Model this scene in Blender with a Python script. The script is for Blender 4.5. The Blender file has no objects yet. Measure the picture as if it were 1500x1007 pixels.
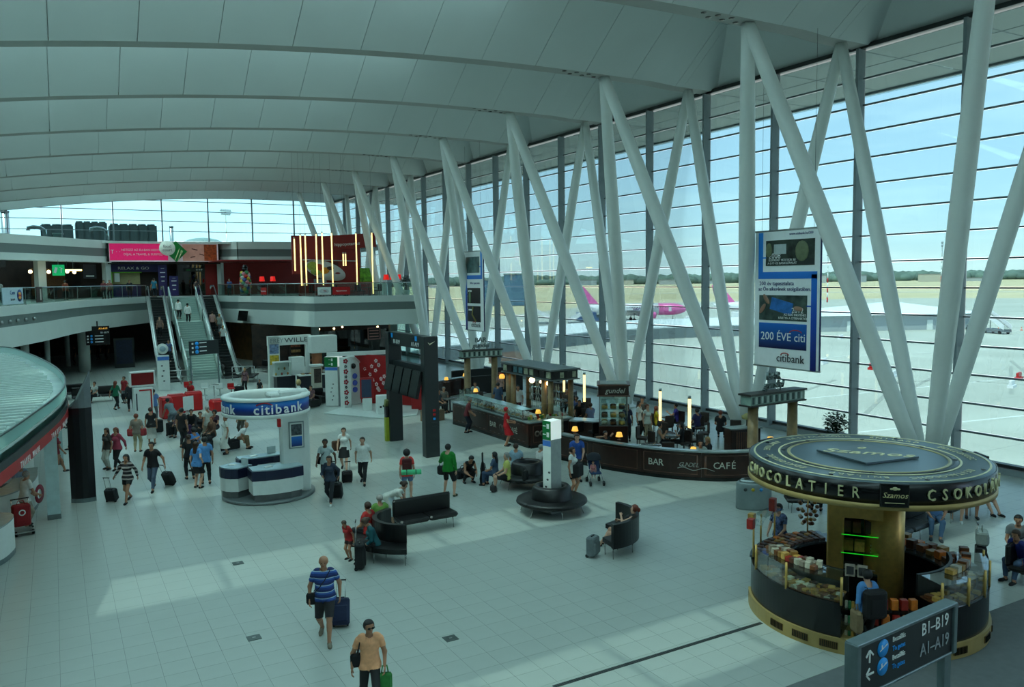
import bpy, bmesh, math, random
import numpy as np
from mathutils import Vector, Matrix
random.seed(4)
C = bpy.context.scene.collection
SC = bpy.context.scene
PI = math.pi
# ------------------------------------------------------------------ camera, sky, sun, exposure
cam = bpy.data.objects.new('camera', bpy.data.cameras.new('camera')); C.objects.link(cam)
cam.data.sensor_width = 36; cam.data.lens = 36*1182.2/1500; cam.data.clip_end = 9000
_f = Vector((.4917, .8670, -.0794)).normalized()
_r0 = _f.cross(Vector((0, 0, 1))).normalized(); _d0 = _f.cross(_r0)
_a = .01276
_r = _r0*math.cos(_a) + _d0*math.sin(_a); _d = _d0*math.cos(_a) - _r0*math.sin(_a)
cam.matrix_world = Matrix(((_r.x, -_d.x, -_f.x, 0), (_r.y, -_d.y, -_f.y, 0), (_r.z, -_d.z, -_f.z, 7.3), (0, 0, 0, 1)))
SC.camera = cam
SC.view_settings.view_transform = 'Standard'; SC.view_settings.look = 'None'
SC.view_settings.gamma = 1; SC.view_settings.use_curve_mapping = False
SC.view_settings.exposure = EXPOSURE = 0.5
W = bpy.data.worlds.new('world'); SC.world = W; W.use_nodes = True
wn, wl = W.node_tree.nodes, W.node_tree.links
wn.clear()
sky = wn.new('ShaderNodeTexSky'); sky.sky_type = 'NISHITA'; sky.sun_disc = False
sky.sun_elevation = math.radians(60); sky.sun_rotation = math.radians(253); sky.air_density = 1.0; sky.dust_density = .4; sky.ozone_density = 1.0
wtc = wn.new('ShaderNodeTexCoord'); wmp = wn.new('ShaderNodeMapping'); wmp.inputs['Scale'].default_value = (1.2, 1.2, 7)
wno = wn.new('ShaderNodeTexNoise'); wno.inputs['Scale'].default_value = 2.2; wno.inputs['Detail'].default_value = 6; wno.inputs['Roughness'].default_value = .6
wcr = wn.new('ShaderNodeValToRGB'); wcr.color_ramp.elements[0].position = .45; wcr.color_ramp.elements[1].position = .78
wcr.color_ramp.elements[0].color = (1.95, 2.8, 3.6, 1); wcr.color_ramp.elements[1].color = (3.3, 4.05, 4.4, 1)
wmx = wn.new('ShaderNodeMix'); wmx.data_type = 'RGBA'; wmx.inputs[0].default_value = .78
wbg = wn.new('ShaderNodeBackground'); wbg.inputs['Strength'].default_value = SKY = .52
wo = wn.new('ShaderNodeOutputWorld')
wl.new(wtc.outputs['Generated'], wmp.inputs['Vector']); wl.new(wmp.outputs[0], wno.inputs['Vector']); wl.new(wno.outputs['Fac'], wcr.inputs['Fac'])
wl.new(wcr.outputs['Color'], wmx.inputs[7]); wl.new(sky.outputs[0], wmx.inputs[6]); wl.new(wmx.outputs[2], wbg.inputs['Color']); wl.new(wbg.outputs[0], wo.inputs['Surface'])
sun = bpy.data.objects.new('sun', bpy.data.lights.new('sun', 'SUN')); C.objects.link(sun)
sun.data.energy = SUN = 7.5; sun.data.angle = math.radians(.6); sun.data.color = (1, .95, .86)
sun.rotation_euler = Vector((.50, .155, -1)).to_track_quat('-Z', 'Y').to_euler()

# ------------------------------------------------------------------ materials
def lin(c):
    return tuple((x/12.92 if x <= .04045 else ((x+.055)/1.055)**2.4) for x in c)
MATS = {}
def mat(name, col, rough=.5, metal=0, var=.08, scale=6, emit=0, spec=.5, bump=0):
    """a procedural surface: base colour with a little noise in it (col is sRGB 0..1)"""
    key = name
    if key in MATS: return MATS[key]
    m = bpy.data.materials.new(name); m.use_nodes = True; n, l = m.node_tree.nodes, m.node_tree.links
    b = n['Principled BSDF']; b.inputs['Roughness'].default_value = rough; b.inputs['Metallic'].default_value = metal
    b.inputs['Specular IOR Level'].default_value = spec
    c = lin(col)
    tc = n.new('ShaderNodeTexCoord'); no = n.new('ShaderNodeTexNoise'); no.inputs['Scale'].default_value = scale; no.inputs['Detail'].default_value = 3
    cr = n.new('ShaderNodeValToRGB')
    cr.color_ramp.elements[0].position = .3; cr.color_ramp.elements[1].position = .7
    cr.color_ramp.elements[0].color = tuple(x*(1-var) for x in c)+(1,); cr.color_ramp.elements[1].color = tuple(min(1, x*(1+var)) for x in c)+(1,)
    l.new(tc.outputs['Object'], no.inputs['Vector']); l.new(no.outputs['Fac'], cr.inputs['Fac']); l.new(cr.outputs['Color'], b.inputs['Base Color'])
    if bump:
        bp = n.new('ShaderNodeBump'); bp.inputs['Strength'].default_value = bump; bp.inputs['Distance'].default_value = .02
        l.new(no.outputs['Fac'], bp.inputs['Height']); l.new(bp.outputs[0], b.inputs['Normal'])
    if emit:
        l.new(cr.outputs['Color'], b.inputs['Emission Color']); b.inputs['Emission Strength'].default_value = emit
    MATS[key] = m
    return m
def ramp_mat(name, stops, axis=2, lo=0, hi=1, rough=.4, noise=0, emit=0):
    """flat print: colours run along one local axis between lo and hi"""
    if name in MATS: return MATS[name]
    m = bpy.data.materials.new(name); m.use_nodes = True; n, l = m.node_tree.nodes, m.node_tree.links
    b = n['Principled BSDF']; b.inputs['Roughness'].default_value = rough
    tc = n.new('ShaderNodeTexCoord'); sp = n.new('ShaderNodeSeparateXYZ'); mr = n.new('ShaderNodeMapRange')
    mr.inputs[1].default_value = lo; mr.inputs[2].default_value = hi
    cr = n.new('ShaderNodeValToRGB'); e = cr.color_ramp.elements
    for i, (p, c) in enumerate(stops):
        q = e[i] if i < 2 else e.new(p)
        q.position = p; q.color = lin(c)+(1,)
    l.new(tc.outputs['Object'], sp.inputs[0]); l.new(sp.outputs[axis], mr.inputs[0])
    if noise:
        no = n.new('ShaderNodeTexNoise'); no.inputs['Scale'].default_value = 5; no.inputs['Detail'].default_value = 4
        l.new(tc.outputs['Object'], no.inputs['Vector'])
        mm = n.new('ShaderNodeMix'); mm.inputs[0].default_value = noise
        l.new(mr.outputs[0], mm.inputs[2]); l.new(no.outputs['Fac'], mm.inputs[3]); l.new(mm.outputs[0], cr.inputs['Fac'])
    else:
        l.new(mr.outputs[0], cr.inputs['Fac'])
    l.new(cr.outputs['Color'], b.inputs['Base Color'])
    if emit:
        l.new(cr.outputs['Color'], b.inputs['Emission Color']); b.inputs['Emission Strength'].default_value = emit
    MATS[name] = m
    return m
def glass(name, tint, gloss=.06, rough=.02):
    """thin architectural glass: tinted see-through with a fresnel reflection"""
    if name in MATS: return MATS[name]
    m = bpy.data.materials.new(name); m.use_nodes = True; n, l = m.node_tree.nodes, m.node_tree.links
    n.clear(); o = n.new('ShaderNodeOutputMaterial'); t = n.new('ShaderNodeBsdfTransparent'); g = n.new('ShaderNodeBsdfGlossy')
    t.inputs[0].default_value = tuple(tint)+(1,); g.inputs['Roughness'].default_value = rough
    f = n.new('ShaderNodeLayerWeight'); f.inputs['Blend'].default_value = .25; ml = n.new('ShaderNodeMath'); ml.operation = 'MULTIPLY_ADD'
    ml.inputs[1].default_value = .35; ml.inputs[2].default_value = gloss
    mx = n.new('ShaderNodeMixShader'); l.new(f.outputs['Fresnel'], ml.inputs[0]); l.new(ml.outputs[0], mx.inputs[0])
    l.new(t.outputs[0], mx.inputs[1]); l.new(g.outputs[0], mx.inputs[2]); l.new(mx.outputs[0], o.inputs[0])
    MATS[name] = m
    return m
def frosted(name, tint, clear):
    m = bpy.data.materials.new(name); m.use_nodes = True; n, l = m.node_tree.nodes, m.node_tree.links
    n.clear(); o = n.new('ShaderNodeOutputMaterial'); t = n.new('ShaderNodeBsdfTransparent'); d = n.new('ShaderNodeBsdfTranslucent'); mx = n.new('ShaderNodeMixShader')
    t.inputs[0].default_value = d.inputs[0].default_value = tuple(tint)+(1,); mx.inputs[0].default_value = 1-clear
    l.new(t.outputs[0], mx.inputs[1]); l.new(d.outputs[0], mx.inputs[2]); l.new(mx.outputs[0], o.inputs[0])
    MATS[name] = m
    return m
WHITE = mat('white_paint', (.86, .88, .86), .45, var=.03)
PLASTER = mat('grey_white_panel', (.80, .83, .81), .5, var=.03, scale=.6)
CEIL = mat('ceiling_panel_white', (.84, .86, .85), .55, var=.025, scale=.4)
STEELW = mat('column_white_paint', (.92, .93, .91), .35, var=.02, scale=1)
MULL = mat('mullion_grey_paint', (.52, .56, .57), .4, var=.04)
DARKM = mat('dark_frame_metal', (.13, .15, .15), .4, var=.1)
BLACK = mat('black_lacquer', (.035, .035, .04), .25, var=.2)
LEATHER = mat('black_leather', (.05, .05, .055), .38, var=.25, scale=18, bump=.15)
CHROME = mat('brushed_steel', (.72, .73, .72), .22, 1, var=.06, scale=30)
ALU = mat('aluminium', (.60, .62, .61), .35, .9, var=.05, scale=20)
GOLD = mat('brass_gold', (.80, .65, .36), .33, .45, var=.12, scale=9)
GOLDP = mat('gold_paint_strip', (.66, .56, .34), .45, .2, var=.06)
WOOD = mat('dark_mahogany', (.20, .115, .085), .35, var=.3, scale=8)
WOOD2 = mat('mid_brown_wood', (.42, .27, .16), .45, var=.25, scale=8)
STONE = mat('beige_stone_column', (.50, .41, .27), .5, var=.15, scale=7)
RED = mat('bright_red_panel', (.72, .07, .08), .4, var=.06)
DKRED = mat('deep_red_panel', (.55, .09, .07), .5, var=.08)
NAVY = mat('navy_blue_panel', (.09, .11, .22), .35, var=.06)
TEXTW = mat('white_lettering', (.92, .93, .92), .5, var=.01)
TEXTD = mat('dark_grey_lettering', (.22, .23, .25), .5, var=.01)
TEXTG = mat('gold_lettering', (.80, .76, .56), .4, .1, var=.03)
GREEN = mat('exit_sign_green', (.02, .45, .22), .5, var=.05)
BLUE = mat('sign_blue', (.10, .62, .95), .45, var=.03)
LAMPY = mat('amber_lamp_shade', (1, .72, .30), .6, var=.1, emit=.7)
LAMPW = mat('warm_bulb', (1, .86, .62), .6, var=.02, emit=5)
TUBEL = mat('glowing_tube', (1, .84, .55), .6, var=.25, scale=2, emit=1.5)
FGLASS = glass('facade_glass', (.50, .59, .585), .03)
RGLASS = glass('railing_glass', (.74, .86, .83), .05)
CGLASS = glass('counter_glass', (.90, .95, .93), .02)
DKGLASS = glass('dark_shop_glass', (.30, .33, .33), .06)

# ------------------------------------------------------------------ mesh helpers
class MB:
    def __init__(s): s.v = []; s.f = []; s.mi = []; s.smooth = []
    def add(s, v, f, mi=0, sm=False):
        o = len(s.v); s.v += [tuple(p) for p in v]
        for q in f: s.f.append(tuple(i+o for i in q)); s.mi.append(mi); s.smooth.append(sm)
        return s
    def box(s, c, d, rz=0, mi=0, rx=0, ry=0):
        x, y, z = d[0]/2, d[1]/2, d[2]/2
        P = [Vector(p) for p in [(-x,-y,-z),(x,-y,-z),(x,y,-z),(-x,y,-z),(-x,-y,z),(x,-y,z),(x,y,z),(-x,y,z)]]
        if rz or rx or ry:
            R = Matrix.Rotation(rz, 3, 'Z') @ Matrix.Rotation(ry, 3, 'Y') @ Matrix.Rotation(rx, 3, 'X'); P = [R @ p for p in P]
        c = Vector(c)
        return s.add([p+c for p in P], [(3,2,1,0),(4,5,6,7),(0,1,5,4),(1,2,6,5),(2,3,7,6),(3,0,4,7)], mi)
    def rbox(s, c, d, r=.03, rz=0, mi=0):
        """box with its vertical and top edges chamfered"""
        x, y, z = d[0]/2, d[1]/2, d[2]/2; r = min(r, x*.9, y*.9, z*.9)
        def ring(ix, zz):
            return [(-ix[0]+r,-ix[1],zz),(ix[0]-r,-ix[1],zz),(ix[0],-ix[1]+r,zz),(ix[0],ix[1]-r,zz),(ix[0]-r,ix[1],zz),(-ix[0]+r,ix[1],zz),(-ix[0],ix[1]-r,zz),(-ix[0],-ix[1]+r,zz)]
        R = [ring((x-r*.6,y-r*.6),-z), ring((x,y),-z+r), ring((x,y),z-r), ring((x-r*.6,y-r*.6),z)]
        M = Matrix.Rotation(rz, 3, 'Z'); c = Vector(c)
        v = [M @ Vector(p) + c for q in R for p in q]; f = [tuple(range(7,-1,-1)), tuple(range(24,32))]
        for k in range(3):
            for i in range(8): j = (i+1) % 8; f.append((k*8+i, k*8+j, k*8+8+j, k*8+8+i))
        return s.add(v, f, mi)
    def prism(s, poly, z0, z1, mi=0, cap=True):
        n = len(poly); v = [(p[0],p[1],z0) for p in poly]+[(p[0],p[1],z1) for p in poly]
        f = [(i,(i+1)%n,n+(i+1)%n,n+i) for i in range(n)]
        if cap: f += [tuple(range(n-1,-1,-1)), tuple(range(n,2*n))]
        return s.add(v, f, mi)
    def tube(s, pts, r, n=8, mi=0, cap=True, sm=True, flat=1):
        pts = [Vector(p) for p in pts]; rs = r if isinstance(r, (list, tuple)) else [r]*len(pts)
        v = []; up = None
        for i, p in enumerate(pts):
            t = (pts[min(i+1,len(pts)-1)]-pts[max(i-1,0)]).normalized()
            if up is None:
                up = Vector((0,0,1)) if abs(t.z) < .9 else Vector((1,0,0))
            a = t.cross(up).normalized(); b = a.cross(t).normalized(); up = b
            v += [p+(a*math.cos(2*PI*k/n)+b*math.sin(2*PI*k/n)*flat)*rs[i] for k in range(n)]
        f = []
        for i in range(len(pts)-1):
            for k in range(n): j = (k+1) % n; f.append((i*n+k, (i+1)*n+k, (i+1)*n+j, i*n+j))
        s.add(v, f, mi, sm)
        if cap:
            o = len(s.v)-len(v); e = o+len(v)-n
            s.f.append(tuple(o+k for k in range(n))); s.f.append(tuple(e+n-1-k for k in range(n))); s.mi += [mi]*2; s.smooth += [False]*2
        return s
    def lathe(s, prof, c=(0,0,0), n=24, mi=0, sm=True, a0=0, a1=2*PI, sy=1):
        full = abs(a1-a0-2*PI) < 1e-6; m = n if full else n+1; v = []
        for r, z in prof:
            for k in range(m):
                a = a0+(a1-a0)*k/n; v.append((c[0]+r*math.cos(a), c[1]+r*math.sin(a)*sy, c[2]+z))
        f = []
        for i in range(len(prof)-1):
            for k in range(n): j = (k+1) % m; f.append((i*m+k, i*m+j, (i+1)*m+j, (i+1)*m+k))
        return s.add(v, f, mi, sm)
    def ell(s, c, r, n=8, m=6, mi=0):
        v = [(c[0],c[1],c[2]-r[2])]; f = []
        for i in range(1, m):
            a = -PI/2+PI*i/m
            for k in range(n): b = 2*PI*k/n; v.append((c[0]+r[0]*math.cos(a)*math.cos(b), c[1]+r[1]*math.cos(a)*math.sin(b), c[2]+r[2]*math.sin(a)))
        v.append((c[0],c[1],c[2]+r[2])); L = len(v)-1
        for k in range(n):
            j = (k+1) % n; f.append((0, 1+j, 1+k)); f.append((L, 1+(m-2)*n+k, 1+(m-2)*n+j))
            for i in range(m-2): f.append((1+i*n+k, 1+i*n+j, 1+(i+1)*n+j, 1+(i+1)*n+k))
        return s.add(v, f, mi, True)
    def strip(s, path, z0, z1, th=.04, mi=0):
        """an upright wall that follows a plan path, th thick"""
        n = len(path); L = []; R = []
        for i in range(n):
            a = Vector(path[max(i-1,0)][:2]); b = Vector(path[min(i+1,n-1)][:2]); d = (b-a).normalized(); q = Vector((-d.y, d.x))*th/2; p = Vector(path[i][:2])
            L.append(p+q); R.append(p-q)
        v = []
        for P, z in ((L,z0),(R,z0),(R,z1),(L,z1)): v += [(p.x,p.y,z) for p in P]
        f = []
        for k in range(4):
            a, b = k*n, ((k+1) % 4)*n
            for i in range(n-1): f.append((a+i, a+i+1, b+i+1, b+i))
        f += [(0,n,2*n,3*n), (4*n-1,3*n-1,2*n-1,n-1)]
        return s.add(v, f, mi)
    def mesh(s, name, mats):
        m = bpy.data.meshes.new(name); m.from_pydata(s.v, [], s.f)
        for q in (mats if isinstance(mats, (list, tuple)) else [mats]): m.materials.append(q)
        m.polygons.foreach_set('material_index', s.mi); m.polygons.foreach_set('use_smooth', s.smooth); m.update()
        return m
    def build(s, name, mats, parent=None, loc=None, rz=0):
        o = bpy.data.objects.new(name, s.mesh(name, mats)); C.objects.link(o)
        if parent: o.parent = parent
        if loc: o.location = loc
        if rz: o.rotation_euler.z = rz
        return o
def link(name, mesh, parent=None, loc=(0,0,0), rot=(0,0,0)):
    o = bpy.data.objects.new(name, mesh); C.objects.link(o); o.location = loc; o.rotation_euler = rot
    if parent: o.parent = parent
    return o
def thing(name, label, cat, loc=(0,0,0), rz=0, group=None):
    o = bpy.data.objects.new(name, None); C.objects.link(o); o.empty_display_size = .1
    o.location = loc; o.rotation_euler.z = rz
    return tag(o, label, cat, group)
def tag(o, label, cat, group=None):
    o['label'] = label; o['category'] = cat
    if group: o['group'] = group
    return o
def struct(o): o['kind'] = 'structure'; return o
def stuff(o): o['kind'] = 'stuff'; return o
def copy_tree(o, parent=None):
    c = o.copy(); C.objects.link(c)
    if parent: c.parent = parent
    for ch in list(o.children): copy_tree(ch, c)
    return c
def text(s, size, m, parent=None, loc=(0,0,0), rot=(0,0,0), ext=.004, align='CENTER', name='lettering', shear=0, sx=1, bold=0):
    cu = bpy.data.curves.new('t', 'FONT'); cu.body = s; cu.size = size; cu.extrude = ext; cu.align_x = align; cu.align_y = 'CENTER'; cu.shear = shear; cu.resolution_u = 2; cu.offset = bold
    t = bpy.data.objects.new('t', cu); me = bpy.data.meshes.new_from_object(t); bpy.data.objects.remove(t); bpy.data.curves.remove(cu)
    me.name = name; me.materials.clear(); me.materials.append(m)
    if sx != 1:
        for v in me.vertices: v.co.x *= sx
    return link(name, me, parent, loc, rot)
FRONT = (PI/2, 0, 0)     # text that faces local -Y
# ------------------------------------------------------------------ floor
TILE = mat('floor_tile_pale', (.665, .69, .665), .28, var=.025, scale=1.5, spec=.45)
GROUT = mat('floor_joint_grey', (.40, .42, .42), .8)
fl = struct(MB().box((-3, 42, -.112), (66.3, 120, .2)).build('floor', GROUT))
TS, TX0 = .5607, -.7955
tm = MB().box((0, 0, -.008), (TS-.005, TS-.005, .016)).mesh('tile', TILE)
cells = []
for i in range(-40, 55):
    for j in range(-4, 150):
        cells.append((TX0+(i+.5)*TS, 11.79+(j+.5)*TS+.13))
def infront(c):
    x, y = c; d = x*.4917+y*.867; s = (x*.867-y*.4917)/max(d, .1)
    return d > 9.5 and -.62 < s < .40 and not (math.hypot(x-15, y-11.1) < 2.1)
cells.sort(key=lambda c: (not infront(c), c[0]**2+c[1]**2))
tb = MB()
for k, (x, y) in enumerate(cells):
    if k < 296: link('tile', tm, fl, (x, y, 0))
    elif x < 30 and -12 < y < 96:
        h = TS/2-.0025; tb.add([(x-h,y-h,0),(x+h,y-h,0),(x+h,y+h,0),(x-h,y+h,0)], [(0,1,2,3)])
stuff(tb.build('tile', TILE, fl))
# drain channel and cover plates let into the floor
g = MB().box((10.05, 11.79, .004), (5.2, .085, .012))
ch = g.build('drain_channel', mat('drain_dark', (.30, .33, .33), .4, .6)); tag(ch, 'long narrow steel drain channel let into the tiles before the chocolate kiosk', 'drain')
sl = MB()
for k in range(100): sl.box((7.5+k*.051, 11.79, .011), (.02, .06, .006))
stuff(sl.build('slot', DARKM, ch))
for (x, y, l) in [(3.85, 21.43, 'small square steel floor cover plate in the long strip of sun'), (3.25, 16.66, 'small square steel floor cover plate beside the man in the striped shirt'), (6.71, 14.53, 'small square steel floor cover plate on open tiles')]:
    t = thing('cover_plate', l, 'floor plate', (x, y, 0)); MB().box((0,0,.004), (.27,.25,.01)).build('plate', mat('plate_steel', (.36,.40,.39), .35, .8), t)
    MB().box((0,0,.011), (.07,.05,.006)).build('lift_ring', ALU, t)
# ------------------------------------------------------------------ facade on the apron side
LV = [.24]+[1.324+1.0865*k for k in range(14)]+[16.63]
MY = [18.1355+4.5635*k for k in range(-5, 18)]
wr = struct(MB().box((29.9, 43, .11), (.5, 106, .22)).build('wall_right', MULL))
mm = MB().box((0,0,8.4), (.46,.13,16.5)).mesh('mullion', MULL)
for y in MY: link('mullion', mm, wr, (29.74, y, 0))
TRM = mat('transom_dark', (.38, .43, .44), .4, var=.05)
tmesh = MB().box((0,0,0), (.13,4.42,.065)).mesh('transom', TRM)
pm = [MB().box((0,0,0), (.02,4.40,h)).mesh('pane', FGLASS) for h in (LV[1]-LV[0]-.09, 1.0, LV[15]-LV[14]-.09)]
rest = MB(); rt = MB()
for i in range(len(MY)-1):
    yc = (MY[i]+MY[i+1])/2
    for k in range(15):
        zc = (LV[k]+LV[k+1])/2
        if MY[i+1] > 14:
            link('pane', pm[0 if k == 0 else 2 if k == 14 else 1], wr, (29.95, yc, zc))
            if k: link('transom', tmesh, wr, (29.90, yc, LV[k]))
        else:
            rest.box((29.95, yc, zc), (.02, 4.4, LV[k+1]-LV[k]-.09))
            if k: rt.box((29.90, yc, LV[k]), (.13,4.42,.065))
stuff(rest.build('pane', FGLASS, wr)); stuff(rt.build('transom', TRM, wr))
MB().box((29.9, 43, 16.72), (.5, 106, .18)).build('head_rail', DARKM, wr)
MB().box((29.9, 43, .30), (.3, 106, .12)).build('sill_rail', DARKM, wr)
# roof overhang outside
SOFF = mat('soffit_grey', (.86, .86, .83), .7, var=.04, scale=.3)
so = struct(MB().box((34.4, 43, 17.15), (8.8, 112, .12)).build('roof_overhang', SOFF))
MB().box((38.9, 43, 17.2), (.2, 112, .45)).build('edge_beam', MULL, so)
MB().box((39.8, 43, 17.3), (1.4, 112, .06)).build('edge_louvre', glass('frosted_edge', (.78,.84,.84), .05, .3), so)
sj = MB()
for k in range(24): sj.box((34.4, -8+4.56*k, 17.085), (8.8, .04, .02))
sj.box((34, 43, 17.085), (.04, 112, .02)); stuff(sj.build('joint', MULL, so))
# ------------------------------------------------------------------ folded ceiling with roof lights in the valleys
def zb(x): return 16.8-.003*max(0, 22-x)**2 - (.08 if x > 27 else 0)
BY = [22.70+9.127*j for j in range(-4, 9)]
HV, HR = 2.2, 2.2
ce = bpy.data.objects.new('ceiling', None); C.objects.link(ce); struct(ce)
XS = [-24+2.7*k for k in range(20)]+[30-HR]
def zz(x, t): return zb(x)+HV*t
glz = MB(); frm = MB()
for bi, yb in enumerate(BY):
    fr = MB()
    n = 40; v = []; f = []
    for i in range(n+1):
        x = -24+54*i/n; z = zb(x); v += [(x,yb-.4,z),(x,yb+.4,z),(x,yb+.4,z+.12),(x,yb-.4,z+.12)]
    for i in range(n):
        for a in range(4): b = (a+1) % 4; f.append((i*4+a, i*4+b, (i+1)*4+b, (i+1)*4+a))
    fr.add(v, f).build('beam_soffit', mat('beam_soffit_grey', (.68,.68,.66), .6, var=.02), ce)
    hb = MB()
    for k in range(6): hb.lathe([(.0,0),(.11,0),(.11,.012),(0,.012)], (20.9+.34*k+(.17 if k % 2 else 0), yb+(.16 if k % 2 else -.16), zb(21.5)-.012), 10)
    stuff(hb.build('vent_hole', BLACK, ce))
    yv = 4.5635
    for side in (-1, 1):
        for i in range(len(XS)-1):
            x0, x1 = XS[i]+.012, XS[i+1]-.012
            topw = 1.15
            v = []
            for x in (x0, (x0+x1)/2, x1):
                ya, yt = yb+side*.4, yb+side*(yv-topw)
                v += [(x,ya,zb(x)),(x,yt,zz(x,1)),(x,yt,zz(x,1)+.1),(x,ya,zb(x)+.1)]
            f = [(0,3,2,1),(8,9,10,11)]
            for q in range(2):
                for a in range(4): b = (a+1) % 4; f.append((q*4+a, q*4+b, (q+1)*4+b, (q+1)*4+a))
            w = []
            for x in (XS[i]-.01, XS[i+1]+.01): w += [(x,yb+side*.3,zb(x)+.11),(x,yb+side*(yv-1.1),zz(x,1)+.11)]
            glz.add(w, [(0,1,3,2)])
            if side < 0 and yb > 12: MB().add(v, f).build('ceiling_panel', CEIL, ce)
            else: glz.add(v, f)
        # triangular facet that comes down to the head of the glazing
        xa = 30-HR; ya, yt = yb+side*.4, yb+side*(yv-1.15)
        tri = [(xa,ya,zb(xa)),(30.05,ya,zb(30)),(xa,yt,zz(xa,1))]
        q = MB().add(tri+[(a,b,c+.1) for a,b,c in tri], [(0,1,2),(5,4,3),(0,3,4,1),(1,4,5,2),(2,5,3,0)])
        q.build('ceiling_panel', CEIL, ce)
    # hip facet over the glazing, between this beam and the next
    ya, yt, yt2, yc2 = yb+.4, yb+yv-1.15, yb+yv+1.15, yb+2*yv-.4
    xa = 30-HR
    hip = [(30.05,ya,zb(30)),(30.05,yc2,zb(30)),(xa,yt2,zz(xa,1)),(xa,yt,zz(xa,1))]
    if bi < len(BY)-1: MB().add(hip+[(a,b,c+.1) for a,b,c in hip], [(0,1,2,3),(7,6,5,4),(0,4,5,1),(1,5,6,2),(2,6,7,3),(3,7,4,0)]).build('ceiling_panel', CEIL, ce)
    # roof light along the valley; solid deck on both ends of it
    for i in range(len(XS)-1):
        x0, x1 = XS[i], XS[i+1]
        q = [(x0,yt,zz(x0,1)+.05),(x1,yt,zz(x1,1)+.05),(x1,yt2,zz(x1,1)+.05),(x0,yt2,zz(x0,1)+.05)]
        if -9 < x0 < 16 and bi < len(BY)-1: frm.add(q, [(0,1,2,3)], 1); frm.box((x0,yb+yv,zz(x0,1)+.1), (.12,2.3,.12), mi=0)
        else: glz.add(q+[(a,b,c+.1) for a,b,c in q], [(0,1,2,3),(7,6,5,4),(0,4,5,1),(2,6,7,3)])
stuff(glz.build('ceiling_panel', CEIL, ce)); stuff(frm.build('roof_light', [MULL, frosted('roof_light_glass', (.60,.90,.87), .10)], ce))
# ------------------------------------------------------------------ other walls
BWALL = mat('end_wall_paint', (.62,.65,.64), .7, var=.04)
struct(MB().box((-24.2, 43, 10), (.3, 120, 20)).build('wall_left', BWALL))
struct(MB().box((3, -12.4, 10), (55, .3, 20)).build('wall_front', BWALL))
wb = struct(MB().box((3, 95.9, 5.85), (54, .3, 11.7)).build('wall_back', BWALL))
wb2 = MB()
EX = [29.81-4.77*k for k in range(12)]
for x in EX: MB().box((x, 95.7, 14.5), (.12,.3,6)).build('mullion', TRM, wb)
for k in range(5):
    z0, z1 = 11.9+1.1*k, 13.0+1.1*k
    for i in range(len(EX)-1):
        xc = (EX[i]+EX[i+1])/2
        MB().box((xc, 95.75, (z0+z1)/2), (4.6,.02,1.02)).build('pane', glass('end_wall_glass', (.60,.74,.73), .03), wb)
        MB().box((xc, 95.75, z1), (4.65,.1,.07)).build('transom', TRM, wb)
# ------------------------------------------------------------------ four-legged columns
nodes = lambda yb: ((23.25, yb, 16.82), (28.5, yb, 16.74))
LAB = {27.2635: 'the wooden bar fence end', 18.1365: 'the round chocolate kiosk'}
ORD = ['behind the round chocolate kiosk', 'at the bar cafe pergola with curly sign', 'at the glass cake tower of the bar', 'just behind the bar pavilion with lamps', 'behind the far bar gateway sign', 'at the outer corner of the upper floor', 'standing inside the upper floor restaurant', 'near the far glass end wall']
for j in range(0, 8):
    yv = 18.1365+9.127*j
    col = thing('support_column', 'white four legged slanting steel column '+ORD[j], 'column', (28, yv, 0))
    MB().lathe([(.0,.02),(.62,.02),(.62,.05),(.45,.12),(.42,.5),(0,.5)], n=20).build('base', STEELW, col)
    for dy in (-4.5635, 4.5635):
        for (nx, ny, nz) in nodes(dy):
            a = Vector((nx-28+(0), ny, nz)); b = Vector(((nx-28)*.035, dy*.05, .25))
            pts = [b.lerp(a, t/8) for t in range(9)]
            R = .335 if nx < 25 else .30
            MB().tube(pts, [R*(.62+.38*math.sin(PI*min(1, .12+.80*t/8))) for t in range(9)], 16).build('leg', STEELW, col)
col = None
# ------------------------------------------------------------------ upper floor: slab, fascia, railings
def catmull(P, n=5):
    P = [Vector(p) for p in P]; Q = [2*P[0]-P[1]]+P+[2*P[-1]-P[-2]]; out = []
    for i in range(1, len(Q)-2):
        for k in range(n):
            t = k/n; a, b, c, d = Q[i-1:i+3]
            out.append(.5*((2*b)+(c-a)*t+(2*a-5*b+4*c-d)*t*t+(3*b-a-3*c+d)*t**3))
    return [tuple(p) for p in out]+[tuple(P[-1])]
def offset(path, d):
    out = []
    for i in range(len(path)):
        a = Vector(path[max(i-1,0)][:2]); b = Vector(path[min(i+1,len(path)-1)][:2]); t = (b-a).normalized(); out.append((path[i][0]-t.y*d, path[i][1]+t.x*d))
    return out
PL = catmull([(-9,32.5),(-6.2,40),(-4.3,47),(-2.7,54),(-.7,60.5),(2.4,71.8),(7.7,82.5)])
PR = [(13.5,80),(18.25,64.2),(26.8,63)]
UF = mat('upper_floor_tile', (.55,.57,.55), .5, var=.05)
BAND = mat('fascia_band_grey', (.42,.46,.45), .5, var=.03)
slab = struct(MB().prism(PL+PR+[(26.8,95.6),(-24,95.6),(-24,32.5)], 3.78, 5.98).build('floor_upper', UF))
for path, sp in ((PL, 1), (PR, 0)):
    MB().strip(offset(path,-.02), 3.68, 4.92, .14).build('fascia', PLASTER, slab)
    MB().strip(offset(path,.03), 4.90, 5.58, .14).build('fascia_band', BAND, slab)
    MB().strip(offset(path,-.02), 5.56, 6.10, .14).build('fascia', PLASTER, slab)
for i in range(6):
    x, y = PL[14+i]; MB().lathe([(0,0),(.10,0),(.12,.12),(.06,.2)], (x+.1,y-.02,5.12), 8).build('spotlight', ALU, slab)
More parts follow.
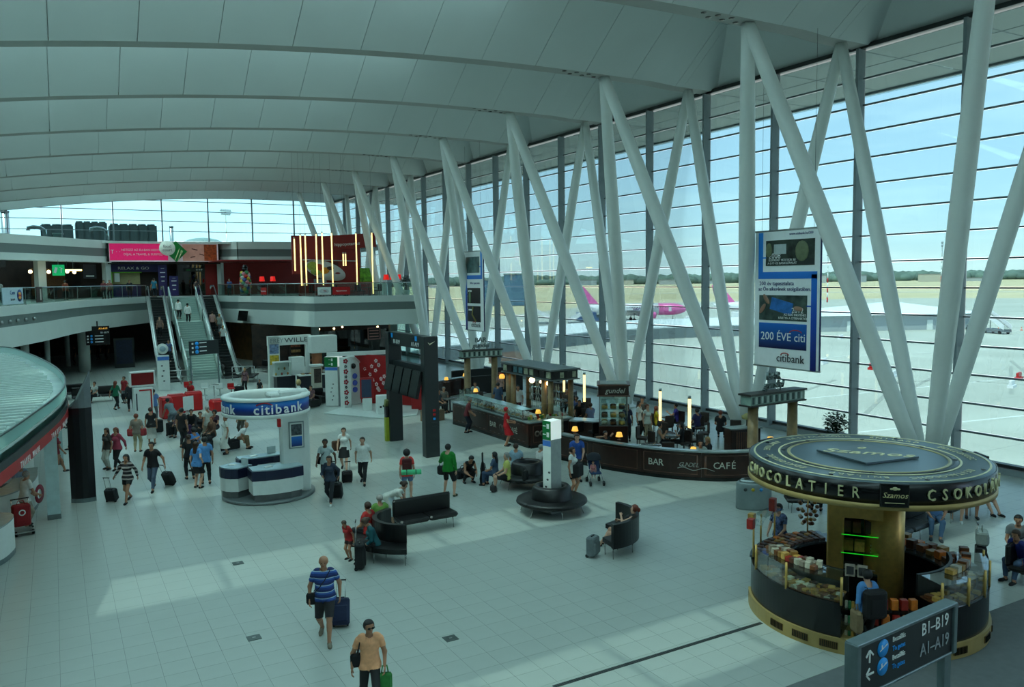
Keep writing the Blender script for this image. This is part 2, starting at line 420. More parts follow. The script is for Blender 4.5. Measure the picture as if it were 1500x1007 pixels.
def railing(name, label, path, z, step=3.0):
    t = thing(name, label, 'railing', (path[0][0], path[0][1], z)); o = Vector((path[0][0], path[0][1], 0))
    P = [Vector((p[0],p[1],0))-o for p in path]; d = [0]
    for i in range(1, len(P)): d.append(d[-1]+(P[i]-P[i-1]).length)
    def at(s):
        for i in range(1, len(P)):
            if s <= d[i] or i == len(P)-1: return P[i-1].lerp(P[i], (s-d[i-1])/max(1e-6, d[i]-d[i-1]))
    stops = sorted(set([round(x,3) for x in d if x in (0, d[-1])]+[k*step for k in range(int(d[-1]/step)+1)]+([x for x in d] if len(P) < 6 else [])))
    for a, b in zip(stops, stops[1:]):
        if b-a < .15: continue
        A, B = at(a), at(b); v = (B-A); m = (A+B)/2
        MB().box((m.x,m.y,.55), (v.length-.03,.02,1.0), rz=math.atan2(v.y,v.x)).build('pane', RGLASS, t)
    for s in stops: q = at(s); MB().box((q.x,q.y,.52), (.025,.04,1.06)).build('post', ALU, t)
    MB().tube([p+Vector((0,0,1.08)) for p in P], .035, 8).build('handrail', CHROME, t)
    return t
railing('glass_railing', 'long curved glass railing on the pale balcony edge over the dark passage', offset(PL,.12), 6.08)
railing('glass_railing', 'angled glass railing before the red restaurant on the upper floor', offset(PR,.12), 6.08)
def flatsign(name, label, cat, x, y, z, w, h, rz, m, th=.04, group=None):
    t = thing(name, label, cat, (x,y,z), rz, group); MB().box((0,0,h/2), (w,th,h)).build('panel', m, t); return t
# banners hung on the railings
def along(path, x):
    for a, b in zip(path, path[1:]):
        if a[0] <= x <= b[0]: k = (x-a[0])/(b[0]-a[0]); return a[1]+(b[1]-a[1])*k, math.atan2(b[1]-a[1], b[0]-a[0])
y, r = along(PL, -2.05)
t = flatsign('railing_banner', 'pale blue banner with round burger badge hung on the curved railing', 'banner', -2.05, y-.05, 6.2, 3.1, .98, r, mat('pale_blue_print', (.72,.80,.84), .5, var=.05))
text('Corn', .34, mat('blue_letter', (.10,.30,.55)), t, (-.1,-.03,.68), FRONT); text('terem', .26, TEXTD, t, (-.1,-.03,.3), FRONT)
b = MB(); b.lathe([(0,0),(.36,0),(.36,.03),(0,.03)], n=20); o = b.build('badge', mat('badge_blue', (.12,.25,.5)), t, (.95,-.02,.5)); o.rotation_euler.x = PI/2
for dz, m in ((.12, mat('bun', (.85,.6,.25))), (-.12, MATS['bun'])):
    o = MB().ell((0,0,0), (.24,.09,.02), 12, 6).build('bun', m, t, (.95,-.05,.5+dz)); o.rotation_euler.x = PI/2
o = MB().box((0,0,0), (.44,.02,.1)).build('red_stripe', RED, t, (.95,-.05,.5))
y, r = along(PL, -.75); t = flatsign('railing_banner', 'dark banner with food photograph hung on the curved railing', 'banner', -.75, y-.06, 6.2, 1.1, 1.0, 1.28, mat('food_photo_dark', (.22,.12,.10), .5, var=.8, scale=5))
MB().box((.2,-.025,.5), (.22,.01,.7)).build('drink_cup', mat('cup_white', (.75,.72,.68), .5), t)
for x, w, m, l in ((15.95,.9,RED,'small red banner with lettering on the railing near the light tubes'), (19.0,1.05,WHITE,'white banner with a plate picture on the restaurant railing'), (20.35,1.4,RED,'wide red banner with lettering on the restaurant railing')):
    y, r = along(PR, x); t = flatsign('railing_banner', l, 'banner', x, y-.12, 6.25, w, .6, r, m)
    if m is RED: text('hippopotamus', .15, TEXTW, t, (0,-.03,.3), FRONT)
    else: MB().ell((0,-.03,.3), (.4,.01,.2), 14, 6).build('plate_print', mat('plate_grey', (.75,.76,.76)), t); MB().box((.05,-.045,.3), (.25,.01,.07), ry=.2).build('red_mark', DKRED, t)
# ------------------------------------------------------------------ escalators and stair
def axis_x(x0, y): return x0+.7*(y-64)/16
RUB = mat('escalator_step_dark', (.16,.17,.17), .5, .3)
ESTEEL = mat('escalator_steel', (.66,.70,.69), .25, .9, var=.05)
def ez(y): return 0 if y < 65.6 else 6.05 if y > 78 else 6.05*(y-65.6)/12.4
step_m = MB().box((0,0,-.09), (1.02,.40,.17)).mesh('step', RUB)
for x0, lab in ((7.35,'escalator on the passage side of the stair, two riders halfway'), (11.65,'escalator beside the shop, crowded with people going up')):
    t = thing('escalator', lab, 'escalator', (x0,64,0))
    R = lambda y, dx=0, dz=0: (axis_x(x0,y)-x0+dx, y-64, ez(y)+dz)
    ys = [64.3+.39*k for k in range(40)]
    for k, yy in enumerate(ys):
        z = 6.05*min(1, max(0, round((yy-65.6)/12.4*31)/31)) ; o = link('step', step_m, t, (axis_x(x0,yy)-x0, yy-64, z+.06))
    yy = [64,65.4,65.9,78,78.6,80.3]
    m = MB()
    for s in (-1,1):
        v = []
        for y in yy: v += [R(y,s*.56,.1), R(y,s*.76,.1), R(y,s*.76,-.75 if 65.5 < y < 79 else -.02), R(y,s*.56,-.75 if 65.5 < y < 79 else -.02)]
        f = [(0,1,2,3),(23,22,21,20)]
        for i in range(5):
            for a in range(4): b = (a+1) % 4; f.append((i*4+a,(i+1)*4+a,(i+1)*4+b,i*4+b))
        m.add(v, f)
    v = []
    for y in yy: v += [R(y,-.76,-.3), R(y,.76,-.3), R(y,.76,-.95 if 65.5 < y < 79 else -.31), R(y,-.76,-.95 if 65.5 < y < 79 else -.31)]
    m.add([(a,b,max(c,.0)) for a,b,c in v], f); m.build('truss', ESTEEL, t)
    for s in (-1,1):
        v = []
        for y in yy: v += [R(y,s*.62,.1), R(y,s*.62,.98)]
        MB().add(v, [(2*i,2*i+2,2*i+3,2*i+1) for i in range(5)]).build('balustrade', RGLASS, t)
        v = []
        for y in yy: v += [R(y,s*.50,.12), R(y,s*.80,.12), R(y,s*.80,.17), R(y,s*.50,.17)]
        MB().add(v, f).build('deck_trim', CHROME, t)
        P = [R(64,s*.62,.35), R(63.75,s*.62,.6), R(63.8,s*.62,.9)]+[R(y,s*.62,1.02) for y in yy]+[R(80.6,s*.62,.8)]
        MB().tube(P, .055, 6).build('handrail', BLACK, t)
        MB().tube([(a,b,c-.07) for a,b,c in P], .05, 6).build('handrail_track', CHROME, t)
st = thing('staircase', 'wide pale staircase of three flights between the two escalators', 'stairs', (9.65,64.3,0))
TREAD = mat('stair_stone', (.58,.66,.63), .5, var=.05)
stm = MB().box((0,.16,-.08), (2.15,.36,.168)).mesh('step', TREAD)
y = 64.3; z = 0; k = 0; prof = []
for fl_ in range(3):
    a = (y, z)
    for i in range(12):
        z += .168; link('step', stm, st, (axis_x(9.65,y)-9.65, y-64.3, z)); y += .31
    prof.append((a, (y, z)))
    if fl_ < 2:
        MB().box((axis_x(9.65,y+1.0)-9.65, y-64.3+.95, z-.08), (2.15,1.9,.168)).build('landing', TREAD, st); y += 1.85
for s in (-1,1):
    for (y0,z0),(y1,z1) in prof:
        for dx, th, h0, h1, nm, m in ((s*1.16,.06,-.35,.95,'balustrade',mat('balustrade_pale', (.75,.83,.80), .3, .2)),):
            v = []
            for yy, z_ in ((y0-.2,z0+.1),(y1+.3,z1)):
                for q in (-.03,.03): v += [(axis_x(9.65,yy)-9.65+dx+q, yy-64.3, max(.02,z_+h0)), (axis_x(9.65,yy)-9.65+dx+q, yy-64.3, z_+h1)]
            MB().add(v, [(0,1,3,2),(4,6,7,5),(0,4,5,1),(2,3,7,6),(1,5,7,3),(0,2,6,4)]).build(nm, m, st)
        P = [(axis_x(9.65,yy)-9.65+s*1.1, yy-64.3, z_+1.0) for yy, z_ in ((y0-.2,z0+.1),(y1+.3,z1))]
        MB().tube(P, .035, 6).build('handrail', CHROME, st)
m = MB()
for (y0,z0),(y1,z1) in prof:
    m.add([(-1.1+axis_x(0,y0),y0-64.3,max(0,z0-.3)),(1.1+axis_x(0,y0),y0-64.3,max(0,z0-.3)),(1.1+axis_x(0,y1),y1-64.3,z1-.3),(-1.1+axis_x(0,y1),y1-64.3,z1-.3)], [(3,2,1,0)])
m.build('soffit', PLASTER, st)
for x, lab in ((7.1,'low steel barrier at the foot of the escalator by the passage'), (11.5,'low steel barrier at the foot of the crowded escalator')):
    t = thing('barrier_rail', lab, 'barrier', (x,62.6,0))
    for dx in (-.1,.7,1.5): MB().tube([(dx,0,0),(dx,0,1)], .03, 8).build('post', CHROME, t)
    MB().tube([(-.1,0,1),(1.5,0,1)], .03, 8).build('rail', CHROME, t); MB().tube([(-.1,0,.55),(1.5,0,.55)], .02, 8).build('rail', CHROME, t)
# ------------------------------------------------------------------ upper floor shops
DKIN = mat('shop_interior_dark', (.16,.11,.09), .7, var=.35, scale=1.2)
def wallseg(a, b, z0, z1, th, m, name, parent):
    d = Vector((b[0]-a[0], b[1]-a[1])); return MB().box(((a[0]+b[0])/2,(a[1]+b[1])/2,(z0+z1)/2), (d.length,th,z1-z0), rz=math.atan2(d.y,d.x)).build(name, m, parent)
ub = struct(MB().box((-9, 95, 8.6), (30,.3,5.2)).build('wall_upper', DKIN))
LQ = [(-14,74),(-4.5,80.5),(5.2,93)]; RQ = [(16,93.2),(17.8,91.6),(26.5,90.6)]
def lathe_line(Q, z0, z1, th, m, name):
    for a, b in zip(Q, Q[1:]): wallseg(a, b, z0, z1, th, m, name, ub)
for Q in (LQ, RQ):
    lathe_line(Q, 9.55, 10.15, .5, PLASTER, 'parapet'); lathe_line(Q, 10.15, 10.95, .44, BAND, 'parapet_band'); lathe_line(Q, 10.95, 11.75, .5, PLASTER, 'parapet')
    lathe_line(Q, 9.5, 9.58, 1.4, PLASTER, 'soffit')
MB().box((2,93.8,11.6), (52,4,.2)).build('roof_deck', PLASTER, ub)
MB().box((10.6,94.2,7.8), (11,.3,3.6)).build('partition', DKIN, ub)
lathe_line([(-14,79),(-6.5,84.5),(2.6,95)], 6, 9.6, .2, DKIN, 'partition')
for (x,y,w) in ((-5.2,79.6,1.0),(-.9,85.6,1.0),(4.9,92.3,.8),(16.1,92.9,.6)):
    MB().box((x,y,7.8), (w,.45,3.6), rz=.9).build('pillar', PLASTER, ub)
# coffee bar behind the curved railing
t = thing('coffee_counter', 'dark coffee bar counter with bottle shelf deep behind the curved railing', 'counter', (1.5,88.5,6), .92)
MB().rbox((0,0,.55), (4.6,.8,1.1)).build('counter_body', WOOD, t); MB().box((0,0,1.12), (4.8,.9,.05)).build('counter_top', ALU, t)
MB().box((0,2.0,1.8), (4.4,.3,.06)).build('shelf', WOOD2, t); MB().box((0,2.0,2.4), (4.4,.3,.06)).build('shelf', WOOD2, t); MB().box((0,2.2,1.6), (4.6,.06,2.6)).build('back_board', mat('shelf_back_amber', (.42,.28,.12), .5, var=.4), t)
bt = MB(); bt.lathe([(0,0),(.06,0),(.06,.24),(.025,.32),(.025,.4),(0,.4)], n=8)
bm_ = bt.mesh('bottle', mat('amber_bottle', (.55,.36,.12), .2, var=.5))
for k in range(14):
    o = link('bottle', bm_, None, (1.5+(-2+k*.3)*.606-2.0*.796, 88.5+(-2+k*.3)*.796+2.0*.606, 8.43)); tag(o, 'amber bottle on the top shelf of the coffee bar', 'bottle', 'bottles on the coffee bar shelf')
for k,(x,y,z) in enumerate([(-4.6,78.5,8.55),(-1.6,82.6,8.5),(-.2,84.4,8.5),(1.3,86.6,8.55),(1.9,87.4,8.5)]):
    t = thing('pendant_lamp', ['small round pendant lamp over the coffee shop entrance', 'small round pendant lamp beside the white upper pillar', 'second round pendant lamp from the white upper pillar', 'round pendant lamp over the coffee bar counter','round pendant lamp at the coffee bar counter end'][k], 'lamp', (x,y,z))
    MB().ell((0,0,0), (.16,.16,.16), 10, 8).build('bulb', LAMPW, t); MB().tube([(0,0,.15),(0,0,.98)], .012, 5).build('cord', BLACK, t)
t = thing('exit_sign', 'green exit sign with arrow hung under the upper soffit', 'sign', (.55,81.5,8.3), .1)
MB().box((0,0,.3), (.95,.12,.95)).build('panel', mat('exit_green_lit', (.05,.62,.35), .5, emit=.5), t)
MB().box((.2,-.07,.3), (.07,.02,.45)).build('arrow', TEXTW, t); MB().box((.2,-.07,.48), (.25,.02,.07), ry=.5).build('arrow_head', TEXTW, t); MB().box((-.22,-.07,.3), (.2,.02,.5), ry=.3).build('running_figure', TEXTW, t)
MB().tube([(0,0,.75),(0,0,1.2)], .02, 6).build('hanger', ALU, t)
t = thing('tube_light', 'glowing yellow tube light beside the green exit sign', 'lamp', (1.7,82.5,8.62), .1); MB().tube([(-.6,0,0),(.7,0,0)], .07, 8).build('tube', mat('yellow_tube', (1,.85,.45), emit=5), t); MB().box((0,0,.12), (1.4,.2,.1)).build('housing', DARKM, t)
MB().tube([(0,0,.15),(0,0,.9)], .02, 6).build('hanger', ALU, t)
t = flatsign('shop_sign', 'white lettered dark shop sign over the coffee shop entrance', 'sign', -4.2,79.4,8.85,2.2,.6,.6, BLACK); text('sky', .45, TEXTW, t, (0,-.03,.3), FRONT)
t = flatsign('menu_board', 'dark lit menu board over the coffee counter', 'sign', 3.3,90.3,7.9,2.0,1.4,.92, mat('menu_dark', (.10,.12,.13), .4, var=.6, scale=4)); MB().box((0,-.03,.25), (1.2,.02,.1)).build('price_line', TEXTW, t)
# relax & go shop, dark glazed hall beside it
t = thing('relax_shop', 'purple fronted shop with lime green door frame at the stair head', 'shop', (7.5,93.4,6)); PURP = mat('purple_panel', (.17,.13,.36), .5); LIME = mat('lime_green', (.45,.75,.2), .5)
MB().box((0.1,0,2.95), (4.5,.2,.8)).build('header', PURP, t); text('RELAX & GO', .42, TEXTW, t, (0,-.12,2.95), FRONT, sx=1.25)
MB().box((-2.1,0,1.3), (.14,.25,2.6)).build('door_frame', LIME, t); MB().box((-.7,0,2.52), (2.9,.25,.1)).build('door_frame', LIME, t)
MB().box((-.7,.3,1.9), (2.6,.06,1.2)).build('back_panel', mat('pale_yellow_panel', (.62,.60,.42), .5), t); MB().box((-.7,-.2,.6), (2.6,.5,1.2)).build('counter', PURP, t)
MB().box((-1.6,-.15,2.0), (.5,.05,.9)).build('price_board', PLASTER, t)
for (x,y,h,l) in ((10.2,92.6,3.3,'tall purple banner pillar at the stair head'), (11.2,92.0,2.1,'shorter purple advertising stand beside the tall purple pillar')):
    t = flatsign('banner_stand', l, 'sign', x,y,6,.85,h,0,PURP,.2)
    for k in range(3): MB().box((0,-.105,h*.75-k*.45), (.5-.1*k,.02,.08)).build('print_line', TEXTW, t)
    MB().lathe([(.1,0),(.16,0),(.16,.02),(.1,.02)], (0,-.12,h*.88), 12).build('emblem', TEXTW, t)
db = struct(MB().box((13.8,93.3,7.7), (4.3,.06,3.3)).build('window_1', DKGLASS))
for x in (11.7,13.1,14.5,15.9): MB().box((x,93.25,7.7), (.08,.12,3.3)).build('window_frame', DARKM, db)
t = flatsign('gate_sign', 'small dark gate sign over the dark glazed doors', 'sign', 13.4,92.9,8.55,2.0,.4,0,DARKM); text('B1-B19', .22, TEXTW, t, (.5,-.03,.2), FRONT); MB().box((-.6,-.03,.2), (.4,.02,.16)).build('arrow', GREEN, t)
# big pink advert with the food court emblem
t = thing('advert_board', 'large pink advertising board with a photographed face over the shops', 'billboard', (10.5,92.1,9.35))
MB().box((0,.1,1.15), (11,.2,2.3)).build('frame', BLACK, t); MB().box((-.0,-.03,1.2), (10.6,.1,1.9)).build('white_sheet', mat('lit_white_sheet', (.86,.80,.83), emit=.1), t)
PINK = mat('hot_pink_print', (.90,.10,.42), .5, var=.04, emit=.25); MB().box((-2.5,-.09,1.25), (5.5,.03,1.7)).build('pink_field', PINK, t)
text('NETEZZ AZ EU-BAN KEDVEZŐ', .30, TEXTW, t, (-2.1,-.12,1.45), FRONT); text('DÍJJAL A TRAVEL & SURFFEL!', .30, TEXTW, t, (-2.1,-.12,1.0), FRONT); text('T · ·', .55, TEXTW, t, (-4.7,-.12,1.25), FRONT)
MB().box((3.4,-.09,1.2), (3.4,.03,1.75)).build('skin_print', mat('skin_print', (.78,.56,.50), .5, var=.12, scale=1.2, emit=.1), t); MB().box((4.5,-.1,1.2), (1.3,.03,1.75)).build('hair_print', mat('copper_hair_print', (.62,.26,.10), .5, var=.5, scale=6, emit=.05), t)
for (x,z,w,a) in ((2.9,1.55,.6,.25),(2.7,.75,.5,-.2),(3.6,1.0,.5,.3)): MB().box((x,-.12,z), (w,.02,.09), ry=a).build('lash_print', mat('lash_dark', (.32,.14,.12)), t)
t = thing('food_court_sign', 'green diamond sign with white disc reading food court and cutlery', 'sign', (11.4,91.6,9.5)); GRN2 = mat('leaf_green', (.03,.50,.20), .4)
o = MB().box((0,0,0), (1.55,.12,1.55), ry=PI/4).build('diamond', GRN2, t, (0.1,0,1.15))
o = MB().lathe([(0,0),(.78,0),(.78,.1),(0,.1)], n=28).build('disc', mat('disc_pale', (.80,.84,.80), emit=.1), t, (-.75,-.02,1.5)); o.rotation_euler.x = PI/2
text('food', .42, TEXTD, t, (-.75,-.15,1.68), FRONT); text('court', .42, TEXTD, t, (-.75,-.15,1.3), FRONT)
MB().tube([(-.05,-.1,.25),(.25,-.1,.95),(.42,-.1,1.45)], [.05,.05,.01], 6).build('knife_emblem', mat('cream', (.88,.86,.66)), t)
fk = MB().tube([(.25,-.1,.2),(.55,-.1,.9)], [.03,.05], 6)
for k in range(3): fk.tube([(.50+.06*k,-.1,.92-.02*k),(.62+.07*k,-.1,1.3-.04*k)], .02, 5)
fk.build('fork_emblem', MATS['cream'], t); MB().box((0,.18,1.1), (.2,.3,.2)).build('bracket', DARKM, t)
# red restaurant
rs = struct(MB().box((20.5,93.4,7.8), (12,.3,3.6)).build('wall_restaurant', DKRED))
MB().box((20.5,88,9.55), (11.5,8,.1)).build('soffit', DKRED, rs)
t = thing('restaurant_billboard', 'tall red restaurant wall with a printed plate of food', 'wall sign', (22.5,72,6)); RB = mat('brick_red_panel', (.52,.09,.06), .5, var=.04)
MB().box((-1.9,.15,3.7), (4.0,.25,3.4)).build('panel', DKRED, t); MB().box((1.1,.0,4.9), (5.5,.3,1.3), ry=-.075).build('header', RB, t)
MB().box((.8,.25,2.5), (3.2,.2,4.6)).build('panel', RB, t); MB().box((0.2,.0,.65), (7.2,.25,1.2)).build('panel', RB, t)
MB().box((3.1,.12,1.8), (1.6,.2,1.4)).build('salad_print', mat('salad_print', (.40,.62,.15), .5, var=.6, scale=3), t)
MB().box((-1.5,-.03,2.3), (3.4,.2,1.5)).build('print_ground', mat('print_dark_red', (.30,.08,.06), .5, var=.3), t)
o = MB().lathe([(0,0),(1.9,0),(1.9,.1),(0,.1)], n=28, sy=.42).build('plate_print', mat('plate_print', (.80,.80,.79), .5), t, (-1.0,-.14,2.3)); o.rotation_euler = (PI/2,.3,0)
for k,(x,z,rx,rz_,c) in enumerate([(-2.2,2.7,.5,.4,(.62,.66,.25)),(-1.6,2.55,.4,.35,(.75,.2,.15)),(-1.1,2.3,.45,.3,(.85,.55,.1)),(-1.9,2.2,.5,.3,(.55,.65,.3)),(-.6,2.5,.35,.18,(.15,.1,.1)),(.1,2.05,.25,.08,(.5,.1,.1))]):
    MB().ell((x,-.26,z), (rx,.04,rz_), 12, 6).build('food_print', mat('food_%d' % k, c, .5, var=.3, scale=6), t)
text('hippopotamus', .42, TEXTW, t, (1.1,-.17,4.7), (PI/2,-.075,0)); MB().tube([(-3,-.2,3.25),(1.9,-.2,3.15)], .18, 6, flat=.3).build('fork_print', mat('fork_grey', (.72,.73,.74)), t)
TL = ['beside the white parapet end','first in the red restaurant row','second in the red restaurant row','behind the food print','before the salad bowl print','over the plate print','short one under the red header','short one close by under the header','before the green salad print','reaching lowest near the white slanting column']
for k,(x,z0,z1) in enumerate([(17.25,8.2,10.8),(17.75,7.0,11.1),(18.15,7.0,11.1),(19.05,7.2,11.2),(19.55,7.0,11.3),(20.35,6.9,11.3),(21.3,8.6,9.6),(21.5,8.6,9.6),(22.45,7.0,11.3),(23.85,6.2,11.4)]):
    t = thing('light_tube', 'vertical glowing tube lamp '+TL[k], 'lamp', (x,66,z0))
    MB().tube([(0,0,0),(0,0,z1-z0)], .055, 8).build('tube', TUBEL, t); MB().tube([(0,0,z1-z0),(0,0,z1-z0+.12)], .06, 8).build('cap', ALU, t); MB().tube([(0,0,z1-z0+.1),(0,0,18.15-z0)], .006, 4).build('cord', DARKM, t)
for k,(x,y,l) in enumerate([(25.5,67.2,'red shaded lamp first beside the salad print'),(26.1,67.2,'red shaded lamp middle of three by the glass wall'),(26.75,67.4,'red shaded lamp nearest the potted plant'),(17,77,'red shaded lamp in the dark restaurant near the colourful figure'),(18,77,'red shaded lamp deeper in the dark restaurant')]):
    t = thing('table_lamp', l, 'lamp', (x,y,6)); MB().lathe([(.12,.0),(.12,.03),(.02,.05),(.02,1.45),(0,1.45)], n=10).build('stand', BLACK, t); MB().lathe([(.26,1.4),(.2,1.85),(0,1.85)], n=14).build('shade', mat('red_shade', (.85,.10,.07), emit=.5), t)
for x, y in ((20,67.6),(22.1,67.6),(24.2,67.6),(20.4,69.8),(22.6,69.8),(24.8,69.8)):
    t = thing('restaurant_table', 'dark restaurant table with place settings behind the red railing banners', 'table', (x,y,6), 0, 'restaurant tables on the upper floor')
    MB().box((0,0,.74), (.8,.8,.04)).build('tabletop', WOOD, t); MB().lathe([(.25,0),(.25,.03),(.04,.06),(.04,.72)], n=10).build('pedestal', BLACK, t)
    for s in (-1,1):
        c = thing('restaurant_chair', 'dark chair at a restaurant table on the upper floor', 'chair', (x+s*.75,y,6), s*PI/2, 'restaurant chairs on the upper floor')
        MB().rbox((0,0,.45), (.42,.42,.08)).build('seat', LEATHER, c); MB().rbox((0,-.2,.75), (.42,.06,.55)).build('backrest', LEATHER, c)
        for a in (-.18,.18):
            for b in (-.18,.18): MB().tube([(a,b,0),(a,b,.42)], .018, 5).build('leg', BLACK, c)
def plant(x, y, z, h, r, label, pot=.35):
    t = thing('potted_plant', label, 'plant', (x,y,z)); MB().lathe([(0,0),(pot*.75,0),(pot,.5),(pot*.9,.5),(pot*.85,.42),(0,.42)], n=16).build('pot', PLASTER, t)
    MB().tube([(0,0,.4),(.03,0,h*.5),(0,.02,h*.75)], .04, 6).build('trunk', WOOD, t)
    L = MB(); rnd = random.Random(3)
    for k in range(650):
        d = Vector((rnd.gauss(0,1),rnd.gauss(0,1),rnd.gauss(0,.9))).normalized()*r*(rnd.random()**.4); c = Vector((0,0,h-r))+d; a = rnd.random()*6.28; u = Vector((math.cos(a),math.sin(a),rnd.uniform(-.6,.5)))*.15; w = Vector((-math.sin(a),math.cos(a),0))*.05
        L.add([c,c+u*.5+w,c+u,c+u*.5-w], [(0,1,2,3)])
    stuff(L.build('leaves', mat('leaf_dark_green', (.10,.20,.10), .5, var=.5, scale=9), t))
plant(26.2,64.4,6.0,1.8,.55,'dark leafy plant in a white pot behind the restaurant railing end')
t = thing('colourful_statue', 'tall figure of patchwork coloured balls on the upper floor', 'statue', (15.6,77.5,6))
MB().lathe([(.5,0),(.5,.3),(0,.3)], n=14).build('plinth', BLACK, t); rnd = random.Random(5); cols = [(.8,.2,.15),(.85,.7,.2),(.2,.5,.3),(.85,.85,.8),(.2,.3,.6),(.75,.45,.5)]
for k in range(46):
    zz_ = .4+1.9*k/46; rr = .55-.16*abs(zz_-1.2); a = k*2.4; MB().ell((rr*.7*math.cos(a),rr*.7*math.sin(a),zz_), (.2,.2,.2), 8, 6).build('ball', mat('ball_%d' % (k % 6), cols[k % 6], .4), t)
MB().ell((0,0,2.5), (.25,.25,.28), 10, 8).build('head', BLACK, t); MB().lathe([(.3,2.7),(.32,2.74),(.18,2.76),(.16,2.95),(0,2.95)], n=12).build('hat', BLACK, t)
t = thing('wall_screen', 'dark flat screen fixed on the balcony fascia by the escalator', 'screen', (15.0,74.6,3.9), -1.28); MB().box((0,-.35,.45), (1.5,.12,.9), rx=-.2).build('screen', BLACK, t); MB().box((0,-.15,.5), (.2,.4,.1)).build('bracket', DARKM, t)
# ------------------------------------------------------------------ ground floor under the gallery
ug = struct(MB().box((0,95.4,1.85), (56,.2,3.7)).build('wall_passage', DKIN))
for (x,y,r) in ((2.05,76.3,.45),(-.6,74,.2),(-2.0,70,.28),(.9,82,.2),(-6,70,.45)): struct(MB().tube([(x,y,0),(x,y,3.78)], r, 20).build('pillar', PLASTER))
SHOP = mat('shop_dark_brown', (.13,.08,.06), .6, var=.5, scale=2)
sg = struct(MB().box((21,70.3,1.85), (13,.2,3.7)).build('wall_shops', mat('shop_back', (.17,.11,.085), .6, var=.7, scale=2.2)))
wallseg((15.0,82),(18.0,70.4),0,3.7,.2,mat('shop_side_gold', (.42,.29,.15), .6, var=.3, scale=2), 'partition', sg)
for (x,y,w) in ((18.7,65.9,.55),(25.4,65.6,.6),(16.4,74.5,.5)): MB().box((x,y,1.85), (w,.5,3.75)).build('pilaster', mat('pilaster_teal_grey', (.45,.52,.50), .5), sg)
for i, (x0,x1) in enumerate(((19.0,22.0),(22.05,25.1))): MB().box(((x0+x1)/2,65.9,1.6), (x1-x0,.03,3.2)).build('pane', DKGLASS, sg)
for i, x in enumerate((26.0,27.2)): MB().box((x,65.6,1.9), (1.15,.04,3.7)).build('pane', RGLASS, sg)
struct(MB().box((28.0,65.6,1.9), (.1,.1,3.8)).build('trim_1', ALU))
for (x,y,z,w,l,s) in ((16.9,72.2,2.75,2.6,'dark wine shop sign with white lettering beyond the escalator','WINE'),(23.6,65.4,2.35,1.1,'square red outlined shop logo on the dark shop window','')):
    t = flatsign('shop_sign', l, 'sign', x,y,z,w if s else 1.15,.7 if s else 1.0, -1.28 if s else 0, SHOP)
    if s: text(s, .42, TEXTW, t, (-.3,-.03,.35), FRONT); MB().box((.9,-.03,.35), (.4,.02,.6)).build('emblem', mat('sign_red_brown', (.42,.16,.12)), t)
    else:
        for a in ((0,.03,1.1,.06),(0,.97,1.1,.06)): MB().box((a[0],-.03,a[1]), (a[2],.02,a[3])).build('logo_line', mat('logo_pink', (.75,.5,.48)), t)
        for a in (-.53,.53): MB().box((a,-.03,.5), (.06,.02,1)).build('logo_line', MATS['logo_pink'], t)
        for k in range(3): MB().box((0,-.03,.25+.25*k), (.8,.02,.10)).build('logo_line', MATS['logo_pink'], t)
rnd = random.Random(8)
for k in (0,1,4,7):
    t = thing('ceiling_spot', 'small warm ceiling spot lamp in the dark shops under the gallery', 'lamp', (19.4+(k % 5)*1.3, 67.2+(k//5)*1.8, 3.3), 0, 'warm spots in the dark shops')
    MB().ell((0,0,0), (.09,.09,.09), 8, 6).build('bulb', LAMPW, t); MB().tube([(0,0,.05),(0,0,.5)], .03, 6).build('stem', BLACK, t)
for k in range(7):
    o = MB().box((0,0,1.1), (.9,.35,2.2)).build('shop_shelf', SHOP, None, (19.2+k*.96 if k < 6 else 17.9, 69.6 if k < 6 else 69.4, 0)); tag(o, 'tall dark shelf unit of goods along the back of the dark shop', 'shelf', 'shelves at the back of the dark shop')
    for r in range(4): MB().box((0,-.2,.5+.45*r), (.8,.1,.22)).build('goods', mat('goods_%d' % (r % 3), [(.5,.25,.15),(.35,.3,.2),(.55,.42,.25)][r % 3], .5, var=.7, scale=7), o)
t = thing('gate_board', 'hanging dark departure board with gate numbers in the passage', 'sign', (2.95,72,2.5)); MB().box((0,0,.75), (1.7,.15,1.5)).build('panel', BLACK, t)
for k in range(3): MB().lathe([(0,0),(.09,0),(.09,.02),(0,.02)], n=12).build('symbol', BLUE, t, (-.45,-.08,.25+.24*k)).rotation_euler.x = PI/2; MB().box((-.7,-.08,.25+.24*k), (.1,.02,.1)).build('arrow', TEXTW, t); MB().box((.1,-.08,.25+.24*k), (.6,.02,.06)).build('line', TEXTW, t)
text('B1-B19', .2, TEXTW, t, (.5,-.09,.98), FRONT); text('A1-A19', .2, LAMPY, t, (.4,-.09,1.3), FRONT); MB().box((0,0,1.55), (.1,.1,.7)).build('hanger', DARKM, t)
t = thing('lit_poster', 'dim blue lit poster case on the passage side of the escalator', 'poster', (5.2,78,0)); MB().box((0,0,1.3), (1.6,.2,2.6)).build('case', DARKM, t); MB().box((0,-.11,1.4), (1.3,.02,2.1)).build('print', mat('blue_print_dim', (.07,.10,.2), .4, var=.4), t)
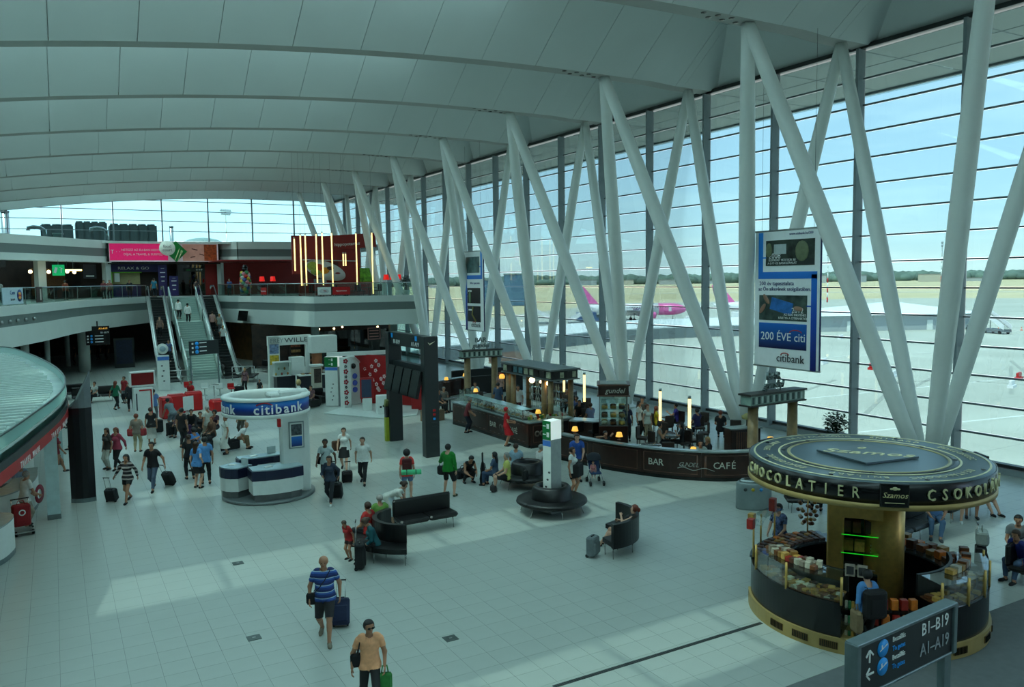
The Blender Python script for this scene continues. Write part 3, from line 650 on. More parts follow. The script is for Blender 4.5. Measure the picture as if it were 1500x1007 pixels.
# ------------------------------------------------------------------ chocolate kiosk
def arc(r, a0, a1, n): return [(r*math.cos(math.radians(a0+(a1-a0)*k/n)), r*math.sin(math.radians(a0+(a1-a0)*k/n))) for k in range(n+1)]
def ringwall(mb, r0, r1, a0, a1, z0, z1, n=24, mi=0):
    A = arc(r0,a0,a1,n); B = arc(r1,a0,a1,n); m = n+1
    v = [(x,y,z0) for x,y in A]+[(x,y,z0) for x,y in B]+[(x,y,z1) for x,y in B]+[(x,y,z1) for x,y in A]; f = []
    for k in range(4):
        a, b = k*m, ((k+1) % 4)*m
        for i in range(n): f.append((a+i, a+i+1, b+i+1, b+i))
    f += [(0,m,2*m,3*m),(4*m-1,3*m-1,2*m-1,m-1)]
    return mb.add(v, f, mi)
KX, KY = 15.0, 11.1
ck = thing('chocolate_kiosk', 'round black and gold chocolate kiosk under a big disc roof', 'kiosk', (KX,KY,0))
KBL = mat('kiosk_black_gloss', (.045,.048,.055), .22, var=.15)
m = MB(); ringwall(m, 2.40, 1.5, 133, 214, 0, .30, 20); m.build('plinth', GOLDP, ck); m = MB(); ringwall(m, 2.40, 1.5, 250, 325, 0, .30, 20); m.build('plinth', GOLDP, ck)
m = MB(); ringwall(m, 2.40, 1.9, 214, 250, 0, .12, 10); m.build('plinth', GOLDP, ck)
for a0,a1 in ((133,207),(252,325)):
    m = MB(); ringwall(m, 2.35, 1.62, a0, a1, .30, .98, 24); m.build('counter_body', KBL, ck)
m = MB(); ringwall(m, 2.35, 1.62, -35, 133, 0, .98, 40); m.build('counter_body', KBL, ck)
for a0,a1 in ((62,133),(326,382)):
    m = MB(); ringwall(m, 2.38, 1.58, a0, a1, .98, 1.03, 16); m.build('counter_top', mat('counter_top_steel', (.34,.37,.39), .25, .6), ck)
for a in (174,188,202,286,302,262):
    g = MB(); ringwall(g, 2.415, 2.39, a-4.2, a+4.2, .08, .22, 4); v_ = g.build('vent', mat('vent_brown_gold', (.38,.29,.14), .4, .4), ck)
    s_ = MB()
    for k in range(9): q = math.radians(a-3.6+.9*k); s_.box((2.42*math.cos(q),2.42*math.sin(q),.15), (.012,.012,.13), rz=q)
    stuff(s_.build('slat', BLACK, v_))
for a0,a1 in ((150,207),(252,318)):
    n = 4
    for k in range(n):
        b0, b1 = a0+(a1-a0)*k/n, a0+(a1-a0)*(k+1)/n
        m = MB(); ringwall(m, 2.33, 2.315, b0+.3, b1-.3, .98, 1.42, 5); m.build('pane', CGLASS, ck)
        m = MB(); ringwall(m, 2.33, 1.75, b0+.3, b1-.3, 1.42, 1.435, 5); m.build('pane', CGLASS, ck)
    for k in range(0, n+1, 2 if a0 < 200 else 1):
        q = math.radians(a0+(a1-a0)*k/n); MB().tube([(2.34*math.cos(q),2.34*math.sin(q),.95),(2.34*math.cos(q),2.34*math.sin(q),1.50)], .025, 8).build('post', GOLD, ck)
    m = MB(); ringwall(m, 1.68, 1.62, a0, a1, .98, 1.42, 16); m.build('back_rail', DARKM, ck)
# back left shelf on gold posts, sloped chocolate trays
for a in (96,112,134): q = math.radians(a); MB().tube([(2.3*math.cos(q),2.3*math.sin(q),1.0),(2.3*math.cos(q),2.3*math.sin(q),1.75)], .022, 8).build('post', GOLD, ck)
m = MB(); ringwall(m, 2.42, 2.1, 94, 136, 1.74, 1.76, 8); m.build('glass_shelf', CGLASS, ck)
MB().lathe([(0,.0),(1.62,.0),(1.62,.02),(0,.02)], n=40).build('void_shade', BLACK, ck)  # added black disc stands in for the shade inside the counter ring
# core: gold column, gold side panel and dark lit cabinet
core = Matrix.Rotation(-.927, 4, 'Z')
cr = MB().tube([(0,0,0),(0,0,3.05)], .40, 28).build('gold_column', GOLD, ck); cr.location = core @ Vector((.38,.0,0))
cr = MB().rbox((0,0,1.52), (.34,.8,3.05), .03).build('gold_panel', GOLD, ck); cr.location = core @ Vector((-.58,.0,0)); cr.rotation_euler.z = -.927
cr = MB().box((0,0,1.45), (1.0,.1,2.9)).build('cabinet_back', BLACK, ck); cr.location = core @ Vector((-.08,.05,0)); cr.rotation_euler.z = -.927
cr = MB().box((0,0,2.55), (.80,.52,.80)).build('gold_header', GOLD, ck); cr.rotation_euler.z = -.927; cr.location = core @ Vector((-.05,-.16,0)); cr.rotation_euler.z = -.927
cb = bpy.data.objects.new('cabinet', None); C.objects.link(cb); cb.parent = ck; cb.rotation_euler.z = -.927; cb.location = core @ Vector((-.10,-.2,0))
MB().box((0,0,.45), (.72,.5,.9)).build('drawer_block', BLACK, cb)
for z in (.3,.55): MB().ell((.1,-.27,z), (.02,.02,.02), 6, 5).build('knob', GOLD, cb)
for z in (1.38,1.78): MB().box((0,0,z), (.72,.42,.02)).build('shelf', CGLASS, cb); MB().box((0,-.21,z), (.72,.012,.014)).build('light_strip', mat('green_led_edge', (.15,1,.2), emit=.35), cb)
MB().box((0,0,1.0), (.72,.5,.03), rx=.25).build('sloped_shelf', DARKM, cb)
rnd = random.Random(11)
GB = [mat('gift_%d' % k, c, .4, var=.25, scale=12) for k, c in enumerate([(.62,.46,.22),(.45,.26,.13),(.75,.72,.64),(.60,.14,.10),(.35,.20,.12),(.80,.62,.30),(.25,.14,.09),(.55,.50,.44),(.78,.42,.12)])]
def goods(x, y, z, d, m, label, group, rz=0, nm='chocolate_box', rx=0):
    o = MB().rbox((0,0,d[2]/2), d, .008).build(nm, m, None, (x,y,z), rz); o.rotation_euler.x = rx; tag(o, label, 'box' if nm != 'magazine' else 'magazine', group); return o
for k,(x,z,d,mi) in enumerate([(-.24,1.80,(.14,.2,.26),4),(-.06,1.80,(.16,.2,.24),1),(.18,1.80,(.16,.2,.27),6),(-.22,1.40,(.2,.22,.22),0),(.0,1.40,(.2,.22,.22),5)]):
    P = core @ Vector((-.10+x,-.2,0)); goods(KX+P.x,KY+P.y,z,d,GB[mi],['dark gift box on the upper green lit shelf','brown gift box in the middle of the upper lit shelf','dark gift box on the upper lit shelf by the column','gold gift box on the lower green lit shelf','pale gold gift box in the middle of the lower lit shelf'][k],'gift boxes in the lit cabinet',-.927)
for k in range(6):
    P = core @ Vector((.20,-.2,0)); goods(KX+P.x,KY+P.y,1.395+.038*k,(.17,.22,.034),GB[3] if k % 2 else GB[2],'flat red and white box in the stack on the lit shelf','flat boxes stacked in the lit cabinet',-.927)
for k in range(4):
    P = core @ Vector((-.36+.17*k,-.26,0)); goods(KX+P.x,KY+P.y,1.03,(.13,.22,.015),GB[[7,2,8,7][k]],'magazine on the sloping cabinet shelf of the kiosk','magazines in the kiosk cabinet',-.927,'magazine',.0)
for pz, w, h, ry_ in ((2.62,.60,.46,0),):
    t = bpy.data.objects.new('logo_plate', None); C.objects.link(t); t.parent = ck; t.rotation_euler.z = -.927; t.location = core @ Vector((-.05,-.43,pz))
    MB().box((0,0,0), (w,.03,h)).build('plate', BLACK, t); text('Szamos', .19, TEXTG, t, (0,-.02,.0), FRONT, shear=.3); MB().box((0,-.018,-.16), (.4,.006,.02)).build('print_line', TEXTG, t)
# disc roof
DT = mat('disc_top_slate', (.30,.37,.40), .30, .3, var=.1, scale=1.5)
MB().lathe([(0,3.44),(2.30,3.44),(2.36,3.45),(2.40,3.42),(2.40,3.04),(2.1,3.04),(0,3.04)], n=72).build('disc_roof', [DT], ck)
MB().lathe([(2.405,3.425),(2.42,3.42),(2.42,3.02),(2.405,3.02)], n=72).build('fascia_ring', BLACK, ck)
MB().lathe([(2.40,3.03),(2.44,3.02),(2.44,2.92),(2.3,2.9),(.3,2.93)], n=72).build('gold_rim', GOLDP, ck)
DG = mat('disc_gold_line', (.84,.82,.66), .4, .1)
for r, w, mm in ((1.58,.035,mat('disc_bright_gold', (.70,.66,.48), .35, .3)),(1.78,.022,DG),(2.30,.02,DG)):
    MB().lathe([(r-w,3.445),(r-w,3.452),(r+w,3.452),(r+w,3.445)], n=72).build('gold_ring', mm, ck)
MB().lathe([(1.64,3.444),(1.74,3.444),(1.74,3.45),(1.64,3.45)], n=72).build('dark_ring', mat('disc_dark_ring', (.22,.26,.28), .35, .3), ck)
def ringtext(s, r, z, a_mid, step, size, m, flat, parent, ext=.02, name='letter', inward=False):
    n = len(s)
    for i, ch in enumerate(s):
        if ch == ' ': continue
        a = math.radians(a_mid+(i-(n-1)/2)*step)
        if flat: text(ch, size, m, parent, (r*math.cos(a), r*math.sin(a), z), (0,0,a+(PI/2 if not inward else -PI/2)), .003, name=name)
        else: text(ch, size, m, parent, (r*math.cos(a), r*math.sin(a), z), (PI/2,0,a+PI/2), ext, name=name, sx=.78)
LETG = mat('letter_pale_gold', (.78,.76,.58), .4, .1)
ringtext('CHOCOLATIER', 2.455, 3.215, 150+31.2, 6.25, .30, LETG, False, ck, .018)
ringtext('CSOKOLÁDÉ', 2.455, 3.215, 243.5+25, 6.25, .30, LETG, False, ck, .018)
ringtext('CHOCOLATIER', 2.455, 3.215, 66, 6.25, .30, LETG, False, ck, .018)
for wd, am in (('CHOCOLATIER',262),('PRALINE',213),('CSOKOLÁDÉ',165),('PRALINE',118),('CHOCOLATIER',70),('PRALINE',20),('CSOKOLÁDÉ',332)): ringtext(wd, 2.03, 3.452, am, 4.3 if len(wd) > 8 else 4.6, .2, DG, True, ck, inward=True)
for k in range(8):
    a = math.radians(20+45*k); MB().lathe([(0,3.45),(.045,3.45),(.045,3.458),(0,3.458)], (2.2*math.cos(a),2.2*math.sin(a),0), 12).build('fixing', BLACK, ck)
    a = math.radians(40+45*k); MB().lathe([(0,3.45),(.045,3.45),(.045,3.458),(0,3.458)], (1.69*math.cos(a),1.69*math.sin(a),0), 12).build('fixing', BLACK, ck)
for a in (228, 100, 330):
    q = math.radians(a); t = bpy.data.objects.new('logo_plate', None); C.objects.link(t); t.parent = ck; t.location = (2.45*math.cos(q),2.45*math.sin(q),3.22); t.rotation_euler.z = q+PI/2
    MB().box((0,0,0), (.50,.05,.44)).build('plate', mat('plate_edge_grey', (.16,.16,.15), .35), t); MB().box((0,-.01,0), (.465,.045,.405)).build('plate_inset', BLACK, t)
    text('Szamos', .145, TEXTG, t, (0,-.035,.0), FRONT, shear=.3); MB().box((0,-.034,-.14), (.34,.006,.014)).build('print_line', TEXTG, t); MB().ell((0,-.035,.13), (.05,.008,.035), 8, 6).build('crown_emblem', LETG, t)
    for dx in (-.06,.06): MB().ell((dx,-.035,.125), (.03,.008,.02), 8, 6).build('crown_emblem', LETG, t)
t = bpy.data.objects.new('diamond_plate', None); C.objects.link(t); t.parent = ck; t.location = (0,0,3.45)
MB().box((0,0,.02), (1.42,1.42,.04), rz=-.927+PI/4).build('plate', mat('diamond_slate', (.30,.36,.39), .3, .4), t); text('Szamos', .5, DG, t, (0,0,.045), (0,0,-.927), shear=.3, sx=1.2)
MB().lathe([(.05,.041),(.12,.041),(.12,.046),(.05,.046)], (.35,.38,0), 14, sy=.6).build('crown_emblem', DG, t)
t['note'] = ''
del t['note']
# goods on the counters
CG = ('chocolate box among the sweets inside the glass counter left of the customer', 'chocolate boxes in the long glass counter')
m = MB(); ringwall(m, 2.30, 1.70, 151, 206, .98, 1.0, 16); m.build('tray_base', GB[1], ck); m = MB(); ringwall(m, 2.30, 1.70, 253, 317, .98, 1.0, 16); m.build('tray_base', GB[1], ck)
for k in range(66):
    q = math.radians(153+53*((k % 22)+.5)/22+rnd.uniform(-.6,.6)); r = [2.22,2.03,1.84][k//22]
    goods(KX+r*math.cos(q), KY+r*math.sin(q), 1.005, (.13+.04*rnd.random(),.13,.03+.06*rnd.random()), GB[rnd.choice([0,1,4,6,1,2,7,0,5])], 'small chocolate box lying inside the curved glass counter before the gold column', CG[1], q+rnd.uniform(-.3,.3))
for k in range(24):
    q = math.radians(152+40*((k % 12)+.5)/12); goods(KX+(1.86 if k < 12 else 2.08)*math.cos(q), KY+(1.86 if k < 12 else 2.08)*math.sin(q), 1.438, (.14,.11,.06+.08*rnd.random()), GB[[2,1,7,2,1,0,5,3,4,2,7][k % 11]], 'wrapped sweets pack on top of the curved glass counter', 'sweets on the long glass counter top', q+rnd.uniform(-.4,.4))
for k in range(42):
    q = math.radians(254+62*((k % 14)+.5)/14); r = [2.22,2.03,1.84][k//14]
    goods(KX+r*math.cos(q), KY+r*math.sin(q), 1.005, (.14,.12,.03+.06*rnd.random()), GB[rnd.choice([0,5,1,4,1,6])], 'small chocolate box inside the glass counter beyond the gate sign', 'chocolate boxes in the counter beyond the sign', q+rnd.uniform(-.3,.3))
for k in range(9):
    q = math.radians(268+48*(k+.5)/9); goods(KX+1.92*math.cos(q), KY+1.92*math.sin(q), 1.438, (.17,.15,.08+.08*rnd.random()), GB[[5,2,0,1,7,8,4,8,1][k]], ['cream boxes pile on the counter beyond the gate sign','white pack on the counter beyond the gate sign','gold pack in the middle of the far counter top','brown pack on the far counter top','grey pack beside the nut basket','orange pack beside the nut basket','dark basket of nuts on the far counter top','orange loaf pack at the far counter end','brown loaf pack at the far counter end'][k], 'packs on the far glass counter', q)
for k in range(48):
    i, j = k % 12, k//12; q = math.radians(66+66*(i+.5)/12); r = 2.22-.16*j
    goods(KX+r*math.cos(q), KY+r*math.sin(q), 1.035+.03*j*0, (.14,.12,.05), GB[rnd.choice([0,1,4,6,6,1,8])], 'small tray of pralines on the open back counter by the shop assistant', 'praline trays on the open back counter', q+rnd.uniform(-.2,.2))
for k in range(15):
    i, j = k % 5, k//5; q = math.radians(222+5.2*i); r = 1.98+.17*j; z = .86-.26*j
    goods(KX+r*math.cos(q), KY+r*math.sin(q), z, (.12,.13,.20), GB[3] if (k % 2) else GB[8], 'red gift bag on the stepped rack behind the customer', 'red gift bags on the stepped rack', q)
for j in range(3):
    m = MB(); r = 1.98+.17*j; ringwall(m, r+.09, r-.09, 217, 248, .10 if j == 2 else .3, .86-.26*j, 8); m.build('step_rack', KBL, ck)
for k in range(12):
    q = math.radians(328+48*((k % 6)+.5)/6); r = 2.15-.3*(k//6); goods(KX+r*math.cos(q), KY+r*math.sin(q), 1.035, (.2,.18,.10+.12*rnd.random()), GB[rnd.choice([8,1,4,0,2])], 'orange brown sweets pack on the back counter toward the benches', 'packs on the back counter', q)
for k in range(9):
    q = math.radians(208.5+1.6*(k % 3)); z = .25+.3*(k//3); goods(KX+2.14*math.cos(q), KY+2.14*math.sin(q), z, (.05,.05,.14), [GB[2],mat('green_carton', (.2,.5,.3)),GB[5]][k % 3], 'small carton on the glass end shelves of the counter', 'cartons on the end shelves', q, 'carton')
for k in range(3): m = MB(); ringwall(m, 2.25, 1.95, 207.2, 213.5, .23+.3*k, .25+.3*k, 3); m.build('glass_shelf', CGLASS, ck)
for x,y,h,mi,l in ((13.62,13.02,.14,5,'yellow sweets pack on the raised glass shelf'),(14.55,13.26,.3,3,'jar of red lollipops on the raised glass shelf'),(13.1,12.55,.22,3,'red and black box on the raised glass shelf end')):
    goods(x,y,1.762,(.16,.14,h),GB[mi],l,'packs on the raised glass shelf',.4,'sweets_pack')
t = thing('till_stand', 'pair of small price cards on the glass counter by the gold panel', 'sign', (13.35,10.05,1.437), -.927)
for dx in (-.11,.11): MB().box((dx,0,.11), (.18,.03,.24), rx=-.4).build('card', GB[7], t); MB().box((dx,-.03,.11), (.13,.02,.15), rx=-.4).build('print', BLACK, t)
# ------------------------------------------------------------------ directional sign in the foreground
sx0, sy0, sx1, sy1 = 9.01, 6.735, 11.50, 6.91
sr = math.atan2(sy1-sy0, sx1-sx0); sw = math.hypot(sx1-sx0, sy1-sy0)
ds = thing('gate_sign', 'large dark gate direction sign reading B1-B19 in a steel frame', 'sign', ((sx0+sx1)/2,(sy0+sy1)/2,0), sr)
SB = mat('sign_board_black', (.13,.15,.16), .45, var=.05); SF = mat('sign_frame_grey', (.45,.51,.52), .35, .5)
hw = sw/2
MB().box((0,.09,2.02), (sw-.1,.12,.72)).build('board', SB, ds)
MB().rbox((0,.09,2.39), (sw,.2,.05), .01).build('frame_top', SF, ds); MB().rbox((0,.09,1.645), (sw,.16,.04), .01).build('frame_bottom', SF, ds)
for s in (-1,1): MB().rbox((s*(hw-.035),.09,2.02), (.09,.2,.76), .01).build('frame_side', SF, ds)
for x in (-hw+.25, hw-.16): MB().rbox((x,.09,.815), (.19,.12,1.63), .01).build('post', SF, ds); MB().box((x,.09,.01), (.35,.3,.02)).build('foot_plate', SF, ds)
text('B1–B19', .26, TEXTW, ds, (hw-.56,.02,2.20), FRONT, sx=.9); text('A1–A19', .26, mat('letter_grey', (.62,.65,.67)), ds, (hw-.56,.02,1.90), FRONT, sx=.9)
for z in (2.20,1.94):
    o = MB().lathe([(0,0),(.125,0),(.125,.01),(0,.01)], n=24).build('blue_disc', BLUE, ds, (-.62,.03,z)); o.rotation_euler.x = PI/2
    MB().add([(-.09,-.0,-.03),(.09,0,.035),(.08,0,.06),(-.02,0,.01),(-.03,0,.06),(-.055,0,.055),(-.05,0,.0),(-.09,0,-.01)], [tuple(range(8))]).build('plane_symbol', TEXTW, ds, (-.62,.012,z))
    text('Beszállás', .10, TEXTW, ds, (-.40,.02,z+.06), FRONT, align='LEFT', sx=.9); text('To gates', .10, BLUE, ds, (-.40,.02,z-.07), FRONT, align='LEFT', sx=.9)
for z, a in ((2.18,0),(1.92,-PI/2)):
    o = MB().box((0,0,-.02), (.026,.012,.16)).box((-.042,0,.03), (.024,.012,.11), ry=PI/4).box((.042,0,.03), (.024,.012,.11), ry=-PI/4).build('arrow', TEXTW, ds, (-.93,.025,z)); o.rotation_euler.y = a
# ------------------------------------------------------------------ waste bin, benches
t = thing('recycling_bin', 'grey steel recycling bin with three coloured dots by the benches', 'bin', (18.9,18.0,0), -.55)
MB().lathe([(0,0),(.55,0),(.56,.05),(.55,.80),(.5,.86),(0,.86)], n=28, sy=.55).build('bin_body', mat('bin_steel', (.50,.55,.55), .35, .25, var=.06), t); MB().lathe([(0,.86),(.48,.86),(.40,.93),(0,.93)], n=28, sy=.55).build('lid', mat('bin_lid', (.66,.70,.70), .25, .7), t)
for x,c in ((-.33,(.2,.22,.22)),(-.1,(.75,.65,.12)),(.15,(.15,.5,.75))):
    o = MB().lathe([(0,0),(.055,0),(.055,.01),(0,.01)], n=14).build('colour_dot', mat('dot_%d' % int(c[0]*100), c), t, (x,-.30+.10*abs(x)*2*abs(x),.66)); o.rotation_euler.x = PI/2
for x in (-.2,.2): MB().box((x,0,.935), (.2,.16,.02)).build('slot', BLACK, t)
def legs(t, pts):
    for x, y in pts: MB().tube([(x,y,0),(x*.985,y*.985,.2),(x*.97,y*.95,.36)], [.012,.014,.02], 6).build('leg', CHROME, t)
def bench(label, x, y, rz, L, back=True, cat='bench', group=None):
    t = thing('bench', label, cat, (x,y,0), rz, group)
    n = max(1, round(L/.9)); w = L/n
    for k in range(n): MB().rbox((-L/2+w*(k+.5),0,.39), (w-.012,.62,.13), .05).build('seat', LEATHER, t)
    if back: MB().rbox((0,.30,.68), (L,.12,.52), .05).build('backrest', LEATHER, t)
    legs(t, [(sx_*(L/2-.15),sy_*.24) for sx_ in (-1,1) for sy_ in (-1,1)]+([(0,.24),(0,-.24)] if L > 2.4 else []))
    return t
def arcbench(label, c, r, a0, a1, backout=True, depth=.62, hb=.95, nseat=3):
    """curved leather bench; the back follows the outer (or inner) rim"""
    t = thing('curved_bench', label, 'bench', (c[0],c[1],0))
    ri, ro = r, r+depth
    for k in range(nseat):
        b0 = a0+(a1-a0)*k/nseat; b1 = a0+(a1-a0)*(k+1)/nseat; m = MB(); ringwall(m, ro, ri, b0+.3, b1-.3, .32, .45, 8); m.build('seat', LEATHER, t)
    m = MB(); A0, A1 = (ro, ro-.13) if backout else (ri+.13, ri); ringwall(m, A0, A1, a0, a1, .30 if backout else .42, hb, 22); m.build('backrest', LEATHER, t)
    for k in range(nseat+1):
        q = math.radians(a0+2+(a1-a0-4)*k/nseat)
        for rr in (ri+.1, ro-.1): MB().tube([(rr*math.cos(q),rr*math.sin(q),0),(rr*math.cos(q)*.995,rr*math.sin(q)*.995,.33)], [.012,.02], 6).build('leg', CHROME, t)
    return t
bench('long straight black leather bench with its back to the hall middle', 9.2, 21.46, .02, 1.85)
t = arcbench('curved black leather bench where the family sits with a suitcase', (8.1,20.25), .80, 100, 248, False, .70, .92, 4)
arcbench('curved black leather sofa with high back where a woman lounges', (12.45,17.75), .70, 262, 378, True, .62, .95, 3)
def roundseat(label, x, y, R, ri, hb):
    t = thing('round_bench', label, 'bench', (x,y,0))
    for k in range(4):
        m = MB(); n = 10; a0, a1 = 90*k+.5+15, 90*k+89.5+15
        prof = [(ri,.30),(R*.93,.30),(R,.36),(R*.985,.43),(R*.93,.46),(ri,.46)]
        m.lathe(prof, n=n, a0=math.radians(a0), a1=math.radians(a1)); m.build('seat', LEATHER, t)
    MB().lathe([(ri+.16,.44),(ri+.10,.80),(ri+.04,.86),(ri-.06,.86),(ri-.10,.80),(ri-.10,.44)], n=32).build('backrest', LEATHER, t)
    for k in range(6):
        q = k*PI/3+.3; MB().tube([(R*.9*math.cos(q),R*.9*math.sin(q),0),(R*.78*math.cos(q),R*.78*math.sin(q),.33)], [.012,.02], 6).build('leg', CHROME, t)
    MB().lathe([(0,.2),(ri,.2),(ri,.32),(0,.32)], n=20).build('base_ring', BLACK, t)
    return t
roundseat('round black leather bench around the white information pillar', 13.3, 21.05, 1.12, .50, .86)
roundseat('round black leather bench without a pillar where the yellow shirt man sits', 14.35, 24.3, 1.12, .46, .86)
ip = [0]
def infopillar(label, x, y, rz, h, w=.46, d=.34):
    t = thing('information_totem', label, 'sign', (x,y,0), rz); gh = h*.20
    MB().box((0,0,(h-gh)/2), (w,d,h-gh)).build('pillar_body', mat('pillar_grey', (.60,.62,.61), .4, .3), t); MB().box((0,0,h-gh/2), (w+.01,d+.01,gh)).build('light_box', mat('light_box_white', (.88,.92,.90), emit=.35), t)
    MB().box((-w/2-.008,0,h-gh/2), (.02,d,gh)).build('green_panel', GREEN, t)
    MB().box((-w/2-.008,0,(h-gh)*.5), (.02,d*.96,(h-gh)*.98)).build('white_panel', WHITE, t); MB().box((-w/2-.012,0,h-gh*1.2), (.02,d*.96,gh*.3)).build('blue_band', mat('band_blue', (.25,.45,.75)), t)
    for k in range(2):
        MB().box((-w/2-.02,-.06,h-gh*(.28+.45*k)), (.01,.1,gh*.26)).build('symbol', TEXTW, t); MB().box((-w/2-.02,.09,h-gh*(.28+.45*k)), (.01,.12,.03)).build('line', TEXTW, t)
    for k in range(5): MB().ell((-w/2-.02,-.1+.07*(k % 3),h*(.45-.08*k)), (.008,.05,.035), 8, 5).build('printed_shape', TEXTD, t)
    return t
infopillar('white information pillar with green top rising from the round bench', 13.3, 21.0, .25, 2.92)
infopillar('white information pillar with green top beside the jewellery kiosk', 14.2, 46.4, .9, 2.9, .8, .8)
t = thing('clock_pillar', 'white information pillar with a round clock on top by the escalator', 'sign', (6.35,59.8,0)); MB().box((0,0,1.2), (.75,.5,2.4)).build('pillar_body', WHITE, t); MB().box((0,-.26,2.2), (.74,.02,.25)).build('blue_band', MATS['band_blue'], t)
o = MB().lathe([(0,-.1),(.36,-.1),(.36,.1),(0,.1)], n=24).build('clock', WHITE, t, (0,-.05,2.85)); o.rotation_euler.x = PI/2; o = MB().lathe([(.0,0),(.2,0),(.2,.01),(0,.01)], n=20).build('clock_face', mat('clock_grey', (.6,.68,.72)), t, (0,-.16,2.85)); o.rotation_euler.x = PI/2
for k in range(4): MB().ell((-.1+.1*(k % 2),-.26,1.7-.35*k), (.07,.01,.05), 8, 5).build('printed_shape', TEXTD, t)
# benches beyond the chocolate kiosk
bench('black bench beside the grey recycling bin', 20.25, 16.7, -.66, 1.9)
bench('black bench beyond the chocolate kiosk where the man in jeans sits', 20.3, 13.55, .12, 2.6)
bench('black bench further along toward the glass where bare legged people sit', 23.7, 14.2, .12, 2.7)
bench('black bench at the picture edge beside the dark suitcase', 20.35, 10.2, .1, 2.3)
# ------------------------------------------------------------------ bank kiosk
bk = thing('bank_kiosk', 'white bank kiosk with a blue ring sign on a round base', 'kiosk', (6.17,28.06,0))
MB().lathe([(0,0),(1.53,0),(1.55,.02),(1.55,.09),(1.5,.1),(0,.1)], n=48).build('base', mat('kiosk_base_grey', (.45,.48,.48), .4, .3), bk)
MB().rbox((.80,-.55,1.87), (.98,.36,3.55), .06).build('slab', WHITE, bk)
MB().box((0.82,-0.74,2.1), (.52,.03,.92)).build('poster_frame', mat('poster_frame', (.55,.6,.6), .3, .6), bk)
pst = MB().box((0.82,-0.76,2.1), (.44,.02,.84)).build('poster', WHITE, bk); MB().box((0.82,-0.773,2.28), (.36,.01,.38)).build('photo', mat('poster_photo', (.25,.28,.30), .5, var=1.2, scale=9), bk); MB().box((0.82,-0.773,1.88), (.36,.01,.34)).build('blue_field', ramp_mat('poster_blue', [(0,(.03,.08,.35)),(1,(.1,.45,.8))], 2, 1.7, 2.05), bk)
MB().box((.28,-.61,2.55), (.1,.16,.28)).build('red_box', RED, bk)
rg = bpy.data.objects.new('ring_sign', None); C.objects.link(rg); rg.parent = bk; rg.location = (-.08,-.42,.16)
MB().lathe([(1.40,2.74),(1.44,2.78),(1.44,2.86),(1.39,2.88)], n=56).build('lower_rim', WHITE, rg); MB().lathe([(1.39,3.28),(1.45,3.30),(1.45,3.38),(1.38,3.40),(1.18,3.40),(1.16,3.28),(1.16,2.74),(1.40,2.74)], n=56).build('upper_rim', WHITE, rg)
MB().lathe([(1.395,2.87),(1.41,2.87),(1.41,3.29),(1.395,3.29)], n=56).build('blue_band', ramp_mat('ring_blue', [(0,(.02,.07,.36)),(.45,(.03,.22,.60)),(1,(.10,.52,.82))], 2, 2.86, 3.3), rg)
MB().rbox((.55,.1,3.33), (1.0,.7,.14), .05).build('arm', WHITE, rg)
def wordring(s, r, z, a0, size, m, parent, wd):
    a = a0
    for ch in s:
        w = wd.get(ch,.56)*size; a += math.degrees(w/2/r); q = math.radians(a); text(ch, size, m, parent, (r*math.cos(q), r*math.sin(q), z), (PI/2,0,q+PI/2), .012, name='letter', bold=.006); a += math.degrees(w/2/r)
WD = {'i':.30,'t':.40,'c':.55,'b':.62,'a':.58,'n':.62,'k':.58}
wordring('citibank', 1.42, 3.04, 240, .44, TEXTW, rg, WD); wordring('bank', 1.42, 3.04, 172, .44, TEXTW, rg, WD)
ac = MB().tube([(1.43*math.cos(math.radians(a)),1.43*math.sin(math.radians(a)),3.20+.07*math.sin((a-245)/20*PI)) for a in range(245,266,2)], .016, 6).build('red_arc', mat('logo_red', (.75,.12,.12)), rg)
def desk(cx, cy, rz, w, d, h, label_mat, parent):
    q = bpy.data.objects.new('desk', None); C.objects.link(q); q.parent = parent; q.location = (cx,cy,.1); q.rotation_euler.z = rz
    P = [(-w/2,d/2),(-w/2,-d*.3),(-w*.25,-d*.46),(0,-d*.5),(w*.25,-d*.46),(w/2,-d*.3),(w/2,d/2)]
    MB().prism([(x*.94,y*.94) for x,y in P], 0, .22).build('plinth', mat('desk_plinth', (.42,.43,.43), .35, .5), q); MB().prism(P, .22, h-.36).build('front_panel', WHITE, q); MB().prism([(x*1.03,y*1.03) for x,y in P], h-.36, h-.04).build('navy_band', NAVY, q); MB().prism(P, h-.04, h).build('desk_top', mat('desk_top', (.62,.70,.72), .2, var=.03), q)
    MB().box((-w*.15,.05,h+.01), (.25,.16,.015), rz=.3).build('leaflet', WHITE, q); MB().box((w*.3,d*.3,h+.12), (.3,.02,.24)).build('screen', mat('acrylic', (.75,.80,.80), .2), q)
    return q
desk(.05,-.95,.0,1.65,.85,1.05,None,bk); desk(-1.12,.05,-1.0,.85,.8,1.02,None,bk); desk(-.1,.75,.05,1.5,.6,1.12,None,bk)
MB().rbox((.15,-.25,.62), (1.1,.3,.95), .03).build('back_cabinet', mat('desk_grey', (.55,.60,.61), .3), bk)
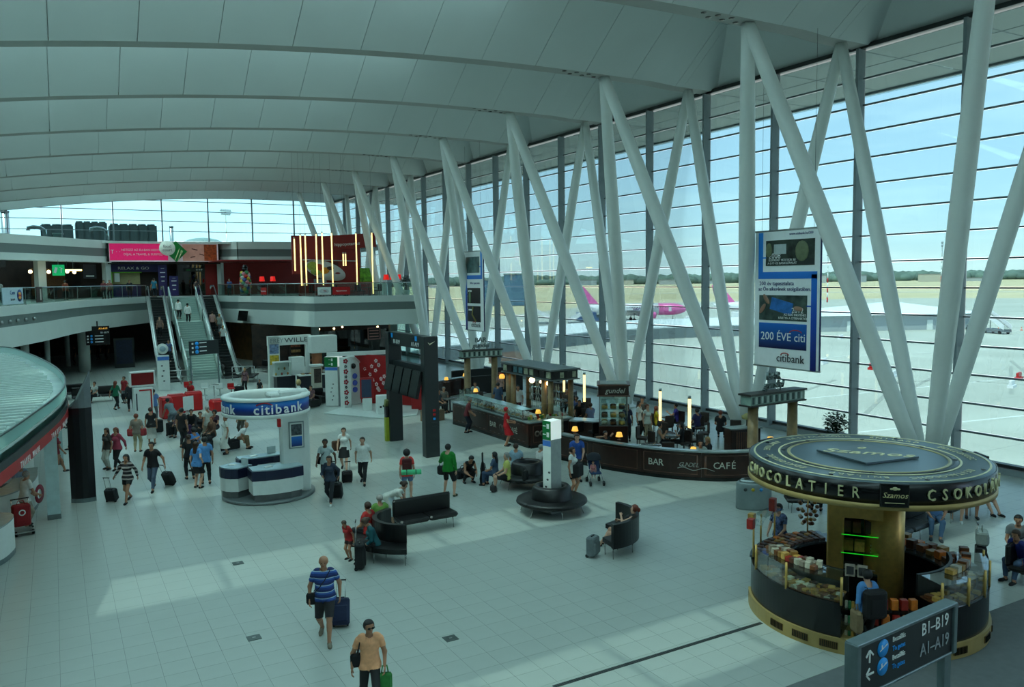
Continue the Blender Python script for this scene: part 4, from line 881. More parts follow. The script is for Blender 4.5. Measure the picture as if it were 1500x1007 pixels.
# ------------------------------------------------------------------ black portal with flight screens
pt = thing('portal_gate', 'tall dark portal of two square pillars carrying flight screens', 'portal', (13.35,32.4,0)); PB = mat('portal_anthracite', (.14,.165,.17), .4, var=.06)
for yy, dx in ((-1.95,0),(2.1,0)): MB().rbox((dx,yy,2.5), (.62,.40,5.0), .015).build('pillar', PB, pt)
MB().box((0,.07,4.72), (.36,3.65,.56)).build('lintel', PB, pt); MB().box((.05,.07,3.35), (.3,3.65,.75)).build('cross_beam', PB, pt)
for k,(yy,s) in enumerate(((1.2,'B1-B19'),(-.9,'A1-A19'))): text(s, .26, TEXTW, pt, (-.19,yy,4.60), (PI/2,0,-PI/2)); MB().box((-.185,yy+(.55 if k == 0 else -.1),4.86), (.02,.2,.2)).build('blue_symbol', BLUE, pt); MB().box((-.185,yy+(.1 if k == 0 else .35),4.86), (.02,.35,.05)).build('line', TEXTD, pt)
MB().tube([(-.14,-2.16,4.76),(-.07,-2.16,4.68),(.16,-2.16,4.80)], [.01,.035,.004], 5).build('swoosh_emblem', mat('swoosh', (.75,.72,.62)), pt)
for z, m, w in ((1.95,RED,.12),(1.78,RED,.12),(1.6,BLUE,.1),(1.45,TEXTD,.25),(1.3,TEXTD,.2)): MB().box((.08,-2.155,z), (w,.02,.09 if w < .2 else .03)).build('door_symbol', m, pt)
for k in range(4):
    q = bpy.data.objects.new('flight_screen', None); C.objects.link(q); q.parent = pt; q.location = (-.45,1.35-.95*k,3.0); q.rotation_euler = (0,.22,0)
    MB().box((0,0,0), (.12,.86,1.15)).build('housing', BLACK, q); MB().box((-.065,0,.28), (.01,.80,.5)).build('display', mat('screen_off', (.10,.115,.12), .25), q); MB().box((-.065,0,-.28), (.01,.80,.5)).build('display', MATS['screen_off'], q); MB().tube([(0,0,.2),(.5,0,.35)], .04, 6).build('bracket', DARKM, q)
t = thing('marker_post', 'black and yellow bin like post beside the far dark portal pillar', 'post', (13.0,34.55,0)); MB().box((0,0,.55), (.22,.22,1.1)).build('yellow_base', mat('post_yellow', (.62,.66,.16), .5), t); MB().box((0,0,1.35), (.2,.2,.5)).build('black_band', BLACK, t); MB().box((0,0,1.75), (.22,.16,.3), rx=.4).build('leaflet_holder', mat('holder_olive', (.50,.52,.30)), t)
# ------------------------------------------------------------------ phone brand stand: red benches, stools, red screen totem
t = thing('screen_totem', 'white totem with a dark red screen and red line', 'kiosk', (3.85,46.2,0), .08); MB().rbox((0,0,.95), (.95,.42,1.9), .03).build('body', WHITE, t); MB().rbox((0,0,2.35), (1.25,.35,.8), .03).build('screen_head', WHITE, t); MB().box((0,-.18,2.35), (1.08,.02,.62)).build('display', mat('display_dark_red', (.33,.05,.05), .3, emit=.15), t); MB().box((.1,-.22,1.75), (.6,.02,.07)).build('red_line', RED, t); MB().box((.38,-.22,1.0), (.07,.02,1.5)).build('red_line', RED, t); MB().box((-.33,-.215,1.15), (.06,.01,.9)).build('print_line', TEXTD, t)
for k,(x,y,w,d,h,l) in enumerate(((5.05,47.2,.55,.9,1.1,'tall red upholstered seat block with high back'),(5.75,48.6,.9,.55,1.05,'red upholstered seat block next in the red row'),(6.75,49.2,.9,.55,1.05,'red upholstered seat block at the row end'),(8.3,48.2,1.6,.9,.62,'low red upholstered table bench with papers'))):
    t = thing('red_seat', l, 'seat', (x,y,0), .12); MB().rbox((0,0,h/2), (w,d,h), .06).build('seat_block', RED, t); MB().rbox((0,-d*.02,h+.02), (w*.9,d*.8,.06), .02).build('cushion', mat('red_cushion', (.66,.05,.07), .45), t)
    if k == 3: MB().box((.1,0,h+.06), (.5,.3,.02), rz=.2).build('papers', WHITE, t)
struct(MB().box((9.2,49.2,.012), (2.2,2.6,.02)).build('floor_patch', mat('beige_carpet', (.60,.50,.42), .9)))
for k,(x,y,m,l) in enumerate(((7.15,54.4,RED,'red topped bar stool beside the escalator foot'),(7.95,53.0,WHITE,'white bar stool first beyond the red seats'),(8.75,52.4,WHITE,'white bar stool next to the second red stool'),(9.35,51.9,RED,'red topped bar stool beside the bank ring sign'))):
    t = thing('bar_stool', l, 'stool', (x,y,0)); MB().lathe([(0,0),(.22,0),(.22,.02),(.03,.04),(.03,.72),(0,.72)], n=14).build('stand', CHROME, t); MB().rbox((0,0,.77), (.4,.36,.09), .03).build('seat', m, t); MB().rbox((0,.17,.93), (.4,.05,.28), .02).build('backrest', m, t); MB().lathe([(.15,.3),(.17,.31),(.15,.32)], n=14).build('foot_ring', CHROME, t)
t = thing('high_table', 'small white high table between the bar stools', 'table', (8.35,52.0,0)); MB().lathe([(0,0),(.25,0),(.25,.02),(.03,.04),(.03,1.02),(.3,1.03),(.3,1.06),(0,1.06)], n=16).build('table_body', CHROME, t)
t = thing('direction_sign', 'dark two post direction sign with blue symbols before the stair', 'sign', (8.75,57.8,0), .35)
for x in (-1,1): MB().box((x,0,1.7), (.08,.08,3.4)).build('post', SF, t)
MB().box((0,0,2.95), (2.1,.12,.95)).build('board', SB, t)
for k in range(3):
    z = 3.25-.28*k; o = MB().lathe([(0,0),(.13,0),(.13,.01),(0,.01)], n=16).build('blue_disc', BLUE, t, (-.55,-.07,z)); o.rotation_euler.x = PI/2; MB().box((-.85,-.07,z), (.12,.02,.12)).build('arrow', TEXTW, t); MB().box((-.1,-.07,z+.04), (.5,.02,.07)).build('line', TEXTW, t)
# ------------------------------------------------------------------ jewellery kiosk and folk pattern stand
jk = thing('jewellery_kiosk', 'white frame kiosk with display cases and dark base cabinets', 'kiosk', (14.2,55,0), .05)
MB().box((-1.2,1.0,1.8), (.75,.3,3.6)).build('pillar', WHITE, jk); MB().box((-.1,1.0,3.3), (3.0,.3,.65)).build('lintel', WHITE, jk); MB().rbox((2.1,.6,2.95), (1.9,.9,1.2), .06).build('corner_box', WHITE, jk)
MB().box((1.15,1.0,1.6), (.25,.3,3.2)).build('pillar', WHITE, jk); MB().box((1.8,.9,1.5), (.7,.12,2.6)).build('portrait_panel', mat('portrait_print', (.66,.40,.26), .5, var=.35, scale=2), jk)
text('FREY', .42, mat('letter_silver', (.60,.64,.63), .4, .3), jk, (-1.0,.84,3.3), FRONT); text('WILLE', .46, TEXTD, jk, (.35,.84,3.3), FRONT, sx=1.3)
for z, m in ((2.75,mat('enamel_blue_print', (.42,.50,.62), .4, var=.6, scale=6)),(2.0,mat('enamel_yellow_print', (.78,.66,.18), .4, var=.5, scale=6))): MB().box((-1.2,.84,z), (.62,.02,.65)).build('picture', m, jk)
DNB = mat('cabinet_dark_navy', (.10,.12,.15), .35)
MB().box((-.75,.2,.48), (1.25,.8,.95)).build('base_cabinet', DNB, jk); MB().box((1.3,-.5,.48), (2.6,.7,.95)).build('base_cabinet', DNB, jk); MB().box((1.3,-.5,.98), (2.7,.8,.08)).build('counter_top', WHITE, jk); MB().box((.25,.6,1.5), (.9,.7,1.3)).build('white_cabinet', WHITE, jk)
vc = bpy.data.objects.new('display_case', None); C.objects.link(vc); vc.parent = jk; vc.location = (-.95,.1,.95)
MB().box((0,0,.03), (1.1,.6,.06)).build('case_floor', WHITE, vc); MB().box((0,0,.95), (1.1,.6,.1)).build('case_top', WHITE, vc); MB().box((0,.29,.5), (1.1,.03,.9)).build('case_back', WHITE, vc); MB().box((0,-.3,.5), (1.1,.015,.88)).build('pane', CGLASS, vc)
for k in range(5): MB().ell((-.4+.2*k,0,.15+.35*(k % 2)), (.07,.07,.1), 8, 6).build('jewel', GB[[5,2,3,0,8][k]], vc)
for k in range(8): MB().box((.3+.28*k,-.5,1.06), (.2,.3,.06)).build('tray', GB[[0,6,5,1][k % 4]], jk)
t = thing('display_pillar', 'white display pillar with a dark portrait beside the jewellery counter', 'pillar display', (14.35,50.6,0)); MB().box((0,0,.95), (.55,.5,1.9)).build('body', mat('warm_white', (.70,.68,.62)), t); MB().box((0,-.26,1.35), (.45,.02,.9)).build('portrait', mat('portrait_dark', (.22,.17,.15), .5, var=.6), t); MB().box((0,0,2.0), (.75,.6,.12)).build('head', WHITE, t)
fk = thing('folk_stand', 'white and red stand decorated with folk flower patterns', 'kiosk', (15.6,43.8,0))
RF = mat('folk_red', (.60,.05,.06), .5)
MB().prism([(-2.9,-.3),(-.6,-3.8),(1.2,-3.6),(2.3,-1.4),(.6,2.6),(-1.2,1.5)], .012, .06).build('platform', mat('platform_white', (.78,.82,.80), .35), fk)
MB().box((-1.2,1.1,1.5), (.42,.5,2.9), rz=.2).build('flower_column', WHITE, fk); 
MB().add([(-1.0,1.4,.06),(.1,2.2,.06),(.1,2.2,2.4),(-.45,1.8,2.85),(-1.0,1.4,2.9),(-1.0,1.5,.06),(.1,2.3,.06),(.1,2.3,2.4),(-.45,1.9,2.85),(-1.0,1.5,2.9)], [(0,1,2,3,4),(9,8,7,6,5),(0,5,6,1),(1,6,7,2),(2,7,8,3),(3,8,9,4)]).build('white_wall', WHITE, fk)
MB().add([(.0,2.3,.06),(2.6,-1.0,.06),(2.6,-1.0,1.35),(1.5,.5,2.9),(-.4,2.6,3.0),(.1,2.36,.06),(2.7,-.94,.06),(2.7,-.94,1.35),(1.6,.56,2.9),(-.3,2.66,3.0)], [(0,1,2,3,4),(9,8,7,6,5),(0,5,6,1),(1,6,7,2),(2,7,8,3),(3,8,9,4)]).build('red_wall', RF, fk)
MB().box((-.1,2.0,3.05), (3.6,.3,.22), rz=-.15).build('white_roof_edge', WHITE, fk)
MB().tube([(1.5,.45,2.95),(2.65,-1.0,1.42)], .09, 6).build('white_gable_edge', WHITE, fk); MB().tube([(-1.0,1.38,2.95),(-.45,1.78,2.9),(.1,2.18,2.45)], .06, 6).build('white_gable_edge', WHITE, fk)
MB().rbox((2.25,-1.9,.62), (1.1,.45,1.2), .03, rz=-.7).build('red_block', RF, fk)
rn = random.Random(2)
for k in range(9):
    z = .35+.3*k; r = .12 if k % 2 == 0 else .07
    for j in range(5): a = j*1.257; MB().ell((-1.25+.6*r*math.cos(a)*1.3,.83-.02,z+.6*r*math.sin(a)*1.3), (r*.5,.012,r*.5), 7, 5).build('petal', mat('petal_red', (.62,.08,.14)) if k % 2 == 0 else DARKM, fk)
u = Vector((2.6,-3.3,0)).normalized()
for k in range(16):
    s = .35+2.1*rn.random()*.55; z = .5+2.2*((k*.37) % 1); P = Vector((0,2.3,0))+u*s*1.2
    for j in range(5): a = j*1.257+k; MB().ell((P.x-.04+.07*u.x*math.cos(a),P.y-.04+.07*u.y*math.cos(a),z+.08*math.sin(a)), (.05,.05,.05), 6, 5).build('petal', mat('petal_pink_white', (.82,.72,.72)), fk)
for z in (1.75,1.35,.95): MB().ell((-.42,1.72,z), (.16,.03,.17), 10, 6).build('blue_badge', mat('badge_violet_blue', (.28,.35,.72)), fk)
MB().ell((-.5,1.68,2.35), (.15,.03,.17), 10, 6).build('badge', BLACK, fk)
t = thing('screen_stand', 'red framed upright touch screen on the white platform', 'screen', (15.05,43.1,.06), -.2); MB().box((0,0,.35), (.5,.3,.7)).build('base', WHITE, t); MB().rbox((0,0,1.25), (.75,.14,1.2), .03).build('red_frame', RF, t); MB().box((-.03,-.075,1.25), (.55,.02,1.0)).build('display', mat('display_blue_grey', (.22,.26,.36), .3), t)
t = thing('patterned_counter', 'low white counter with a dark flower band on the platform', 'counter', (15.75,41.6,.06), -.15); MB().rbox((0,0,.5), (1.3,.6,1.0), .03).build('body', WHITE, t)
for k in range(7): MB().ell((-.5+.17*k,-.31,.4+.04*(k % 2)), (.07,.012,.06), 8, 5).build('petal', MATS['petal_red'] if k in (2,4) else DARKM, t)
for k,(x,y,rz,l) in enumerate(((12.8,46.5,.3,'dark leather armchair where the plaid shirt person sits'),(13.55,47.6,0,'dark leather armchair between the pillar and the flower column'),(12.6,48.6,-.3,'dark leather armchair behind the bank kiosk slab'))):
    t = thing('armchair', l, 'armchair', (x,y,0), rz); MB().rbox((0,0,.25), (.85,.8,.4), .05).build('seat', LEATHER, t); MB().rbox((0,.35,.55), (.85,.16,.7), .05).build('backrest', LEATHER, t)
    for s in (-1,1): MB().rbox((s*.4,0,.38), (.14,.8,.55), .04).build('armrest', LEATHER, t)
for k,(x,y,rz,l) in enumerate(((14.9,66.6,-1.2,'long dark bench in the shop passage beside the escalator'),(1.9,56.3,0,'black bench before the passage where one person sits'),(.6,58.5,.1,'black bench deeper in the passage mouth'),(12.6,61.5,1.2,'dark bench beside the jewellery kiosk frame'))): bench(l, x, y, rz, 2.4)
# ------------------------------------------------------------------ travel counter under the round canopy
CANG = frosted('canopy_frosted_glass', (.70,.84,.82), .3)
tv = thing('canopy', 'round glass topped canopy with a red lettered band above the service counters', 'canopy', (-5,33,0))
edge = catmull([(-9,12.5,0),(-3.2,15.5,0),(-1.9,18,0),(-1.15,20.8,0),(-.45,24.75,0),(.08,28.3,0),(.26,32,0),(.05,36.6,0),(-.62,42.3,0),(-1.73,49,0),(-2.65,51.8,0),(-5.5,55,0),(-9,56,0)], 4)
e2 = [(p[0]+5,p[1]-33) for p in edge]; poly = e2
MB().prism(poly, 3.62, 3.70).build('roof_deck', mat('canopy_roof', (.72,.79,.77), .25, var=.10, scale=.8), tv)
sl = MB(); 
for k in range(70):
    y = -19+.58*k; xs = [p[0] for p in e2 if abs(p[1]-y) < 1.2]
    if xs: sl.box(((min(xs)-.4-4)/2,y,3.73), (min(xs)-.4+4,.16,.05))
stuff(sl.build('roof_slat', mat('canopy_slat', (.80,.86,.84), .3), tv))
FR = offset(e2, .03)
for k in range(8, len(FR)-6, 2):
    seg = FR[k:k+3]; MB().strip(seg, 3.42, 4.0, .02).build('pane', CANG, tv)
MB().strip(FR, 3.98, 4.02, .05).build('glass_rim', mat('rim_dark', (.2,.28,.28), .3), tv); MB().strip(FR, 3.22, 3.44, .10).build('dark_band', mat('canopy_dark_band', (.12,.16,.165), .4), tv); MB().strip(FR, 2.96, 3.24, .12).build('red_band', mat('canopy_red', (.66,.06,.08), .4), tv)
MB().prism([(x,y) for x,y in offset(e2,.25)], 3.12, 3.16).build('soffit', PLASTER, tv)
def edgetext(s, y0, dy, size, z):
    for i, ch in enumerate(s):
        y = y0+i*dy
        for a, b in zip(edge, edge[1:]):
            if a[1] <= y <= b[1]:
                k = (y-a[1])/(b[1]-a[1]); x = a[0]+(b[0]-a[0])*k; an = math.atan2(b[1]-a[1], b[0]-a[0])
                if ch != ' ': text(ch, size, TEXTW, tv, (x+5+.10*math.sin(an),y-33-.10*math.cos(an),z), (PI/2,0,an), name='letter')
edgetext('TRAVEL VALUE', 21.9, .18, .21, 3.1); edgetext('TRAVEL VALUE', 25.6, .26, .21, 3.1)
for (x,y,w) in ((-.30,28.75,.36),(-.10,37.4,.30),(-1.5,46,.3)): MB().box((x+5,y-33,1.6), (w,w,3.2)).build('column', mat('column_pale_blue', (.70,.80,.80), .3), tv); MB().box((x+5,y-33,.08), (w+.02,w+.02,.16)).build('column_base', mat('col_base', (.42,.47,.47), .4, .4), tv)
def curvedesk(label, path, z=1.0, d=.7):
    t = thing('service_counter', label, 'counter', (path[0][0],path[0][1],0)); P = catmull([(a-path[0][0],b-path[0][1],0) for a,b in path], 5)
    In = offset(P, d); n = len(P)
    MB().prism([(a,b) for a,b,_ in P]+In[::-1], .0, .14).build('plinth', SF, t); MB().prism([(a,b) for a,b,_ in P]+In[::-1], .14, z-.04).build('front', WHITE, t); MB().prism([(a,b) for a,b,_ in P]+In[::-1], z-.04, z).build('counter_top', mat('counter_grey_top', (.62,.66,.65), .25), t)
    return t, P
t, P = curvedesk('white curved service counter with red round logo where the clerk sits', [(-3.6,27.9),(-1.9,28.2),(-1.15,29.0),(-.78,30.4),(-.75,32.2)]); q = P[14]
o = MB().lathe([(.16,0),(.3,0),(.3,.02),(.16,.02)], n=24).build('logo_ring', mat('logo_wine', (.55,.08,.18)), t, (q[0]+.12,q[1]-.08,.55)); o.rotation_euler = (PI/2,0,1.15); MB().box((-.6,.9,1.02), (.45,.3,.04)).build('papers', WHITE, t)
for x,y,r in ((.6,1.2,.3),(.2,.6,.1)): MB().rbox((x,y,1.15), (.4,.08,.3), .02, rz=r).build('monitor', mat('monitor_grey', (.45,.5,.5)), t)
t, P = curvedesk('white curved service counter with round logo at the picture edge', [(-4.4,24.0),(-2.6,24.0),(-1.75,24.3),(-1.35,25.0),(-1.3,26.0),(-2.2,26.6)]); q = P[9]
o = MB().lathe([(.16,0),(.3,0),(.3,.02),(.16,.02)], n=24).build('logo_ring', MATS['logo_wine'], t, (-2.25+4.4,.06,.5)); o.rotation_euler = (PI/2,0,.25); MB().rbox((2.2,.9,1.15), (.5,.3,.3), .03).build('till', mat('till_grey', (.4,.43,.43)), t)
t, P = curvedesk('pale round back counter in the depth of the canopy', [(-3.5,34.5),(-1.6,34.2),(-.95,35.2),(-1.2,36.8)], 1.5); MB().box((.5,-.3,1.2), (1.1,.05,.5)).build('dark_panel', NAVY, t)
for k,(x,y,l) in enumerate(((-1.6,26.6,'glowing round downlight nearest over the service counters'),(-1.5,30.2,'glowing round downlight over the seated clerk'),(-2.6,28.4,'glowing round downlight deeper under the canopy'),(-1.8,34.6,'glowing round downlight over the pale back counter'))):
    t = thing('downlight', l, 'lamp', (x,y,3.06)); MB().lathe([(0,0),(.11,0),(.11,.06),(0,.06)], n=14).build('lens', mat('downlight_glow', (1,.84,.62), emit=14), t); MB().lathe([(.11,-.01),(.14,-.01),(.14,.06),(.11,.06)], n=14).build('rim', ALU, t)
t = thing('curved_pylon', 'tall black curved pylon with a grey scooped top edge', 'pylon', (.56,30.35,0))
pp = [(-.36,.12),(-.2,-.02),(0,-.09),(.18,-.10),(.38,-.02),(.38,.14),(0,.2)]
MB().prism(pp, .13, 3.2).build('pylon_body', mat('pylon_navy_black', (.05,.052,.075), .35, var=.1), t); MB().prism([(x*1.02,y*1.02) for x,y in pp], 0, .14).build('base', SF, t)
v = []; 
for x,y in pp: zt = 3.2+1.25*max(0,(x+.36)/.74)**1.8; v += [(x,y,3.2),(x,y,zt)]
n = len(pp); MB().add(v, [(2*i,2*((i+1)%n),2*((i+1)%n)+1,2*i+1) for i in range(n)]+[tuple(2*i+1 for i in range(n))]).build('scooped_top', mat('pylon_top_grey', (.42,.45,.46), .35, .3), t)
# ------------------------------------------------------------------ outside: apron, field, aircraft, far edge of the airport
AZ = -7.2
def ground_mat(name, c1, c2, scale, stretch=(1,1,1), joint=0):
    m = bpy.data.materials.new(name); m.use_nodes = True; n, l = m.node_tree.nodes, m.node_tree.links; b = n['Principled BSDF']; b.inputs['Roughness'].default_value = .85
    tc = n.new('ShaderNodeTexCoord'); mp = n.new('ShaderNodeMapping'); mp.inputs['Scale'].default_value = stretch; no = n.new('ShaderNodeTexNoise'); no.inputs['Scale'].default_value = scale; no.inputs['Detail'].default_value = 5
    cr = n.new('ShaderNodeValToRGB'); cr.color_ramp.elements[0].position = .35; cr.color_ramp.elements[1].position = .65; cr.color_ramp.elements[0].color = lin(c1)+(1,); cr.color_ramp.elements[1].color = lin(c2)+(1,)
    l.new(tc.outputs['Object'], mp.inputs['Vector']); l.new(mp.outputs[0], no.inputs['Vector']); l.new(no.outputs['Fac'], cr.inputs['Fac'])
    if joint:
        br = n.new('ShaderNodeTexBrick'); br.offset = 0; br.inputs['Scale'].default_value = 1; br.inputs['Brick Width'].default_value = 7.5; br.inputs['Row Height'].default_value = 7.5; br.inputs['Mortar Size'].default_value = .06
        br.inputs['Color1'].default_value = br.inputs['Color2'].default_value = (1,1,1,1); br.inputs['Mortar'].default_value = (.72,.72,.72,1)
        mx = n.new('ShaderNodeMix'); mx.data_type = 'RGBA'; mx.blend_type = 'MULTIPLY'; mx.inputs[0].default_value = 1
        l.new(tc.outputs['Object'], br.inputs['Vector']); l.new(cr.outputs['Color'], mx.inputs[6]); l.new(br.outputs['Color'], mx.inputs[7]); l.new(mx.outputs[2], b.inputs['Base Color'])
    else: l.new(cr.outputs['Color'], b.inputs['Base Color'])
    return m
struct(MB().prism([(-500,-900),(4500,-900),(4500,4200),(-500,4200)], AZ-.6, AZ-.25).build('field', ground_mat('dry_grass', (.72,.67,.52), (.79,.74,.60), .012, (.3,1.2,1))))
ap = struct(MB().prism([(-60,-400),(-60,300),(131,262),(210,322),(276,369),(445,317),(482,257),(640,-400)], AZ-.2, AZ).build('apron', ground_mat('apron_concrete', (.66,.67,.63), (.72,.73,.69), .06, (1,1,1), 1)))
MB().prism([(690,300),(540,560),(400,620),(395,608),(530,545),(670,300)], AZ-.245, AZ-.15).build('taxiway', mat('taxiway_grey', (.70,.70,.66), .8), ap)
MK = mat('apron_white_line', (.85,.86,.84), .7); TY = mat('tyre_streak', (.60,.61,.58), .85)
for (a,b,w) in (((40,52),(130,38),.35),((40,68),(140,60),.3),((60,110),(170,85),.3)): d = Vector((b[0]-a[0],b[1]-a[1])); MB().box(((a[0]+b[0])/2,(a[1]+b[1])/2,AZ+.01), (d.length,w,.02), rz=math.atan2(d.y,d.x)).build('painted_line', MK, ap)
for k in range(9): x = 60+9*k; MB().box((x,62+3*(k % 3),AZ+.01), (34,.5,.02), rz=.5+.12*math.sin(k*2.1)).build('tyre_mark', TY, ap)
m = MB(); ringwall(m, 11, 10.6, -40, 150, AZ+.005, AZ+.02, 24); o = m.build('tyre_mark', TY, ap); o.location = (98,57,0)
# flat roofed walkway building
GP = mat('walkway_panel_grey', (.46,.50,.51), .5); WR = mat('walkway_roof_white', (.88,.90,.90), .5)
wk = thing('walkway_building', 'long low grey walkway building with white flat roof across the apron', 'building', (100,146,AZ))
WP = [(40,118),(60,131),(85,140),(112,149),(137,146),(150,142),(158,138)]
for a, b in zip(WP, WP[1:]):
    d = Vector((b[0]-a[0],b[1]-a[1])); n_ = max(1,int(d.length/6)); an = math.atan2(d.y,d.x)
    for k in range(n_):
        p0 = Vector(a)+d*((k+.5)/n_); MB().box((p0.x-100,p0.y-146,1.25), (d.length/n_-.15,.3,2.5), rz=an).build('wall_panel', GP, wk); q = Vector(a)+d*(k/n_); MB().box((q.x-100,q.y-146,1.3), (.2,.45,2.6), rz=an).build('post', ALU, wk)
MB().prism([(x-100,y-146) for x,y in WP]+[(x-100+16,y-146+30) for x,y in WP[::-1]], 2.5, 2.75).build('flat_roof', WR, wk)
t = thing('hall_building', 'grey apron shed with a shallow peaked white roof', 'building', (195,142,AZ), -.4)
MB().box((0,0,2.1), (46,22,4.2)).build('wall', mat('shed_grey', (.62,.65,.66), .5), t); MB().add([(-24,-12,4.1),(24,-12,4.1),(24,12,4.1),(-24,12,4.1),(4,0,7.2)], [(0,1,4),(1,2,4),(2,3,4),(3,0,4),(3,2,1,0)]).build('roof', WR, t)
for x in (-14,-2,8,16): MB().box((x,-11.05,1.3), (1.6,.2,2.6)).build('door', WHITE, t)
# airliners
PKM = mat('aircraft_magenta', (.90,.42,.68), .35); PPL = mat('aircraft_purple', (.32,.14,.42), .35); AWH = mat('aircraft_white', (.90,.90,.91), .3)
def airliner(label, nose, hd):
    t = thing('airliner', label, 'aircraft', (nose[0],nose[1],AZ), hd)   # local +x is the nose direction
    R = 2.0; zc = 3.9
    def body(x0, x1, m, nm, prof): MB().tube([(x,0,zc+dz) for x,r,dz in prof], [r for x,r,dz in prof], 16).build(nm, m, t)
    body(0,0,PKM,'nose_section',[(0,.15,-.35),(-.5,.75,-.3),(-1.5,1.35,-.15),(-3,1.8,-.03),(-5,R,0),(-9.5,R,0)])
    body(0,0,AWH,'fuselage',[(-9.5,R,0),(-24,R,0),(-28,1.8,.1),(-33,1.1,.55),(-36.5,.4,.95)])
    MB().add([(-29,-.15,5.5),(-35.5,-.12,5.3),(-37.2,-.08,11.6),(-34.2,-.08,11.6),(-29,.15,5.5),(-35.5,.12,5.3),(-37.2,.08,11.6),(-34.2,.08,11.6)], [(0,1,2,3),(7,6,5,4),(0,4,5,1),(1,5,6,2),(2,6,7,3),(3,7,4,0)]).build('tail_fin', PKM, t)
    MB().add([(-33,-.17,6.2),(-35.8,-.15,6.2),(-37,-.1,10.6),(-35.6,-.1,10.6)], [(0,1,2,3)]).build('tail_stripe', PPL, t); MB().add([(-33,.17,6.2),(-35.8,.15,6.2),(-37,.1,10.6),(-35.6,.1,10.6)], [(3,2,1,0)]).build('tail_stripe', PPL, t)
    for s in (-1,1):
        MB().add([(-13,s*1.6,3.0),(-20,s*1.6,3.0),(-22.5,s*17,4.3),(-20.8,s*17,4.3),(-13,s*1.6,3.5),(-20,s*1.6,3.2),(-22.5,s*17,4.45),(-20.8,s*17,4.45)], [(0,1,2,3),(7,6,5,4),(0,4,5,1),(1,5,6,2),(2,6,7,3),(3,7,4,0)]).build('wing', mat('wing_grey', (.66,.68,.70), .4), t)
        MB().add([(-31,s*.8,4.6),(-34.5,s*.8,4.6),(-36,s*6.2,5.0),(-34.5,s*6.2,5.0),(-31,s*.8,4.8),(-34.5,s*.8,4.75),(-36,s*6.2,5.1),(-34.5,s*6.2,5.1)], [(0,1,2,3),(7,6,5,4),(0,4,5,1),(1,5,6,2),(2,6,7,3),(3,7,4,0)]).build('tailplane', MATS['wing_grey'], t)
        MB().tube([(-11.2,s*5.7,2.2),(-11.6,s*5.7,2.2),(-13.5,s*5.7,2.2),(-15.4,s*5.7,2.25)], [.95,1.1,1.1,.7], 14).build('engine', PKM, t); MB().tube([(-11.15,s*5.7,2.2),(-11.3,s*5.7,2.2)], .85, 14).build('engine_intake', BLACK, t)
        MB().box((-14,s*5.7,3.1), (3,.3,.6)).build('pylon', MATS['wing_grey'], t)
        MB().tube([(-18,s*3.8,0.55),(-18,s*3.8,2.9)], .15, 6).build('main_gear', ALU, t)
        for dx in (-.0,): o = MB().lathe([(0,-.4),(.55,-.4),(.55,.4),(0,.4)], n=14).build('wheel', BLACK, t, (-18,s*3.8,.55)); o.rotation_euler.x = PI/2
        text('wizz', 2.6, PPL, t, (-15.5,s*2.03,4.1), (PI/2,0,0 if s < 0 else PI), sx=1.3, shear=.2)
        st_ = MB()
        for k in range(26): st_.box((-6.5-.85*k,s*1.93,4.6), (.28,.12,.38))
        stuff(st_.build('window', DARKM, t)); MB().box((-1.9,s*.95,4.5), (1.1,.7,.5), rz=-s*.5).build('cockpit_window', DARKM, t); MB().box((-5.8,s*1.97,4.2), (.9,.1,1.9)).build('door', AWH, t)
    MB().tube([(-4.5,0,.4),(-4.5,0,2.4)], .1, 6).build('nose_gear', ALU, t); o = MB().lathe([(0,-.3),(.4,-.3),(.4,.3),(0,.3)], n=12).build('wheel', BLACK, t, (-4.5,0,.4)); o.rotation_euler.x = PI/2
    return t
HD = math.atan2(-.49,.87)
airliner('pink nosed white airliner seen whole through the middle of the glass wall', (184,206), HD)
airliner('white airliner whose pink and purple tail shows beside the hanging banner', (229,189), HD)
# masts, vehicles, barriers
def lightmast(label, x, y, h, redwhite=True):
    t = thing('floodlight_mast', label, 'mast', (x,y,AZ)); n = 10
    for k in range(n): MB().tube([(0,0,h*k/n),(0,0,h*(k+1)/n)], .38*(1-.05*k), 8).build('mast_section', (RED if k % 2 == 0 else WHITE) if (redwhite and k < 5) else WHITE, t)
    MB().box((0,0,h+.3), (5,.6,.4), rz=.5).build('lamp_bar', ALU, t); MB().box((0,0,h-1), (4,.6,.4), rz=.5).build('lamp_bar', ALU, t)
    for k in range(5):
        for z in (.0,-1.2): MB().box(((-2+k)*.88,(-2+k)*.48,h+z+.7), (.7,.5,.6), rz=.5).build('lamp', mat('lamp_housing', (.7,.73,.75), .4), t)
lightmast('red and white floodlight mast standing behind the peaked shed', 324, 206, 27); lightmast('thin red and white mast beside the banner edge', 362, 294, 26)
lightmast('grey floodlight mast seen above the roof beyond the end wall', 60, 330, 42, False)
def vehicle(label, x, y, rz, L, w, h, m, name='van', cat='vehicle'):
    t = thing(name, label, cat, (x,y,AZ), rz); MB().rbox((-.1*L,0,h*.58), (L*.78,w,h*.75), .15).build('body', m, t); MB().rbox((L*.38,0,h*.45), (L*.26,w*.95,h*.5), .12).build('cab', m, t); MB().box((L*.36,0,h*.62), (L*.2,w*.97,h*.22)).build('window', DARKM, t)
    for sx_ in (-.3,.32):
        for s in (-1,1): o = MB().lathe([(0,-.15),(.38,-.15),(.38,.15),(0,.15)], n=12).build('wheel', BLACK, t, (L*sx_,s*w*.5,.38)); o.rotation_euler.x = PI/2
    return t
vehicle('dark car parked beyond the right mullion near the stairs vehicle', 205, 122, .5, 4.4, 1.8, 1.6, mat('car_dark_blue', (.13,.2,.28), .3), 'car', 'car')
